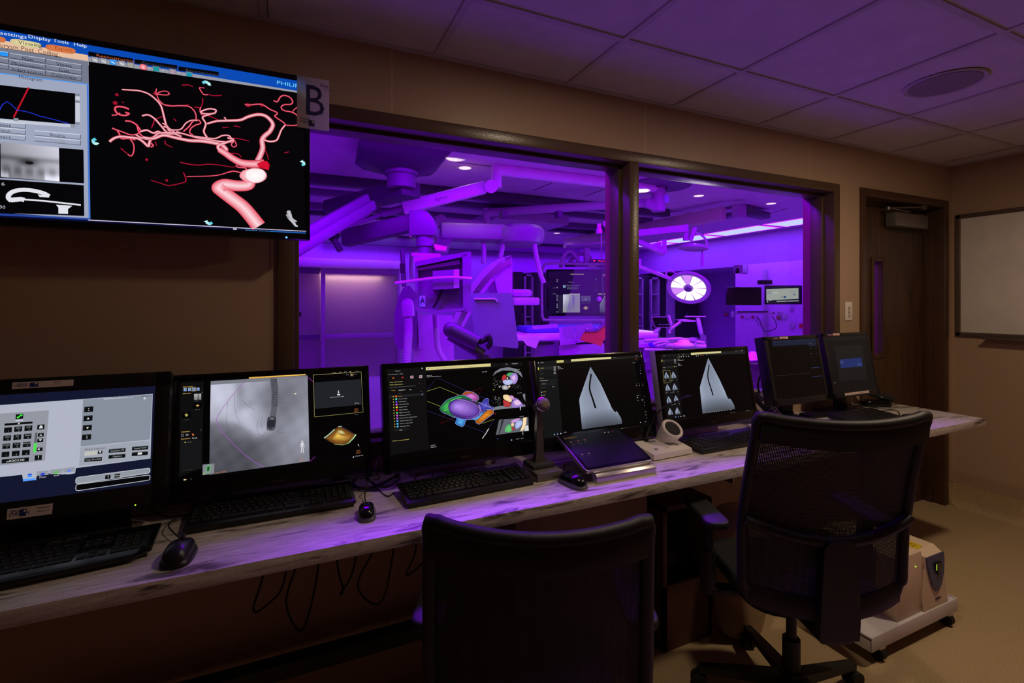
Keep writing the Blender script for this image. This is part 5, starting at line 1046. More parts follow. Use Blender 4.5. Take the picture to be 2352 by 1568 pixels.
def keyboard(label, p0, p1, z=DZ, hh=.0075, tilt=.10, sealed=False):
    """p0, p1: front-left and front-right corner on the desk"""
    p0, p1 = Vector(p0), Vector(p1); rz = math.atan2(p1.y-p0.y, p1.x-p0.x); L_ = (p1-p0).length; u = .0187; sx = L_/(22.6*u+.018)
    t = thing('keyboard', label, 'keyboard', (p0.x, p0.y, z), rz, 'keyboards on the desk')
    D_ = 6.35*u+.030; tl = T(0, 0, .010) @ Rx(tilt)
    m = M()
    if sealed: m.prism([(.0, .01), (.02, -.012), (L_*.5, -.02), (L_-.035, -.012), (L_, .015), (L_+.004, D_), (-.004, D_)], 0, .012, x=tl, bev=.003); m.prism([(.01, .012), (L_-.01, .012), (L_-.006, D_-.01), (.006, D_-.01)], -.010, .0, x=tl)
    else: m.prism([(0, 0), (L_, 0), (L_, D_), (0, D_)], 0, .010, x=tl, bev=.0022); m.prism([(.006, .004), (L_-.006, .004), (L_-.006, D_-.004), (.006, D_-.004)], -.010, .0, x=tl)
    m.build('keyboard_base', glossb if sealed else black, t); zk = .012 if sealed else .0085
    def put(wd, lab, x, y, dp=1):
        o = link('key', key_mesh(wd, lab, dp, hh), t); o.matrix_local = tl @ T((.009+(x+wd/2)*u)*sx, D_-.012-(y+dp/2)*u, zk) @ Matrix.Diagonal((sx, 1, 1, 1))
    n = 0
    for y, row in ROWS:
        x = 0
        for k in row:
            if len(k) == 3: put(k[0], k[1], k[2], y)
            else: put(k[0], k[1], x, y); x += k[0]
    for x, y, lb in NAV: put(1, lb, x, y)
    for x, y, lb, wd, dp in PAD: put(wd, lb, x, y, dp)
    return t, tl, D_, L_
keyboard('black keyboard below the chest x-ray monitor, between two mice', PZ(420, 1228, DZ+.004), PZ(818, 1161, DZ+.004))
keyboard('black keyboard below the heart monitor, touching the microphone base', PZ(937, 1168, DZ+.004), PZ(1230, 1111, DZ+.004))
keyboard('black low keyboard right of the white intercom', PZ(1614, 1043, DZ+.004), PZ(1614, 1043, DZ+.004) + Vector((.445, .002, 0)), hh=.005)
k1 = keyboard('glossy sealed keyboard at the left edge of the desk, below the phone keypad screen', PZ(345, 1280, DZ+.004) + Vector((-.452, -.028, 0)), PZ(345, 1280, DZ+.004) + Vector((.0, .006, 0)), hh=.0025, sealed=True, tilt=.06)
m = M(k1[1]); f_ = lambda x, y: frame((x, y, .0128), (1, 0, 0), (0, 1, 0)); m.text('SEAL SHIELD', .011, f_(k1[3]*.50, k1[2]-.013), width=.075); m.build('maker_print', grey, k1[0])
m = M(k1[1]); m.box(k1[3]*.545, k1[3]*.575, k1[2]-.022, k1[2]-.017, .012, .0127); m.build('green_label', mat('green_label_ink', rgb(40, 130, 60), .5), k1[0])
keyboard('keyboard by the far end of the desk, mostly hidden behind the taller chair', (2.63, -.355, DZ), (3.03, -.345, DZ), hh=.004)

# ---------------------------------------------------------------- mice with their cables
def mouse(label, c, ang, L_=.108, W_=.063, H_=.036, side=None, cord=None, logo=None, big=False):
    t = thing('computer_mouse', label, 'mouse', (c[0], c[1], DZ), ang, 'computer mice on the desk')
    def shell(sx, sy, sz, z0, n=28, k=12):
        rings = []
        for i in range(k+1):
            f = i/k; r = math.cos(f*math.pi/2)**.62; zz = z0+sz*math.sin(f*math.pi/2); ring = []
            for j in range(n):
                a = 2*math.pi*j/n; x = sx/2*math.copysign(abs(math.cos(a))**.8, math.cos(a)); y = sy/2*math.copysign(abs(math.sin(a))**.85, math.sin(a)); wv = 1-.10*math.cos(2*a)+.06*math.sin(a)*0
                ring.append((x*r*wv, y*max(r, .02), zz*(1-.22*(y/(sy/2))*(1 if y > 0 else .3)*(f)) if i else zz))
            rings.append(ring)
        return rings
    M().loft(shell(W_, L_, H_*.55, .001)).build('body', side or dgrey, t, angle=80)
    M().loft(shell(W_*.86, L_*.94, H_*.72, H_*.28)).build('top_shell', glossb if not big else black, t, angle=80)
    if big: M().cyl((-.004, L_*.28, H_*.86), (.004, L_*.28, H_*.86), .010).build('scroll_wheel', rubber, t)
    if logo: m = M(); m.text('logitech', .006, frame((0, -L_*.02, H_*1.005), (1, 0, 0), (0, 1, 0)), align='c', width=.018); m.build('logo', grey, t)
    if cord:
        inv = WM[t.name].inverted(); pts = [inv @ Vector(p) for p in cord]
        M().tube([(0, L_*.47, H_*.3)]+pts, .0019, smooth=6).build('cable', rubber, t, angle=80)
mouse('large black mouse beside the sealed keyboard, with a forked front edge', PZ(411, 1268, DZ+.015), R(-4), .118, .080, .044, side=black, big=True, cord=[PZ(388, 1210, DZ+.02), PZ(400, 1192, DZ+.01), PZ(440, 1180, DZ+.003), PZ(380, 1185, DZ+.003), PZ(350, 1165, DZ+.004), PZ(352, 1150, DZ+.02)])
silver_d = mat('grey_mouse_shell', rgb(92, 90, 92), .35)
mouse('black and grey mouse standing between the x-ray and heart monitors', PZ(842, 1172, DZ+.015), R(-8), .104, .062, .036, side=silver_d, logo=1, cord=[PZ(838, 1140, DZ+.012), PZ(842, 1115, DZ+.04), PZ(855, 1100, DZ+.05), PZ(872, 1098, DZ+.045), PZ(862, 1080, DZ+.07), PZ(868, 1050, DZ+.09)])
mouse('black and grey mouse lying in front of the microphone and touch console', (.898, -.428), R(10), .124, .074, .040, side=silver_d, logo=1, cord=[PZ(1300, 1092, DZ+.008), PZ(1293, 1080, DZ+.004), PZ(1300, 1062, DZ+.004)])
mouse('black mouse at the far end of the desk, past the taller chair', PZ(2096, 958, DZ+.02), R(30), .112, .064, .040, side=silver_d, cord=[PZ(2060, 943, DZ+.004), PZ(2010, 936, DZ+.004), PZ(1960, 930, DZ+.004), PZ(1900, 921, DZ+.004)])

# ---------------------------------------------------------------- loose cables on the desk
def cable(name, label, pts, r=.003, group=None, m_=rubber, cat='cable', sm=7):
    o = M().tube(pts, r, smooth=sm, n=8).build(name, m_, angle=80); tag(o, label, cat, group); return o
c0 = PZ(865, 1092, DZ+.02)
for i, (pts, r) in enumerate((([(868, 1045, .07), (842, 1060, .06), (836, 1085, .03), (850, 1105, .012), (885, 1118, .01), (915, 1100, .008), (912, 1075, .01)], .0042),
        ([(814, 1105, .004), (822, 1092, .004), (860, 1080, .03), (905, 1085, .01), (918, 1096, .006)], .0046), ([(812, 1100, .004), (815, 1116, .004), (845, 1122, .004), (880, 1108, .006), (915, 1090, .01)], .005))):
    cable('black_cable', ['thick black cable looping up between the x-ray and heart monitors', 'thick black cable crossing the purple-lit gap beside the heart monitor', 'outermost thick black cable loop left of the heart monitor keyboard'][i], [PZ(u, v, DZ+z+r) for u, v, z in pts], r, 'cable loops between two monitors')
cable('signal_cable', 'thin black cord bent in a V beside the heart monitor keyboard', [PZ(u, v, DZ+z) for u, v, z in ((838, 1062, .06), (846, 1095, .04), (862, 1118, .003), (889, 1139, .003), (905, 1130, .006))], .0019, sm=5)
cable('thin_cable', 'thin black cable coiled under the heart monitor', [PZ(u, v, DZ+.003) for u, v in ((965, 1085), (952, 1100), (955, 1113), (1000, 1105), (1040, 1099), (1048, 1090), (1020, 1082), (1002, 1076), (990, 1100), (985, 1110))], .0018)
cable('thin_cable', 'thin black cable wandering behind the heart monitor keyboard towards the microphone', [PZ(u, v, DZ+.003) for u, v in ((1085, 1090), (1075, 1083), (1050, 1087), (1080, 1080), (1110, 1074), (1140, 1082))], .0018)
cable('thin_cable', 'long thin black cable running from the dim monitors to the far keyboard', [PZ(u, v, DZ+.004) for u, v in ((1893, 915), (1870, 925), (1885, 935), (1915, 950), (1950, 953), (2000, 947))], .0018)
cable('power_cable', 'thick black cable arching behind the dim vitals monitor', [PY(u, v, -.03) for u, v in ((1768, 925), (1745, 902), (1741, 880), (1748, 862), (1762, 858), (1775, 866))], .005)

# ---------------------------------------------------------------- desktop microphone
mp = PZ(1262, 1088, DZ); t = thing('desktop_microphone', 'silver and grey paging microphone on a stepped square base', 'microphone', (.842, -.31, DZ), R(1))
mgrey = mat('microphone_metal', rgb(104, 98, 92), .38, metal=.6)
m = M(); m.box(-.050, .050, -.052, .072, 0, .030, .003); m.build('base', mat('microphone_base_grey', rgb(118, 112, 106), .4, metal=.4), t)
m = M(); m.box(-.046, .046, -.012, .070, .030, .046, .003); m.build('base_step', dgrey, t)
m = M(); m.text('SHURE', .0085, frame((.012, -.0524, .008), (1, 0, 0), (0, 0, 1)), width=.032); m.build('maker_print', matte, t)
m = M(); V0 = .017; m.loft([[(x*w_, .03+y*w_*.7, z) for x, y in ((-1, -1), (1, -1), (1, 1), (-1, 1))] for z, w_ in ((.044, .021), (.085, .016), (.215, .0115), (.24, .0115))]); m.build('column', mgrey, t)
ax = Vector((-.12, -.92, .34)).normalized(); hc = Vector((.004, .006, .262))
m = M(); m.lathe([(0, -.085), (.014, -.084), (.017, -.05), (.021, -.012), (.0232, 0)], hc, ax, 24); m.box(-.006, .006, .018, .036, .225, .255, .002); m.build('microphone_body', mgrey, t)
M().lathe([(.0232, -.004), (.026, -.003), (.0265, .003), (.024, .006)], hc, ax, 28).build('chrome_ring', steel, t)
m = M(); m.lathe([(.0235, .0), (.0225, .012), (.017, .021), (.010, .0245), (0, .0255)], hc, ax, 8); m.build('grille', mat('microphone_grille', rgb(136, 124, 108), .6, metal=.3, bump=1, bscale=900), t, angle=20)

# ---------------------------------------------------------------- intercom with gooseneck
t = thing('intercom_unit', 'white intercom with a round tilted speaker and black gooseneck microphone', 'intercom', (1.432, -.265, DZ), R(2.5))
m = M(); m.loft([[(x, y, z) for x, y in ((-.112, -.083), (.100, -.083), (.112, .070), (-.112, .070))] for z in (.004, .016)] + [[(-.110, -.081, .026), (.098, -.081, .026), (.110, .068, .044), (-.110, .068, .044)]]); m.build('housing', white, t)
M().box(-.1, .09, -.07, .06, 0, .005).build('base_plate', matte, t)
sa = Vector((-.05, -.66, .75)).normalized(); so = Vector((.050, -.020, .098))
M().lathe([(.036, -.095), (.042, -.05), (.046, -.008), (.0475, .002), (.043, .0065), (.036, .004), (.034, .0)], so, sa, 36).build('speaker_ring', white, t)
M().lathe([(0, .0), (.0355, .001)], so, sa, 36).build('speaker_grille', mat('speaker_cloth', rgb(28, 26, 28), .8, bump=.6, bscale=900), t)
g0 = WM[t.name].inverted() @ PZ(1484, 1012, DZ+.042); gp = [g0, g0+Vector((0, 0, .02))] + [WM[t.name].inverted() @ PY(u, v, y) for u, v, y in ((1494, 978, -.22), (1506, 953, -.25), (1530, 932, -.28), (1558, 920, -.31), (1572, 915, -.325))]
M().cyl(g0, g0+Vector((0, 0, .008)), .011).build('neck_socket', matte, t); M().tube(gp, [.0055, .0028], smooth=6).build('gooseneck', rubber, t, angle=80)
d_ = (gp[-1]-gp[-2]).normalized(); M().lathe([(0, -.014), (.007, -.012), (.0095, 0), (.009, .022), (.004, .032), (0, .033)], gp[-1], d_, 16).build('foam_tip', mat('black_foam', rgb(14, 13, 14), .95, bump=.5, bscale=600), t)
def topz(y): return .026+(y+.081)/.149*.018+.0006
for x, y, r in ((-.030, .030, .010), (-.010, .030, .010), (-.060, -.040, .009), (.062, -.028, .010)): M().cyl((x, y, topz(y)-.001), (x, y, topz(y)+.0012), r).build('button', mat('intercom_button', rgb(150, 146, 156), .4), t)
m = M(); m.text('PHILIPS', .007, frame((-.012, -.045, topz(-.045)), (1, 0, 0), (0, 1, .12))); m.build('maker_print', dgrey, t)

# ---------------------------------------------------------------- desk phone, white remote, flat box, scanner
ph = PY(1752, 925, -.06); t = thing('desk_telephone', 'cream telephone with black keys standing between the review and vitals monitors', 'telephone', (ph.x-.02, -.085, DZ), R(8))
tl = T(0, 0, .098) @ Rx(R(42))
M(tl).prism(rrect(.13, .19, .01, 3), -.018, 0, bev=.002).build('housing', cream, t)
for r in range(4):
    m = M(tl)
    for c_ in range(3): m.box(-.033+c_*.021-.009, -.033+c_*.021+.009, -.075+r*.019, -.062+r*.019, 0, .003, .001)
    m.build('key_row', black, t)
for r, c_ in enumerate((rgb(90, 60, 90), rgb(50, 120, 60), rgb(80, 100, 170), rgb(180, 90, 20))): M(tl).cyl((.042, -.062+r*.022, 0), (.042, -.062+r*.022, .003), .009).build('function_key', mat('phone_key_%s' % 'abcd'[r], c_, .4), t)
M(tl).box(-.045, .03, .015, .075, 0, .0015).build('phone_display', dgrey, t)
M(tl).box(-.064, -.044, -.085, .085, 0, .02, .006).build('handset', black, t); M().prism([(-.05, -.02), (.05, -.02), (.05, .07), (-.05, .07)], 0, .03).build('phone_foot', matte, t)
p = PZ(1742, 972, DZ+.02); t = thing('remote_control', 'white angular controller with small printed icons behind the low keyboard', 'remote control', (p.x, p.y, DZ), R(-28))
M().prism([(-.05, -.03), (.06, -.045), (.07, .03), (-.05, .012)], 0, .014, bev=.003).build('shell', white, t)
M().cyl((.012, -.004, .014), (.012, -.004, .0155), .010).build('button', mat('green_button', rgb(60, 130, 110), .4), t); M().cyl((.04, -.012, .014), (.04, -.012, .0155), .007).build('button', blueink, t)
p = PZ(1852, 948, DZ+.01); t = thing('flat_box', 'flat black device with cut corners in front of the vitals monitor', 'device', (p.x+.02, p.y-.05, DZ), R(-4))
M().prism([(-.10, -.035), (.08, -.035), (.10, -.015), (.09, .04), (-.09, .04)], 0, .018, bev=.002).build('case', black, t)
M().box(-.08, .07, -.0365, -.034, .004, .012).build('front_slot', matte, t)
p = PZ(2022, 925, DZ+.015); t = thing('barcode_scanner', 'black handheld scanner resting on its rounded cradle by the message monitor', 'scanner', (3.265, -.10, DZ), R(-28))
M().loft([[(x*s_, y*s_*.9, z) for x, y in rrect(.17, .075, .034)] for z, s_ in ((0, .95), (.012, 1), (.03, .98), (.04, .8))]).build('cradle', glossb, t, angle=60)
M().tube([(-.10, .01, .10), (-.03, .005, .082), (.03, 0, .062), (.07, -.002, .055)], [.019, .022], smooth=4, n=14).build('scanner_handle', black, t, angle=70); M().lathe([(0, -.002), (.021, 0), (.024, .012), (.020, .03), (0, .034)], (.062, -.002, .058), (.75, 0, -.3), 18).build('scanner_head', matte, t)
m = M(); m.add([(.01, -.0245, .058), (.02, -.0245, .056), (.02, -.0245, .066), (.01, -.0245, .068)], [(0, 1, 2, 3)]); m.build('label_square', grey, t)

# ---------------------------------------------------------------- mesh office chairs
fabric = mat_mesh('chair_mesh_fabric', .0044, .035)
fabric_b = mat_mesh('chair_mesh_fabric_open', .0046, .042)
cplastic = mat('chair_plastic', rgb(13, 12, 13), .5, bump=.3, bscale=500)
def chair(label, col, rz, ztop, zbot=.44, W_=.50, seat_z=.47, mesh_=fabric, arms=True, tilt=R(9), lumbar=True, off=.27, armz=.66, lean=.11):
    """col = centre of the star base on the floor; +y local is the way the chair faces"""
    t = thing('office_chair', label, 'chair', (col[0], col[1], 0), rz, 'mesh office chairs')
    H = ztop-zbot; n = 12
    def bp(s_, f):                                # s_: -1..1 across, f: 0 bottom .. 1 top
        wv = W_/2*(1.03-.03*abs(f-.45)/.55) if f > .12 else W_/2*(.92+.1*f/.12)
        y = -off + .05*s_*s_*1.0 - lean*(f-.35)**1.4 if f > .35 else -off + .05*s_*s_ - .05*(.35-f)**1.0*-.3
        z = zbot+H*f - .018*(1-s_*s_)*(f > .9)*1.0 + (.03*s_*s_ if f < .1 else 0)
        return Vector((wv*s_, y, z))
    rows = [i/16 for i in range(17)]
    m = M(); G = [[bp(-1+2*j/n, f) for j in range(n+1)] for f in rows]
    m.add([v for r in G for v in r], [(i*(n+1)+j, i*(n+1)+j+1, (i+1)*(n+1)+j+1, (i+1)*(n+1)+j) for i in range(16) for j in range(n)])
    m.build('backrest_mesh', mesh_, t, angle=80)
    m = M(); sidel = [bp(-1, f) for f in rows]; sider = [bp(1, f) for f in rows]
    m.tube(sidel+[bp(-1+2*j/n, 1) for j in range(1, n)]+sider[::-1]+[bp(1-2*j/n, 0) for j in range(1, n)], .017, n=12, closed=True, smooth=2)
    tb = [bp(-1+2*j/n, .955) for j in range(n+1)]
    rr = []
    for q in tb: rr.append([q+Vector((0, dy, dz)) for dy, dz in ((-.018, -.045), (-.024, 0), (-.012, .03), (.006, .03), (.014, 0), (.008, -.045))])
    m.loft(rr); bt = [bp(-1+2*j/n, .035) for j in range(n+1)]; m.loft([[q+Vector((0, dy, dz)) for dy, dz in ((-.016, -.035), (-.02, 0), (-.006, .03), (.012, .0), (.008, -.035))] for q in bt])
    m.build('backrest_frame', cplastic, t, angle=60)
    if lumbar:
        m = M(); pts = []
        for j in range(n+1): s_ = -1+2*j/n; q = bp(s_, .46-.085*(1-s_*s_)); pts.append(q+Vector((0, -.014, 0)))
        m.tube(pts, .017, n=10, smooth=2); m.build('lumbar_bar', cplastic, t, angle=70)
        m = M(); c0 = bp(0, .36); m.loft([[(x*w_, y+dy, z) for x, dy in ((-1, 0), (1, 0), (1, -.03), (-1, -.03))] for z, w_, y in ((zbot-.06, .062, -off+.0), (zbot+.02, .062, -off-.005), (c0.z, .052, c0.y-.006), (c0.z+.02, .03, c0.y-.006))]); m.build('back_spine', cplastic, t)
    m = M(); m.prism(rrect(W_*.88, .44, .10, 5), 0, .055, x=T(0, .02, seat_z-.055), bev=.016); m.build('seat', mat('chair_seat_fabric', rgb(16, 15, 18), .9, bump=.4, bscale=700), t, angle=60)
    m = M(); m.box(-.11, .11, -.10, .10, seat_z-.115, seat_z-.055, .012); m.box(-.05, .05, -off-.02, -.06, seat_z-.11, seat_z-.07, .01); m.build('tilt_mechanism', cplastic, t)
    m = M(); m.cyl((0, 0, .11), (0, 0, seat_z-.25), .029); m.cyl((0, 0, seat_z-.25), (0, 0, seat_z-.11), .017); m.build('gas_lift', cplastic, t)
    M().cyl((0, 0, .06), (0, 0, .14), .04).build('base_hub', cplastic, t)
    for k_ in range(5):
        a = R(72*k_+18); d = Vector((math.cos(a), math.sin(a), 0)); e = d*.31
        m = M(); m.beam(d*.02+Vector((0, 0, .105)), e+Vector((0, 0, .078)), .052, .036, 0, w1=.030, h1=.022); leg = m.build('leg', cplastic, t)
        sd = Vector((-d.y, d.x, 0)); m = M(); m.cyl(e+Vector((0, 0, .03))-sd*.024, e+Vector((0, 0, .03))-sd*.006, .029); m.cyl(e+Vector((0, 0, .03))+sd*.006, e+Vector((0, 0, .03))+sd*.024, .029); m.cyl(e+Vector((0, 0, .03)), e+Vector((0, 0, .08)), .009, n=10); m.build('caster', rubber, leg)
    if arms:
        for sd in (-1, 1):
            m = M(); x = sd*(W_/2+.035); m.prism(rrect(.085, .26, .035, 5), 0, .028, x=T(x, .05, armz-.028), bev=.009); ar = m.build('armrest_pad', mat('armrest_rubber', rgb(30, 29, 33), .6), t, angle=50)
            m = M(); m.cyl((x, .02, armz-.03), (x, .02, armz-.16), .018); m.cyl((x, .02, armz-.14), (x, .02, seat_z-.09), .026); m.beam((x, .02, seat_z-.08), (sd*.09, .0, seat_z-.085), .05, .022, .004); m.build('armrest_post', cplastic, t)
    return t
chair('black mesh office chair nearest the camera, its low back facing us', (.585, -.745), R(-24.4), .973, .40, W_=.475, armz=.655, mesh_=fabric, lumbar=False, off=.235, lean=.07)
chair('taller black mesh office chair on the right, with a curved lumbar bar', (1.63, -.72), R(-23), 1.105, .47, W_=.515, seat_z=.50, armz=.70, mesh_=fabric_b, off=.22, lean=.17)

# ---------------------------------------------------------------- equipment trolley with a power supply under the desk end
t = thing('equipment_trolley', 'low white metal trolley on casters beyond the taller chair', 'trolley', (2.37, -.49, 0))
tx0, tx1, ty0, ty1 = -.275, .365, -.235, .30
m = M(); m.box(tx0, tx1, ty0, ty1, .105, .11); m.box(tx0, tx1, ty0-.001, ty0+.004, .06, .118, .001); m.box(tx0, tx1, ty1-.004, ty1, .06, .118, .001); m.box(tx0, tx0+.004, ty0, ty1, .06, .118, .001); m.box(tx1-.004, tx1, ty0, ty1, .06, .118, .001); m.build('tray', offw, t)
for x in (tx0+.08, tx1-.05):
    for y in (ty0+.02, ty1-.05):
        m = M(); m.cyl((x-.012, y, .028), (x+.012, y, .028), .028); m.build('caster', rubber, t); M().box(x-.018, x+.018, y-.02, y+.02, .05, .062, .002).build('caster_bracket', steel, t)
m = M(); hz = .52; m.tube([(.00, .12, hz), (.30-.36+.36-.02, .12, hz)][:1]+[(.02, .10, hz), (.02, -.02, hz), (-.05, -.06, hz)], .012, smooth=0); m.tube([(-.05, .10, hz), (.02, .10, hz)], .012); m.cyl((-.05, -.06, .11), (-.05, -.06, hz), .012); m.build('push_handle', mat('handle_grey', rgb(110, 92, 80), .5), t)
upsw = mat('power_supply_white', rgb(214, 190, 160), .5)
t = thing('power_supply', 'white uninterruptible power supply with a dark blue shield-shaped front panel', 'power supply', (2.588, -.50, .11))
m = M(); m.loft([[(-.088, y, .006), (.088, y, .006), (.088, y, .235), (-.088, y, .235)] for y in (-.16, .22)]); m.build('housing', upsw, t)
m = M(); m.loft([[(-.088, -.16, .0), (.088, -.16, .0), (.088, -.16, .237), (-.088, -.16, .237)], [(-.096, -.215, .0), (.092, -.215, .0), (.062, -.205, .225), (-.062, -.205, .225)]]); m.build('front_cover', upsw, t)
def fy(z): return -.2155+(.010)*(z/.225)
sh = [(-.070, .226), (.066, .226), (.068, .19), (.060, .14), (.038, .095), (.012, .072), (-.012, .072), (-.034, .10), (-.053, .15), (-.066, .195)]
m = M(); m.loft([[(x, fy(z)-d, z) for x, z in sh] for d in (0, .006)]); sp = m.build('shield_panel', mat('slate_blue_plastic', rgb(66, 72, 100), .4), t, angle=30)
m = M(); m.box(-.018, .030, -.2205, -.214, .165, .195); m.build('display_window', mat('dark_display', rgb(20, 16, 20), .2), sp)
for i in range(5): M().box(-.016, -.012, -.2215, -.2203, .167+i*.0055, .170+i*.0055).build('indicator_light', led_g, sp)
m = M(); m.cyl((.01, -.222, .15), (.01, -.214, .15), .011); m.build('button', dgrey, sp)
m = M(); m.box(-.010, .030, -.2175, -.214, .034, .040, .001); m.build('vent_slot', matte, t)
m = M(); m.prism([(-.07, -.158), (.015, -.158), (.02, -.09), (-.06, -.09)], 0, .0006, x=T(0, 0, .236)); o = m.build('yellow_label', mat('yellow_label', rgb(206, 176, 20), .6), t)
m = M(); [m.text(tx, .012, frame((-.055, -.108-i*.017, .2368), (1, 0, 0), (0, 1, 0)), width=.055) for i, tx in enumerate(('CAUTION DO', 'NOT TURN', 'OFF'))]; m.build('label_print', mat('black_ink', rgb(30, 24, 10), .6), o)
m = M(); m.box(-.06, .03, .0, .03, .2355, .2363); m.build('rating_label', dgrey, t)
t = thing('isolation_unit', 'plain cream metal box with one green light, left of the power supply', 'electrical box', (2.405, -.49, .11))
m = M(); m.box(-.095, .085, -.215, .20, .0, .262, .003); m.build('housing', upsw, t); M().sphere((.038, -.2155, .205), .0032).build('power_light', led_g, t)
m = M(); m.text('MEDICAL ISOLATION UNIT', .007, T(.075, -.2155, .02) @ frame((0, 0, 0), (0, 0, 1), (-1, 0, 0))); m.build('side_print', dgrey, t)

# ---------------------------------------------------------------- things under the desk
o = M().loft([[(1.80+x, -.35+y, z) for x, y in rrect(.24*s_, .19*s_, .07)] for z, s_ in ((.02, .8), (.10, .92), (.25, 1.0), (.42, .97), (.52, .9), (.535, .8))]).build('waste_bin', mat('beige_plastic', rgb(176, 150, 116), .55), angle=50)
tag(o, 'beige rounded bin on the floor behind the taller chair armrest', 'bin')
M().tube([(1.69, -.40, .38), (1.72, -.448, .31), (1.76, -.45, .26), (1.83, -.45, .24)], .004, smooth=4).build('hanging_cord', cream, o)
t = thing('equipment_cabinet', 'dark brown open cabinet under the desk with tangled cables inside', 'cabinet', (1.62, -.16, 0))
cb_ = mat('brown_cabinet', rgb(92, 58, 50), .5)
m = M(); X0, X1 = -.22, .05; m.box(X0, X0+.02, -.16, .12, 0, .60); m.box(X1-.02, X1, -.16, .12, 0, .60); m.box(X0, X1, -.16, .12, .58, .60); m.box(X0, X1, .10, .12, 0, .60); m.box(X0, X1, -.16, .12, .0, .02); m.box(X0, X1, -.16, -.145, .02, .27); m.build('carcass', cb_, t)
rnd = random.Random(5)
for i in range(7):
    q = [(X0+.04+rnd.random()*.18, -.10+rnd.random()*.1, .30+rnd.random()*.2) for _ in range(6)]; q[0] = (q[0][0], q[0][1], .5)
    M().tube(q, .0035, smooth=5, n=6).build('tangled_cable', rubber, t, angle=80)
M().box(-.15, .0, -.08, .05, .27, .36, .004).build('cable_box', matte, t)
for i in range(7):
    x = -.15+i*.13+rnd.random()*.05; q = [(x, -.06, DZ-.04), (x+.02, -.07, .62-rnd.random()*.1), (x-.06+rnd.random()*.1, -.10, .45), (x+.03, -.08, .30+rnd.random()*.2), (x+.08, -.05, .5), (x+.10, -.05, DZ-.04)]
    cable('hanging_cable', 'black cable hanging in a loop in the dark under the left half of the desk', q, .0035, 'cables hanging under the desk')
t = thing('cable_tray', 'dark metal cable tray on the wall under the left half of the desk', 'cable tray', (.1, -.05, .22))
M().box(-.8, .55, -.09, .03, 0, .006).build('tray_floor', black, t); M().box(-.8, .55, -.092, -.088, 0, .05).build('tray_lip', black, t)
o = M().box(.245, .275, -.338, -.330, .06, .16).build('yellow_tag', mat('faded_yellow', rgb(190, 150, 60), .6)); tag(o, 'small yellow tag hanging low under the desk', 'tag')
# ================================================================ procedure room beyond the glass
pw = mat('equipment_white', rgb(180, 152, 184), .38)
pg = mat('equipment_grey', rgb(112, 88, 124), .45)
pb = mat('equipment_white_lit', rgb(236, 208, 238), .32)  # lit copy of the equipment white: closeness to the lamps put into the colour
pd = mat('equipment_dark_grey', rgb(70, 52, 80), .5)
drape = mat('white_drape', rgb(222, 222, 235), .85, bump=.5, bscale=30)
bluepad = mat('blue_mattress', rgb(90, 90, 200), .7)
cabd = mat('dark_cabinet_front', rgb(44, 34, 44), .45)
acryl = mat_glass('clear_acrylic', tint=(.88, .86, .9), gloss=.25, frost=.06)
frosted = mat_glass('frosted_door_glass', tint=(.66, .52, .64), gloss=.1, rough=.3, frost=.97)
def build_thing(name, label, cat, org, parts, group=None):
    t = thing(name, label, cat, org, 0, group)
    for p in parts:
        o = p[1].build(p[0], p[2], t, p[3] if len(p) > 3 else None, world=True, angle=45)
    return t
# --- sliding glass door at the far left
t = thing('sliding_door', 'wide frosted sliding door with pink-lit head track at the far left of the procedure room', 'door', (1.0, 7.9, 0))
Yd = 7.86
def XZ(u, v, y=Yd): p = PY(u, v, y); return p.x, p.z
def pbox(m, u0, v0, u1, v1, y0, y1, y=None, bev=.004):
    a = PY(u0, v0, y if y is not None else y0); b = PY(u1, v1, y if y is not None else y0); m.box(min(a.x, b.x), max(a.x, b.x), y0, y1, min(a.z, b.z), max(a.z, b.z), bev); return m
xa_, zt = XZ(640, 594); xb_, _ = XZ(920, 601); zt = XZ(800, 597)[1]
M().box(xa_, xb_, Yd-.14, 8.1, zt-.155, zt, .006).build('head_track', pb, t, world=True)
m = M(); zg = XZ(830, 630)[1]; zr0, zr1 = XZ(830, 776)[1], XZ(830, 765)[1]
m.box(XZ(737, 0)[0], XZ(747, 0)[0], Yd-.02, Yd+.05, 0, zt-.16, .004); m.box(XZ(912, 0)[0], XZ(919, 0)[0], Yd-.02, Yd+.05, 0, zt-.16, .004); m.box(XZ(747, 0)[0], XZ(912, 0)[0], Yd-.02, Yd+.05, zg, zt-.16, .004); m.box(XZ(747, 0)[0], XZ(903, 0)[0], Yd-.05, Yd-.0, zr0, zr1, .004)
m.build('panel_frame', pw, t, world=True)
M().box(XZ(747, 0)[0], XZ(912, 0)[0], Yd+.01, Yd+.02, 0, zg).build('frosted_glass', frosted, t, world=True)
m = M(); m.box(xa_, XZ(737, 0)[0], Yd+.06, Yd+.10, zg, zg+.11); m.box(xa_, XZ(735, 0)[0], Yd+.03, Yd+.07, zr0, zr1); m.build('side_rail', pg, t, world=True)
M().box(xa_, XZ(737, 0)[0], Yd+.07, Yd+.08, 0, zg).build('side_glass', frosted, t, world=True)
pbox(M(), 687, 716, 692, 726, Yd+.04, Yd+.05).build('pull_handle', matte, t, world=True)
area('corridor_lamp', ((XZ(690, 0)[0]+XZ(840, 0)[0])/2, 7.935, zg+.03), 1.7, 22, (1, .98, .62), rot=(R(6), 0, 0), sizey=.03)
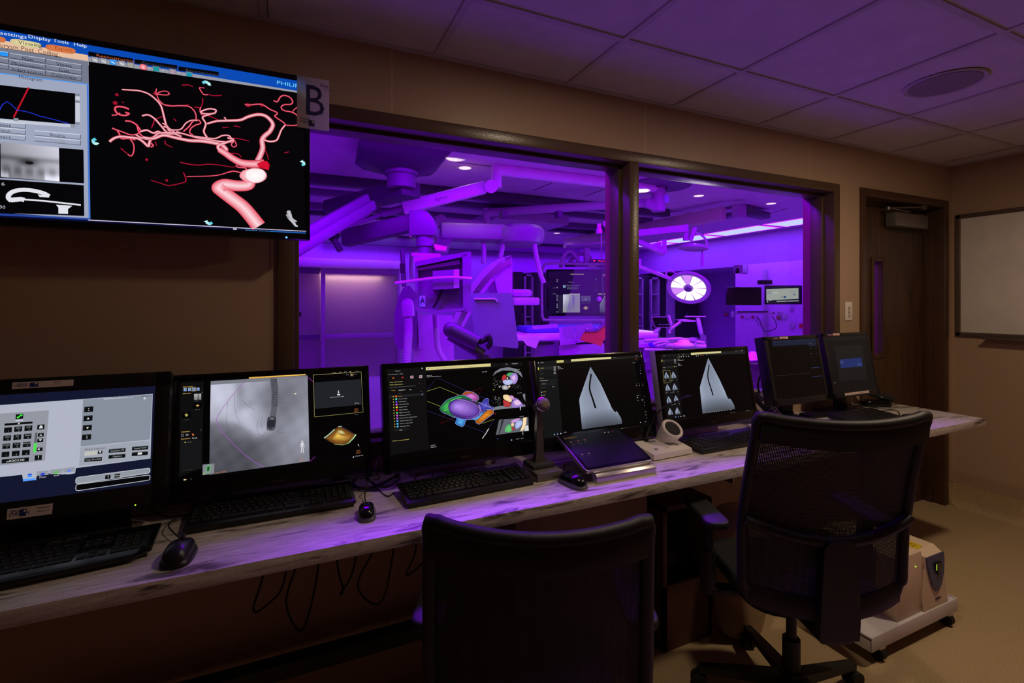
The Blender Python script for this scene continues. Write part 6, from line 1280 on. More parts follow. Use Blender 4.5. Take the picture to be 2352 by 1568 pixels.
# --- tall cabinets and open shelf columns along the far wall
Yc_ = 7.5; ct = PY(1230, 625, Yc_).z
units = [('c', 1180, 1203), ('s', 1203, 1223), ('c', 1223, 1243), ('c', 1243, 1262), ('c', 1425, 1452), ('s', 1452, 1475), ('c', 1475, 1492), ('s', 1492, 1512), ('c', 1512, 1530), ('p', 1530, 1551), ('c', 1551, 1580), ('c', 1580, 1606)]
nm_c = iter(['dark tall cupboard with paired handles right of the gantry', 'dark cupboard left of the large ceiling-hung display', 'dark cupboard partly covered by the display rail', 'dark cupboard hidden beyond the window mullion', 'narrow dark cupboard behind the left side of the surgical lamp arm', 'dark cupboard right behind the bedside tablet', 'dark cupboard under the round surgical lamp', 'dark cupboard against the alcove side wall'])
nm_s = iter(['open shelf column with glowing edges between dark cupboards', 'open shelf column at the left edge of the right window pane', 'open shelf column just left of the bedside tablet'])
for kd, u0, u1 in units:
    x0, x1 = PY(u0, 0, Yc_).x, PY(u1, 0, Yc_).x; xm = (x0+x1)/2; w2 = (x1-x0)/2-.003
    if kd == 'c':
        t = thing('tall_cupboard', next(nm_c), 'cupboard', (xm, Yc_+.3, 0), 0, 'dark cupboards along the far wall')
        M().box(-w2, w2, -.28, .29, 0, ct, .004).build('carcass', cabd, t)
        M().box(-w2+.004, w2-.004, -.30, -.282, .08, ct-.01, .003).build('door', cabd, t)
        M().tube([(w2-.05, -.30, 1.0), (w2-.05, -.335, 1.03), (w2-.05, -.335, 1.17), (w2-.05, -.30, 1.2)], .007, smooth=3, n=6).build('handle', pg, t)
    elif kd == 's':
        t = thing('shelf_column', next(nm_s), 'shelf', (xm, Yc_+.25, 0), 0, 'open shelf columns along the far wall')
        m = M(); e = .035
        for a in ((-w2, -w2+e), (w2-e, w2)): m.box(a[0], a[1], -.30, .30, 0, ct-.05)
        m.box(-w2, w2, -.30, .30, ct-.09, ct-.05); m.build('frame', pw, t); M().box(-w2, w2, .28, .30, 0, ct-.05).build('back_panel', cabd, t)
        for i, z in enumerate((.35, .62, .86, 1.12, 1.62)): M().box(-w2+e, w2-e, -.27, .28, z, z+.025).build('shelf', pw, t)
        for i, z in enumerate((.645, .885)): M().box(-w2+e+.01, w2-e-.01, -.25, .1, z, z+.16, .01).build('storage_basket', pg, t)
    else:
        t = thing('wall_pilaster', 'plain light vertical panel between dark cupboards behind the surgical lamp', 'panel', (xm, Yc_+.3, 0)); M().box(-w2, w2, -.3, .29, 0, ct).build('face_panel', pw, t)
# --- ceiling rails running left-right, and a long pair of beams running front-back
Zr = 2.70
for i, (u, v, h_, yb) in enumerate(((1100, 452, .06, 0), (1250, 462, .10, 0), (1150, 480, .05, 0), (1160, 520, .05, 0), (1330, 520, .07, 0), (1240, 575, .12, 0))):
    z = ZB-.05 if i < 5 else 2.62; p = PZ(u, v, z)
    o = M().box(-1.5+i*.4, [5.0, 4.9, 5.2, 5.4, 5.6, 6.2][i], p.y-.05, p.y+.07, z-h_/2, ZB, .006).build('ceiling_rail', pd if i % 2 else pg)
    tag(o, ['ceiling rail nearest the window, above the pink arm', 'ceiling rail behind the glowing horizontal tube', 'ceiling rail directly over the white round carriage', 'ceiling rail just behind the round carriage', 'ceiling rail running to the hanging display', 'deep white beam across the far end of the ceiling'][i], 'ceiling rail', 'parallel ceiling rails')
t = thing('ceiling_track', 'long ceiling track of two beams with its bright near end in the right pane', 'ceiling track', PZ(1672, 480, 2.66))
m = M(); a, b = PZ(1662, 490, 2.60), PZ(1298, 560, 2.60); m.beam(a, b, .10, .17, .008); m.build('main_beam', mat('satin_aluminium', rgb(206, 190, 180), .4, metal=.1), t, world=True)
a2, b2_ = PZ(1692, 492, 2.66), PZ(1330, 556, 2.66); m = M(); m.beam(a2, b2_, .20, .05, .006); m.build('side_beam', pg, t, world=True)
m = M(); c_ = PZ(1682, 484, 2.62); m.cb(c_+Vector((.12, 0, 0)), (.16, .10, .17), .01); m.build('end_carriage', pw, t, world=True); m = M(); m.beam(PZ(1700, 484, 2.68), PZ(1758, 496, 2.68), .14, .09, .004); m.build('end_rail', pd, t, world=True)
# --- boom housing with dark arm
H0 = PZ(922, 335, ZB)
t = thing('boom_housing', 'large faceted ceiling housing carrying a dark boom arm, near the top of the left pane', 'ceiling boom', (H0.x, H0.y, ZB))
ya = R(-4)
def rect_ring(c, wx, wy, z, a=ya): return [(c.x+x*wx*math.cos(a)-y*wy*math.sin(a), c.y+x*wx*math.sin(a)+y*wy*math.cos(a), z) for x, y in ((-1, -1), (1, -1), (1, 1), (-1, 1))]
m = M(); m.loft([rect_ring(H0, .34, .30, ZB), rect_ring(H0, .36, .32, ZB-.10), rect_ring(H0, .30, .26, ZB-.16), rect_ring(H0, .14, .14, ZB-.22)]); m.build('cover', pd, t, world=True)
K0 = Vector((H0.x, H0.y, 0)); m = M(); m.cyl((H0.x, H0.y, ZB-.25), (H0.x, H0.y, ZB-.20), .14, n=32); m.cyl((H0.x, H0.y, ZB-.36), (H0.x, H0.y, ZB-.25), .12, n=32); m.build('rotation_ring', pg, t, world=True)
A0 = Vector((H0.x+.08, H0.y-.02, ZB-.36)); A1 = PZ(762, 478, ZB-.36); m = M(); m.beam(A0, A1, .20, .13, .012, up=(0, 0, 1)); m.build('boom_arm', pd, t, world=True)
# --- lower-left spring arm pair
t = thing('spring_arm', 'paired violet spring-arm bars slanting down behind the television corner', 'support arm', PD(800, 500, 3.4))
for a, b, w_ in (((845, 458), (640, 575), .09), ((858, 470), (650, 595), .075), ((843, 486), (660, 588), .06)):
    M().beam(PD(*a, 3.9), PD(*b, 3.1), .05, w_, .01).build('arm_bar', pg, t, world=True)
q = PD(648, 592, 3.1); M().cyl((q.x, q.y, q.z-.08), (q.x, q.y, ZB), .06).build('ceiling_post', pg, t, world=True)
# --- glowing tube arms from the ceiling column
cp_ = PZ(1512, 424, ZB)
t = thing('lamp_boom_column', 'violet-lit ceiling column with two long horizontal tube arms', 'ceiling boom', (cp_.x, cp_.y, ZB))
m = M(); m.lathe([(0, 0), (.36, 0), (.36, -.02), (.10, -.03), (.10, -.05)], (cp_.x, cp_.y, ZB), n=40); m.build('ceiling_plate', pg, t, world=True)
zb_ = PD(1512, 484, 5.45).z; m = M(); m.cyl((cp_.x, cp_.y, zb_), (cp_.x, cp_.y, ZB), .078, n=28); m.build('column', pw, t, world=True); M().box(cp_.x+.02, cp_.x+.08, cp_.y-.082, cp_.y-.074, zb_+.09, zb_+.17).build('rating_sticker', mat('pale_blue_label', rgb(190, 210, 250), .5), t, world=True)
def d_at(z, v): return (z-CAM.z)*F/(693-v)
z1 = PD(1500, 428, 5.4).z; E1 = PD(1140, 388, d_at(z1, 388)); M().tube([(cp_.x-.05, cp_.y, z1), E1], .06, n=20).build('upper_tube', pb, t, world=True)
z2 = PD(1490, 458, 5.4).z-.02; E2 = PD(1117, 488, d_at(z2, 488)); M().tube([(cp_.x-.05, cp_.y, z2), E2], .05, n=20).build('lower_tube', pw, t, world=True)
m = M(); m.beam((cp_.x-.2, cp_.y-.02, z2-.02), (cp_.x, cp_.y, zb_+.04), .06, .10, .01); m.build('bracket', pw, t, world=True)
t = thing('pink_lit_arm', 'bright magenta-lit elbow and slanting arm ending in a thin rod', 'support arm', E1)
d1 = d_at(z1, 388); m = M(); m.cyl(E1+Vector((0, 0, .07)), E1+Vector((0, 0, -.18)), .052, n=24); m.build('elbow', pb, t, world=True); M().cyl(E1+Vector((0, 0, .07)), E1+Vector((0, 0, .082)), .054, n=24).build('elbow_cap', pd, t, world=True)
J = PD(1128, 428, d1-.03); v_ = ray(1128, 428).normalized(); m = M(); m.cyl(J-v_*.07, J+v_*.07, .062, n=28); m.build('joint', pb, t, world=True)
a = PD(1115, 430, d1); b = PD(925, 478, d1*.97); m = M(); m.beam(a, b, .09, .115, .014); m.build('arm', pb, t, world=True)
bl, fx_ = PD(928, 478, d1*.97-.06), (PD(1115, 430, d1)-PD(928, 478, d1*.97)).normalized(); m = M(); m.text('skytron', .05, frame(PD(1000, 462, d1*.97-.05), fx_, (0, 0, 1)), width=.12); m.build('maker_print', pd, t, world=True)
m = M(); m.tube([b, PD(878, 492, d1*.96)], .034, n=16); m.tube([PD(880, 491, d1*.96), PD(745, 540, d1*.93)], .020, n=12); m.build('thin_rod', pg, t, world=True)
t = thing('boom_camera', 'small dark camera hanging on the thin rod at the far upper left', 'camera', PD(772, 560, d1*.93)); q0 = PD(772, 548, d1*.93)
m = M(); m.cyl(q0, PD(764, 540, d1*.93), .05); m.build('camera_mount', matte, t, world=True); m = M(); m.cyl(PD(766, 548, d1*.93), PD(782, 576, d1*.93), .028, n=16); m.build('camera_body', pd, t, world=True)
# --- second small arm and curved handle
t = thing('swivel_arm', 'pale violet short arm hung from the lower tube, with a curved handle bar', 'support arm', E2)
d2 = d_at(z2, 488); m = M(); m.cyl(E2+Vector((0, 0, .05)), E2+Vector((0, 0, -.13)), .045, n=24); m.cyl(PD(1118, 503, d2), PD(1118, 522, d2), .035); m.build('drop_post', pw, t, world=True)
m = M(); m.beam(PD(1112, 514, d2), PD(1010, 504, d2*.97), .05, .065, .012); m.build('arm', pw, t, world=True)
m = M(); q = PD(1014, 504, d2*.97); m.cyl(q-v_*.05, q+v_*.05, .06, n=24); m.build('joint', pw, t, world=True)
m = M(); m.cyl(PD(1003, 497, d2*.96), PD(1003, 546, d2*.96), .032, n=20); m.build('grip_post', pw, t, world=True); M().cyl(PD(1003, 518, d2*.96), PD(1003, 534, d2*.96), .034, n=20).build('grip_band', pd, t, world=True)
M().tube([PD(u, v, d2*.96) for u, v in ((1004, 545), (1003, 556), (985, 566), (955, 576), (945, 590), (944, 625), (950, 643), (962, 648))], .022, smooth=5, n=14).build('curved_handle', pw, t, world=True)
# --- boom with the big dark arm and drum that carries the display pack
dk = 3.95
t = thing('display_boom', 'heavy dark boom arm ending in a rounded head and drum above the display pack', 'ceiling boom', PD(972, 515, dk))
M().beam(PD(790, 548, dk*1.02), PD(948, 512, dk), .12, .135, .012).build('boom_arm', pd, t, world=True)
m = M(); c_ = PD(972, 515, dk); m.prism([(-.10, -.10), (.11, -.10), (.12, -.04), (.10, .02), (.05, .09), (.0, .105), (-.10, .10)], -.09, .09, x=frame(c_, (cs, -sn, 0), (0, 0, 1)), bev=.012); m.build('head_cover', pg, t, world=True)
m = M(); m.cyl(PD(976, 540, dk), PD(976, 566, dk), .072, n=30); m.cyl(PD(976, 566, dk), PD(976, 584, dk), .056, n=30); m.build('drum', pg, t, world=True)
t = thing('display_pack', 'rear of a tilted display cluster with handrail, seen from behind with label A', 'display', PD(1000, 650, 3.8))
dd = 3.75; fr0 = frame(PD(1003, 652, dd), (cs*.93, -sn*.93-.3, .0), (0, 0, 1))
def quad(m, pts, D, dep=.06):
    m.loft([[PD(u, v, D) for u, v in pts], [PD(u, v, D+dep) for u, v in pts]]); return m
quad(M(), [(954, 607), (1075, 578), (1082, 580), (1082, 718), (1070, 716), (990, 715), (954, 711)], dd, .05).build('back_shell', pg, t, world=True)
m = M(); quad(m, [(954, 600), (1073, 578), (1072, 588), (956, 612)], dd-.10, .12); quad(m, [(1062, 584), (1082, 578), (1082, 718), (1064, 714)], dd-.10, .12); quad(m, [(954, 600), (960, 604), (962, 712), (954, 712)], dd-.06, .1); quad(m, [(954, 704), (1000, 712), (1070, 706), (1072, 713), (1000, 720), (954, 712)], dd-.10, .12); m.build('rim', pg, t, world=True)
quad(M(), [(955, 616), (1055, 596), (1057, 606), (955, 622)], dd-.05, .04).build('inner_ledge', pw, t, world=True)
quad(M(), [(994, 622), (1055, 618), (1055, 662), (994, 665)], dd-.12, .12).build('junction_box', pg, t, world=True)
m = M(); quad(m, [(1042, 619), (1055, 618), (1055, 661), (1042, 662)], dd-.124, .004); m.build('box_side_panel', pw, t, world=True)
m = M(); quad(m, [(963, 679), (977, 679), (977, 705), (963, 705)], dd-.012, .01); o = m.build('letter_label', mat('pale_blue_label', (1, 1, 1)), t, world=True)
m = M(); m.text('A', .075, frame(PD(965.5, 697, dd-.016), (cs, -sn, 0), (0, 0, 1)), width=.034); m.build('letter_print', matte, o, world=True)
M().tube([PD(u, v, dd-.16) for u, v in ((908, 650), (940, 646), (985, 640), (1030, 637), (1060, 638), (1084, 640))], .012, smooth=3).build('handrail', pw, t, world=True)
m = M(); m.cyl(PD(924, 574, dd), PD(928, 658, dd), .018, n=14); m.build('side_pole', pd, t, world=True); quad(M(), [(918, 605), (931, 604), (931, 626), (919, 627)], dd-.02, .05).build('pole_clamp', matte, t, world=True)
m = M(); quad(m, [(945, 580), (1012, 582), (1012, 592), (945, 588)], dd, .2); quad(m, [(950, 590), (1000, 592), (1000, 600), (952, 606)], dd, .2); m.build('top_plate', pw, t, world=True); quad(M(), [(996, 560), (1027, 566), (1024, 576), (1000, 574)], dd+.05, .15).build('cable_duct', cream, t, world=True)
M().tube([PD(u, v, dd-.05) for u, v in ((1016, 665), (1005, 690), (995, 706))], .010, smooth=4).build('black_lead', rubber, t, world=True)
# --- foreground monitor back on its arm
t = thing('tilted_monitor', 'violet back of a tilted monitor on a dark articulated arm', 'monitor', PD(1135, 735, 2.9))
m = M(); q = [(1078, 676), (1084, 673), (1172, 672), (1177, 678), (1191, 795), (1188, 800), (1100, 791), (1092, 788)]; m.loft([[PD(u, v, 2.86) for u, v in q], [PD(1134+(u-1134)*1.0, v, 2.90) for u, v in q], [PD(1134+(u-1134)*.96, 736+(v-736)*.97, 2.93) for u, v in q]]); m.build('back_shell', mat('monitor_back_shell', rgb(150, 108, 192), .4), t, world=True)
M().tube([PD(u, v, 2.855) for u, v in ((1089, 687), (1110, 687), (1135, 687), (1140, 690), (1142, 694))], .006, smooth=3).build('moulded_groove', pw, t, world=True)
m = M(); m.tube([PD(1036, 757, 2.8), PD(1097, 788, 2.8)], .045, n=16); m.sphere(PD(1036, 757, 2.8), .047); m.tube([PD(1034, 768, 2.85), PD(1110, 815, 2.85)], .035, n=14); q = PD(1110, 815, 2.85); m.cyl(q, (q.x, q.y, 0), .04); m.cyl((q.x, q.y, 0), (q.x, q.y, .05), .25); m.build('arm', pd, t, world=True)
m = M(); m.tube([PD(u, v, 2.82) for u, v in ((1095, 786), (1112, 782), (1122, 772), (1126, 790), (1118, 798))], .016, smooth=4); m.build('tilt_joint', matte, t, world=True)
# --- round ceiling carriage with C-arm
dg_ = 5.3
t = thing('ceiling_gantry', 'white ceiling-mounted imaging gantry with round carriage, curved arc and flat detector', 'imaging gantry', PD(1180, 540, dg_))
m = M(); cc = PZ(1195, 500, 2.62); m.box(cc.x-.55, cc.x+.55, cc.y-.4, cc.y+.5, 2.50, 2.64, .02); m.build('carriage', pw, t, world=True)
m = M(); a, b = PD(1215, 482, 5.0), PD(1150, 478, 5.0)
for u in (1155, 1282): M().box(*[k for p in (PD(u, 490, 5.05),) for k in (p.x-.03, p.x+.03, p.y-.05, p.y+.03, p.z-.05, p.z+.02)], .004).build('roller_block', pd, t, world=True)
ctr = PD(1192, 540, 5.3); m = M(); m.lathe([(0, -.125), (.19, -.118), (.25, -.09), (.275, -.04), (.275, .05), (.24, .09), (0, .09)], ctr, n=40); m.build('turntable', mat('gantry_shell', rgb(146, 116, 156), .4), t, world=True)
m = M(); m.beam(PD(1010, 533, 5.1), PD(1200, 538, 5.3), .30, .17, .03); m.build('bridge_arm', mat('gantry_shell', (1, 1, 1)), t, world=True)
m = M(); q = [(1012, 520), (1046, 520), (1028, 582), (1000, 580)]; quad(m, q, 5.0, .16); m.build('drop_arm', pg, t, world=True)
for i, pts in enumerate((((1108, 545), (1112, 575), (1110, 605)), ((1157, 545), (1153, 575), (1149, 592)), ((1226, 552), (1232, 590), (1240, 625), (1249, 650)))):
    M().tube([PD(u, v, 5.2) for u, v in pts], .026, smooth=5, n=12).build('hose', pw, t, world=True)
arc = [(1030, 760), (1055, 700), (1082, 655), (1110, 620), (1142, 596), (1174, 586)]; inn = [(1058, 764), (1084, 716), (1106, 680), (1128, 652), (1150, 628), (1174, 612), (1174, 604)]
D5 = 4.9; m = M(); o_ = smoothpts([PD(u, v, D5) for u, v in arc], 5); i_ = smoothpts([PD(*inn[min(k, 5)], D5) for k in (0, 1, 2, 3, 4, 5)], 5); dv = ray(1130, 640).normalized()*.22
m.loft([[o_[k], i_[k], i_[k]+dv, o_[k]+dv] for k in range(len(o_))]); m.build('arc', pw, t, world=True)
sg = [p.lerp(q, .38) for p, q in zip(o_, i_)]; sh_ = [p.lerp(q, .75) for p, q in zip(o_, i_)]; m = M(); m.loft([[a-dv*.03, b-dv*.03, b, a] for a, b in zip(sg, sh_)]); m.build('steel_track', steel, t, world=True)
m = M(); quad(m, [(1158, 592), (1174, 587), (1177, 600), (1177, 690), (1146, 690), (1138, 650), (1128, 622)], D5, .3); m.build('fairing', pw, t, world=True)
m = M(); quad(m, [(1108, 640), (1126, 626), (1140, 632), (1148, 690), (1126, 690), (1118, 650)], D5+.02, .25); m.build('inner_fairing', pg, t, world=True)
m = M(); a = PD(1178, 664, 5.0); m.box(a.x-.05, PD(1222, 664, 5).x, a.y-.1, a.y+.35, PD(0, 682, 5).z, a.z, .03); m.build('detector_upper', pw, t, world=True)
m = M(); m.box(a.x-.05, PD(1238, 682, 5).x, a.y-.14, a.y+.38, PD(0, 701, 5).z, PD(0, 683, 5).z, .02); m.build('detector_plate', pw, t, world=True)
# --- left floor stand with hoses
t = thing('gantry_stand', 'tall rounded violet floor stand with ribbed hoses left of the tilted monitor', 'imaging stand', PD(940, 740, 4.2)*1.0)
m = M(); q = [(926, 660), (940, 655), (960, 680), (958, 790), (945, 802), (915, 802), (906, 785), (906, 720), (914, 685)]; m.loft([[PD(u, v, 4.3) for u, v in q], [PD(u, v, 4.6) for u, v in q]]); m.build('side_fairing', pg, t, world=True)
m = M(); m.tube([PD(936, 700, 4.1), PD(938, 726, 4.1)], .055, n=20); m.sphere(PD(936, 700, 4.1), .056); m.build('hose_elbow', pw, t, world=True)
def ribbed(pts, r, D, k=8):
    P_ = smoothpts([PD(u, v, D) for u, v in pts], k); n = len(P_)*1; return M().tube([P_[i//2].lerp(P_[min(i//2+1, len(P_)-1)], (i % 2)*.5) for i in range(2*len(P_)-1)], [r*(1 if i % 2 else .90) for i in range(2*len(P_)-1)], n=14)
ribbed(((937, 726), (938, 760), (936, 800), (934, 840)), .038, 4.1).build('ribbed_hose', pw, t, world=True); ribbed(((1000, 722), (1002, 760), (1006, 800), (1022, 830)), .026, 4.0).build('ribbed_hose', pw, t, world=True)
m = M(); q = [(955, 722), (1000, 722), (1040, 724), (1044, 850), (948, 850), (950, 790)]; m.loft([[PD(u, v, 4.5) for u, v in q], [PD(u, v, 4.75) for u, v in q]]); m.build('main_body', pw, t, world=True)
m = M(); q = [(968, 738), (974, 760), (976, 780), (972, 800), (962, 802), (960, 738)]; quad(m, q, 4.45, .06); m.build('round_cover', pw, t, world=True); q = PD(998, 840, 4.65); M().box(q.x-.22, q.x+.2, q.y-.1, q.y+.15, 0, q.z, .02).build('pedestal', pw, t, world=True)
# --- large ceiling-hung display
Dl = 6.6; cfr = frame(PD(1357, 672, Dl), (cs, -sn, 0), (0, 0, 1)); hw = 103/F*Dl; hh_ = 54/F*Dl
t = thing('ceiling_display', 'large black multi-image display hanging in a looped metal rail frame', 'display', PD(1357, 672, Dl)); Wi = WM[t.name].inverted() @ cfr
M(Wi).box(-hw, hw, -hh_, hh_, -.08, -.002, .02).build('casing', glossb, t)
def draw_big(s):
    s.c = (1160, 640, 8.254); k = .0007; g = (150, 155, 165)
    s.n = True; s.rect(0, 0, 1, 1, (10, 6, 34)); s.rect(.635, .05, 1, .085, (60, 96, 150)); s.rect(.635, .085, .74, .11, (190, 40, 70)); s.rect(.26, .05, .42, .066, (190, 180, 120)); s.n = False
    s.grid(0, 0, 0, 0, 20, 20, lambda a, b: tuple(int(c) for c in ((150+50*g2(a, b, 0, .1, .3, .6)-25*g2(a, b, .3, .7, .3, .3)-70*g2(a, b, .62, .3, .05, .3),)*2 + (165+60*g2(a, b, 0, .1, .3, .6)-20*b,))), quad=[(1098, 298), (1420, 286), (1420, 638), (1096, 638)]); s.poly([(1222, 282), (1420, 282), (1420, 296), (1222, 296)], (205, 195, 140))
    s.poly([(1010, 305), (1078, 303), (1078, 650), (1010, 650)], (30, 28, 44)); s.poly([(1440, 325), (1625, 322), (1625, 430), (1440, 432)], (78, 80, 100)); s.poly([(1510, 390), (1545, 390), (1528, 375)], (230,)*3); s.line([(1442, 464), (1625, 462)], 2*k, g); s.blob([(1470, 560), (1530, 510), (1590, 555), (1530, 592)], (220, 200, 130), (110, 90, 50), 0)
    s.poly([(1798, 480), (1890, 318), (1990, 470), (1998, 640), (1798, 640)], [(120, 125, 140), (140, 145, 160), (110, 115, 130), (50, 54, 66), (60, 64, 76)]); s.line([(1895, 350), (1872, 440), (1897, 540)], 9*k, (8, 8, 10)); s.poly([(1765, 282), (2000, 282), (2000, 296), (1765, 296)], (205, 195, 140))
    for tx, x, y, w_ in (('Allura', 1200, 70, 120), ('Ultrasound system not available', 1160, 130, 260), ('Check the connection', 1172, 165, 215), ('Contact service', 1172, 195, 220), ('Remarks', 902, 292, 70)): s.text(tx, x, y, 16*k, g, wd=w_*k)
    s.poly([(1098, 122), (1148, 120), (1148, 170), (1100, 170)], (120, 150, 180))
    for y in (20, 50, 160, 315, 342, 380, 408, 480, 512, 542, 628): s.poly([(978, y-7), (998, y-7), (998, y+7), (978, y+7)], g)
    for y in (10, 130, 220): s.line([(1712, y), (1732, y)], 10*k, ((60, 200, 60), (200, 30, 40), (120, 90, 220))[(y//100) % 3])
    s.line([(1740, 118), (1995, 118)], 2*k, (70,)*3); s.poly([(905, 170), (1000, 168), (1000, 180), (905, 180)], (70, 70, 90))
s = screen(cfr, 2*hw-.07, 2*hh_-.07, (0, 0, 1)); draw_big(s); s.build('screen', t, Wi)
M().tube([PD(u, v, Dl-.1) for u, v in ((1400, 606), (1300, 605), (1262, 605), (1248, 612), (1245, 640), (1245, 715), (1248, 730), (1262, 735), (1400, 735), (1450, 735))], .018, smooth=3, n=8).build('guard_rail', pw, t, world=True)
m = M(); quad(m, [(1297, 609), (1305, 601), (1440, 601), (1440, 613), (1297, 613)], Dl-.02, .12); m.build('header_bar', pd, t, world=True); quad(M(), [(1352, 606), (1370, 606), (1370, 614), (1352, 614)], Dl-.03, .008).build('warning_label', paper, t, world=True)
m = M(); m.cyl(PD(1347, 569, Dl), PD(1347, 603, Dl), .04, n=20); m.build('support_column', pw, t, world=True)
M().tube([PD(u, v, Dl) for u, v in ((1288, 615), (1290, 600), (1298, 583), (1307, 577), (1316, 580), (1324, 592), (1330, 600))], .028, smooth=5, n=12).build('cable_loop', pw, t, world=True); M().tube([PD(u, v, Dl+.1) for u, v in ((1308, 604), (1316, 592), (1335, 583), (1352, 588), (1360, 602))], .026, smooth=5, n=12).build('cable_loop', pw, t, world=True)
M().beam(PD(1300, 567, 6.6), PD(1440, 556, 6.5), .3, .02, .004).build('ceiling_shelf', pw, t, world=True)
# drip-stand like rod with clear shield and brown lead curtain
Ds = 4.4; t = thing('radiation_shield', 'clear hanging shield on a thin rod with a brown-red lead curtain along its edge', 'shield', PD(1384, 540, Ds))
m = M(); m.cyl(PD(1376, 536, Ds), PD(1376, 526, Ds), .028); m.cyl(PD(1376, 526, Ds), PD(1376, 514, Ds), .02); q = PD(1394, 514, Ds); m.cyl(q-dv.normalized()*.03, q+dv.normalized()*.03, .034, n=24); m.beam(PD(1394, 512, Ds), PD(1440, 530, Ds), .04, .06, .01); m.build('pivot_head', pw, t, world=True)
m = M(); m.tube([PD(1381, 538, Ds), PD(1382, 600, Ds), PD(1385, 680, Ds)], .006, n=8); m.build('rod', steel, t, world=True); q = PD(1376, 686, Ds); M().cyl(q, q+ray(1376, 686).normalized()*.02, .024, n=10).build('star_knob', pw, t, world=True)
sh_p = [(1316, 625), (1400, 690), (1406, 742), (1368, 754), (1330, 780), (1295, 778), (1290, 765)]
m = M(); quad(m, [(1321, 606), (1460, 610), (1460, 735), (1404, 735), (1372, 757), (1340, 780), (1296, 778), (1290, 760), (1305, 700)], Ds, .008); m.build('clear_panel', acryl, t, world=True)
m = M(); quad(m, [(1343, 757), (1370, 755), (1385, 740), (1405, 729), (1405, 736), (1388, 748), (1372, 761), (1343, 762)], Ds-.02, .015); m.build('clamp_strip', pg, t, world=True); [M().sphere(PD(u, v, Ds-.03), .010, n=8).build('clamp_bolt', steel, t, world=True) for u, v in ((1348, 756), (1370, 753), (1384, 739), (1401, 731))]
m = M(); quad(m, [(1343, 759), (1368, 758), (1378, 750), (1388, 746), (1400, 738), (1404, 737), (1404, 762), (1393, 770), (1386, 783), (1381, 795), (1360, 788), (1331, 781)], Ds-.01, .012); m.build('lead_curtain', mat('rust_lead_vinyl', rgb(178, 112, 40), .8), t, world=True)
# --- patient table with drape, mattress
t = thing('patient_table', 'patient table with white drape and blue mattress beyond the tilted monitor', 'patient table', PD(1260, 790, 4.9))
Dt = 4.9; a, b = PD(1186, 786, Dt), PD(1440, 784, Dt+.3)
fwd = Vector((b.x-a.x, b.y-a.y, 0)).normalized(); tf = frame((a.x, a.y, a.z), fwd, z=(0, 0, 1)); tw = (Vector((b.x, b.y, 0))-Vector((a.x, a.y, 0))).length
M(tf).box(-.2, tw+.6, 0, .55, -.03, .0, .01).build('tabletop', matte, t, world=True)
M(tf).box(-.15, tw+.4, .02, .53, .0, .085, .03).build('drape', drape, t, world=True)
M(tf).box(.12, tw-.1, .05, .50, .085, .15, .03).build('mattress', bluepad, t, world=True)
m = M(); q = [(1188, 775), (1236, 779), (1239, 781), (1231, 800), (1210, 793), (1200, 780)]; quad(m, q, Dt-.05, .01); m.build('hanging_drape', drape, t, world=True)
M(tf).box(.3, tw+.4, .1, .45, -a.z, -.05, .02).build('pedestal', pg, t, world=True)
for i, q in enumerate(([(1222, 748), (1280, 743), (1282, 752), (1224, 756)], [(1284, 752), (1318, 748), (1323, 790), (1286, 793)], [(1319, 748), (1360, 742), (1368, 780), (1324, 788)], [(1284, 793), (1388, 788), (1388, 850), (1284, 850)])):
    quad(M(), q, 4.75+.03*i, .02).build('side_shield_panel', pw, t, world=True)
quad(M(), [(1225, 783), (1283, 783), (1283, 850), (1225, 850)], 5.0, .3).build('cabinet_front', pg, t, world=True)
# --- right pane: bedside consoles, trays, cart
Db = 4.0
t = thing('bedside_table', 'bedside equipment table end with rails, folding trays and coiled leads in the right pane', 'equipment table', PD(1540, 800, Db))
m = M(); m.tube([PD(1462, 790, Db+.3), PD(1530, 793, Db), PD(1620, 796, Db)], .022, n=10); m.tube([PD(1480, 782, Db), PD(1560, 778, Db), PD(1618, 788, Db)], .014, n=10); m.tube([PD(1480, 802, Db), PD(1545, 804, Db)], .012, n=8); m.build('side_rails', pw, t, world=True)
quad(M(), [(1464, 780), (1600, 774), (1622, 786), (1622, 792), (1464, 798)], Db+.1, .4).build('tabletop', pw, t, world=True)
quad(M(), [(1484, 794), (1494, 777+3), (1560, 780), (1570, 800), (1572, 850), (1484, 850)], Db+.12, .3).build('base_cover', pg, t, world=True)
m = M(); quad(m, [(1549, 734), (1572, 732), (1599, 736), (1597, 739), (1573, 739)], Db, .16); m.build('angled_tray', pw, t, world=True); M().tube([PD(1563, 739, Db), PD(1538, 757, Db), PD(1538, 765, Db)], .012, n=8).build('tray_arm', pw, t, world=True)
quad(M(), [(1573, 725), (1621, 725), (1621, 728), (1573, 728)], Db, .2).build('flat_tray', pw, t, world=True); M().beam(PD(1602, 729, Db+.02), PD(1611, 768, Db+.02), .03, .03, .005).build('tray_post', pw, t, world=True)
quad(M(), [(1608, 766), (1622, 770), (1624, 800), (1610, 802)], Db, .1).build('clamp_block', pg, t, world=True)
for i in range(4): a = i*1.3; M().tube([PD(1590+8*math.cos(a+k_)*(1+.1*i), 785+6*math.sin(a+k_)*(1+.15*i), Db-.03) for k_ in (0, 1.2, 2.4, 3.6, 4.8)], .004, smooth=4, n=6, closed=True).build('coiled_lead', pw, t, world=True)
M().tube([PD(u, v, Db-.05) for u, v in ((1500, 790), (1512, 786), (1530, 784), (1533, 787), (1522, 791), (1508, 794))], .010, smooth=4).build('suction_tube', pw, t, world=True)
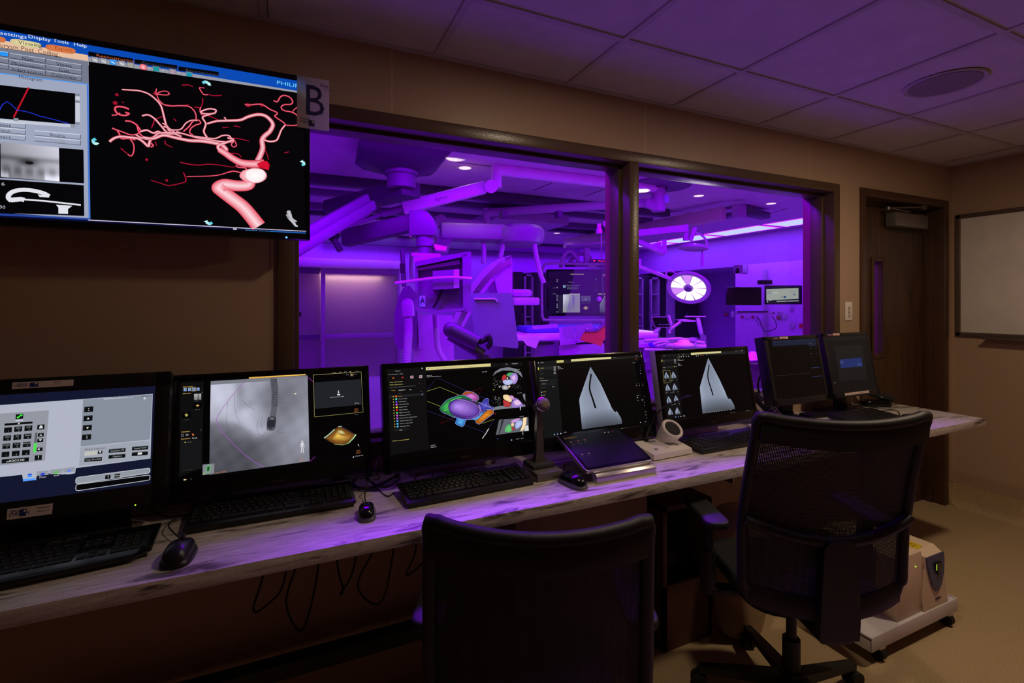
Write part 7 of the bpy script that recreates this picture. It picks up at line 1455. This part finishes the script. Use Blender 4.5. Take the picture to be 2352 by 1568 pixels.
m = M(); m.tube([PD(u, v, Db+.1) for u, v in ((1492, 790), (1504, 786), (1512, 792), (1500, 794))], .014, smooth=4, closed=True); m.build('dark_hose_bundle', bluepad, t, world=True)
q = PD(1530, 850, Db+.25); M().box(q.x-.2, q.x+.2, q.y-.05, q.y+.3, 0, q.z+.05, .01).build('pedestal', pg, t, world=True)
t = thing('pink_tray_cover', 'glowing pink plastic-covered tray on the bedside table', 'tray', PD(1570, 793, Db-.2)); m = M(); q0 = PD(1570, 793, Db-.2); m.lathe([(0, .045), (.04, .04), (.05, .02), (.075, .012), (.078, 0), (0, -.01)], q0, n=24); m.build('cover', drape, t, world=True)
t = thing('bedside_tablet', 'dark bedside touch tablet on a short arm, with a pale handset at its right', 'tablet', PD(1520, 742, Db))
q = [(1496, 727), (1532, 727), (1541, 750), (1538, 752), (1504, 752)]; m = M(); quad(m, q, Db-.02, .03); m.build('tablet_shell', pw, t, world=True)
m = M(); quad(m, [(1497.2, 728.2), (1531.5, 728.2), (1539.5, 750), (1505, 750.5)], Db-.024, .004); m.build('tablet_screen', glossb, t, world=True)
for i in range(7): M().cyl(PD(1514+i*3.4, 745, Db-.026), PD(1514+i*3.4, 745, Db-.024), .0035, n=6).build('screen_icon', grey, t, world=True)
m = M(); m.tube([PD(1514, 752, Db), PD(1504, 764, Db)], .018, n=8); m.build('tablet_arm', pw, t, world=True); m = M(); quad(m, [(1534, 723), (1539, 723), (1545, 744), (1542, 748), (1539, 740)], Db, .02); m.build('handset', pw, t, world=True)
t = thing('instrument_cart', 'violet instrument cart with a crumpled plastic cover between two desk monitors', 'cart', PD(1740, 840, 3.9))
quad(M(), [(1700, 829), (1762, 826), (1762, 831), (1700, 833)], 3.6, .5).build('cart_top', pg, t, world=True); quad(M(), [(1700, 833), (1762, 831), (1762, 900), (1700, 900)], 3.7, .4).build('cart_body', pg, t, world=True); q = PD(1730, 890, 3.75); M().box(q.x-.15, q.x+.15, q.y, q.y+.3, 0, q.z, .01).build('cart_base', pg, t, world=True)
m = M(); q0 = PD(1728, 822, 3.7); m.loft([[(q0.x+x*s_+(.01 if i % 2 else -.008), q0.y+y*s_, q0.z+z) for i, (x, y) in enumerate(rrect(.20, .16, .05, 2))] for z, s_ in ((-.035, 1), (-.02, .9), (.01, .6), (.04, .25), (.05, .1))]); m.build('plastic_cover', drape, t, world=True)
# --- surgical lamps
Dp = 5.6
t = thing('surgical_lamp', 'lit round surgical lamp with a bright white face and loop handle', 'surgical lamp', PD(1581, 658, Dp))
L_c = PD(1581, 661, Dp); nrm = (CAM-L_c).normalized(); nrm = (nrm+Vector((-.35, 0, -1.15))).normalized(); r0 = .245
m = M(); m.lathe([(0, -.07), (r0*.5, -.065), (r0*.92, -.03), (r0, -.005), (r0*.98, .012), (r0*.86, .010), (r0*.80, .004)], L_c, nrm, 48); m.build('lamp_head', pw, t, world=True)
lampm = mat('lamp_face_lit', rgb(255, 250, 255), .4, emit=rgb(255, 240, 255), estr=1.6); lampd = mat('lamp_face_dim', rgb(200, 150, 240), .4, emit=rgb(205, 150, 250), estr=.8)
nf = nrm.to_track_quat('Z', 'Y').to_matrix()
for i in range(10):
    a0, a1 = 2*math.pi*i/10, 2*math.pi*(i+.86)/10
    pt = [L_c+nf @ Vector((r*math.cos(a), r*math.sin(a), .005)) for r, a in [(r0*.78, a0+(a1-a0)*k_/6) for k_ in range(7)]+[(r0*.24, a1), (r0*.24, a0)]]
    m = M(); m.add(pt, [tuple(range(len(pt)))]); m.build('light_segment', lampm if i not in (2, 5) else lampd, t, world=True)
M().lathe([(0, .03), (r0*.16, .028), (r0*.2, .01), (r0*.2, 0)], L_c, nrm, 24).build('sterile_handle', pg, t, world=True)
M().tube([L_c+nf @ Vector(q) for q in ((0, 0, -.06),)]+[PD(u, v, Dp) for u, v in ((1556, 633), (1548, 625), (1537, 621), (1530, 627), (1533, 636), (1542, 640))], .011, smooth=4).build('loop_handle', pw, t, world=True)
m = M(); m.tube([PD(1466, 612, Dp), PD(1500, 624, Dp), PD(1542, 641, Dp)], .022, n=12); m.build('yoke_arm', pw, t, world=True); q = PD(1446, 606, Dp); M().cyl((q.x, q.y, q.z-.05), (q.x, q.y, ZB), .04).build('ceiling_post', pw, t, world=True); quad(M(), [(1460, 594), (1473, 594), (1473, 614), (1460, 614)], Dp, .1).build('yoke_joint', pw, t, world=True)
area('surgical_lamp_light', L_c+nrm*.03, .34, 3.5, (1, .9, .92), rot=(-nrm).to_track_quat('Z', 'Y').to_euler())
t = thing('edge_on_lamp', 'second surgical lamp seen edge-on below a curved stem, with a hanging handle', 'surgical lamp', PD(1592, 568, Dp))
q0 = PD(1592, 570, Dp); m = M(); m.lathe([(0, .05), (.10, .045), (.155, .015), (.165, -.005), (.14, -.015), (0, -.015)], q0, (.1, 0, 1), 40); m.build('lamp_head', pw, t, world=True)
M().tube([PD(u, v, Dp) for u, v in ((1598, 536), (1608, 538), (1618, 546), (1624, 558), (1625, 572))], .013, smooth=4).build('curved_stem', pw, t, world=True)
m = M(); m.cyl(PD(1613, 576, Dp), PD(1613, 588, Dp), .01, n=12); m.cyl(PD(1613, 586, Dp), PD(1613, 612, Dp), .016, n=14); m.build('sterile_handle', pw, t, world=True)
t = thing('lamp_spring_arm', 'pale spring arm with a small warning label, pointing at the bright ceiling panels', 'support arm', PD(1520, 532, Dp))
m = M(); q = [(1440, 530), (1555, 518), (1568, 516), (1580, 515), (1581, 532), (1550, 533), (1440, 545)]; quad(m, q, Dp-.05, .10); m.build('arm_shell', pw, t, world=True); m = M(); m.cyl(PD(1575, 516, Dp), PD(1575, 552, Dp), .032, n=20); m.build('end_post', pw, t, world=True)
quad(M(), [(1496, 529), (1512, 528), (1512, 534), (1496, 535)], Dp-.056, .004).build('warning_label', mat('pale_blue_label', (1, 1, 1)), t, world=True); M().beam(PD(1585, 552, Dp), PD(1596, 522, Dp), .05, .05, .008).build('link_bar', pw, t, world=True)
t = thing('lower_lamp_arm', 'violet tapered lamp arm ending in an upright block in the right pane', 'support arm', PD(1500, 570, Dp))
m = M(); m.tube([PD(1450, 548, Dp), PD(1520, 578, Dp)], .035, n=14); m.sphere(PD(1519, 577, Dp), .05); quad(m, [(1488, 560), (1520, 556), (1520, 572), (1500, 572)], Dp, .08); m.build('arm_shell', pw, t, world=True); quad(M(), [(1520, 550), (1531, 550), (1532, 583), (1522, 584)], Dp, .12).build('end_block', pw, t, world=True)
# --- right wall of the procedure room: screens, keyboard shelf, camera, plates
XW = XB-.012
def wq(m, u0, v0, u1, v1, dep, off=0):       # box on the right wall covering those pixels
    a, b = PX(u0, v0, XW-off), PX(u1, v1, XW-off); m.box(XW-off-dep, XW-off, min(a.y, b.y), max(a.y, b.y), min(a.z, b.z), max(a.z, b.z), .004); return m
def facebox(m, u0, v0, u1, v1, D, dep): c_ = PD((u0+u1)/2, (v0+v1)/2, D); m.cb((0, 0, 0), ((u1-u0)/F*D, dep, (v1-v0)/F*D), .01, x=T(c_) @ Rz(-YAW)); return m
Dw = 7.7
t = thing('wall_workstation', 'wall-rail workstation with a keyboard shelf and hanging cables on the right wall', 'workstation', PD(1760, 700, Dw))
wq(M(), 1755, 620, 1763, 775, .04).build('wall_rail', pw, t, world=True)
facebox(M(), 1694, 717, 1766, 722, Dw, .25).build('keyboard_shelf', pw, t, world=True); facebox(M(), 1697, 714, 1760, 717, Dw-.05, .15).build('keyboard', black, t, world=True)
facebox(M(), 1743, 643, 1770, 653, Dw, .12).build('control_box', matte, t, world=True); m = M(); m.sphere(PD(1792, 718, Dw), .05, sc_=(1, 1, .6)); m.build('mouse_cup', pw, t, world=True); m = M(); m.sphere(PD(1774, 719, Dw), .035, sc_=(1.3, 1, .5)); m.build('mouse', black, t, world=True)
M().tube([PD(u, v, Dw) for u, v in ((1773, 725), (1781, 738), (1783, 752), (1770, 759), (1756, 760), (1750, 750), (1740, 727))], .006, smooth=5, n=6).build('hanging_cable', rubber, t, world=True); M().tube([PD(u, v, Dw) for u, v in ((1740, 724), (1738, 735), (1744, 748), (1750, 745), (1744, 730))], .006, smooth=4, n=6).build('hanging_cable', pg, t, world=True)
t = thing('off_monitor', 'switched-off black monitor left of the lit wall monitor', 'monitor', PD(1708, 680, Dw-.2)); facebox(M(), 1668, 659, 1748, 701, Dw-.2, .05).build('casing', glossb, t, world=True); facebox(M(), 1700, 670, 1720, 690, Dw-.12, .10).build('mount', pd, t, world=True)
t = thing('welcome_monitor', 'lit monitor with a grey welcome page on the right wall of the procedure room', 'monitor', PD(1800, 676, Dw-.2)); facebox(M(), 1757, 655, 1841, 699, Dw-.2, .05).build('casing', black, t, world=True); facebox(M(), 1786, 668, 1806, 690, Dw-.12, .10).build('mount', pd, t, world=True)
def draw_wel(s):
    s.c = (1640, 600, 8.713); k = .0008; s.n = True; s.rect(0, 0, 1, 1, (14, 10, 40)); s.n = False
    s.poly([(1046, 556), (1690, 534), (1692, 750), (1048, 782)], (150, 158, 150)); s.text('Welcome to', 1070, 608, 17*k, (40, 40, 70), wd=116*k); s.text('Easy', 1070, 645, 32*k, (40, 50, 150), wd=90*k); s.text('Suite', 1164, 642, 32*k, (200, 205, 200), wd=120*k)
    s.poly([(1398, 694), (1442, 692), (1442, 732), (1400, 734)], (30, 60, 130)); s.text('IMAGE', 1340, 712, 15*k, (40, 40, 80), wd=54*k); s.text('STREAM', 1334, 728, 15*k, (40, 40, 80), wd=60*k); s.text('EasySuite', 1514, 618, 18*k, (90, 90, 160), wd=120*k); s.poly([(1590, 656), (1622, 654), (1622, 682), (1604, 672)], (50, 60, 130)); s.text('IMAGE', 1548, 670, 10*k, (60, 60, 110))
    s.poly([(1252, 790), (1464, 784), (1464, 806), (1252, 812)], (140, 148, 142)); s.poly([(1478, 784), (1696, 778), (1696, 800), (1478, 806)], (140, 148, 142)); s.disc(1072, 808, 11*k, (200, 205, 200)); s.disc(1132, 778, 10*k, (220,)*3)
wfr = frame(PD(1799, 677, Dw-.228), (cs, -sn, 0), (0, 0, 1)); s = screen(wfr, 76/F*Dw, 36/F*Dw, (0, 0, 1)); draw_wel(s); s.build('screen', t, WM[t.name].inverted() @ wfr)
t = thing('wall_camera', 'white wall camera with a black lens block above the off monitor', 'camera', PX(1702, 618, XW)); wq(M(), 1704, 609, 1717, 626, .02).build('back_plate', pw, t, world=True); facebox(M(), 1688, 608, 1703, 628, Dw+.2, .12).build('camera_body', pw, t, world=True); facebox(M(), 1690, 616, 1697, 628, Dw+.12, .05).build('lens_block', glossb, t, world=True)
for i, (u0, v0, u1, v1, lb, mm) in enumerate(((1664, 715, 1674, 727, 'dark four-socket plate on the alcove side wall', pd), (1680, 715, 1686, 728, 'white outlet plate beside the dark socket plate', pw), (1702, 724, 1709, 730, 'small red-socket plate under the left of the keyboard shelf', pg), (1713, 723, 1721, 732, 'white outlet plate under the keyboard shelf', pw), (1727, 724, 1733, 731, 'small red-socket plate under the middle of the keyboard shelf', pg),
        (1784, 723, 1796, 734, 'red-socket plate under the white mouse cup', pg), (1800, 719, 1809, 734, 'white outlet plate right of the mouse cup', pw), (1815, 701, 1823, 714, 'white outlet plate below the lit wall monitor', pw), (1815, 739, 1827, 756, 'round-knob gas outlet plate', pw), (1836, 738, 1848, 756, 'white call plate with a large red button', pw))):
    p = PX((u0+u1)/2, (v0+v1)/2, XW); t = thing('wall_plate', lb, 'wall plate', p, 0, 'plates on the right wall'); wq(M(), u0, v0, u1, v1, .012).build('plate', mm, t, world=True)
    if 'red' in lb or 'dark four' in lb or 'knob' in lb: M().cyl(p+Vector((-.012, 0, -.01)), p+Vector((-.035, 0, -.01)), .035 if 'large' in lb or 'knob' in lb else .022, n=16).build('red_button' if 'red' in lb else 'socket', mat('red_socket', rgb(190, 30, 40), .4) if 'red' in lb or 'dark' in lb else pw, t, world=True)
p = PY(1385, 604, 8.05); t = thing('digital_clock', 'black wall clock with red digits behind the large display', 'clock', p); w_ = 1.0; M().box(-.42, .42, -.03, .04, -.09, .09, .01).build('case', matte, t); m = M(); m.text('7:20:43', .17, frame((-.36, -.034, -.055), (1, 0, 0), (0, 0, 1)), width=.72); m.build('digits', mat('red_digits', rgb(230, 30, 40), .5, emit=rgb(255, 40, 60), estr=1), t)
vdiff = mat('violet_diffuser', rgb(200, 120, 255), .5, emit=(.24, 0, 1), estr=1.5)
for x0, lb in ((-.2, 'left'), (1.3, 'middle'), (2.8, 'right')): troffer(x0, x0+1.2, .58, .88, 'violet ceiling light panel above the %s of the observation window' % lb, vdiff)
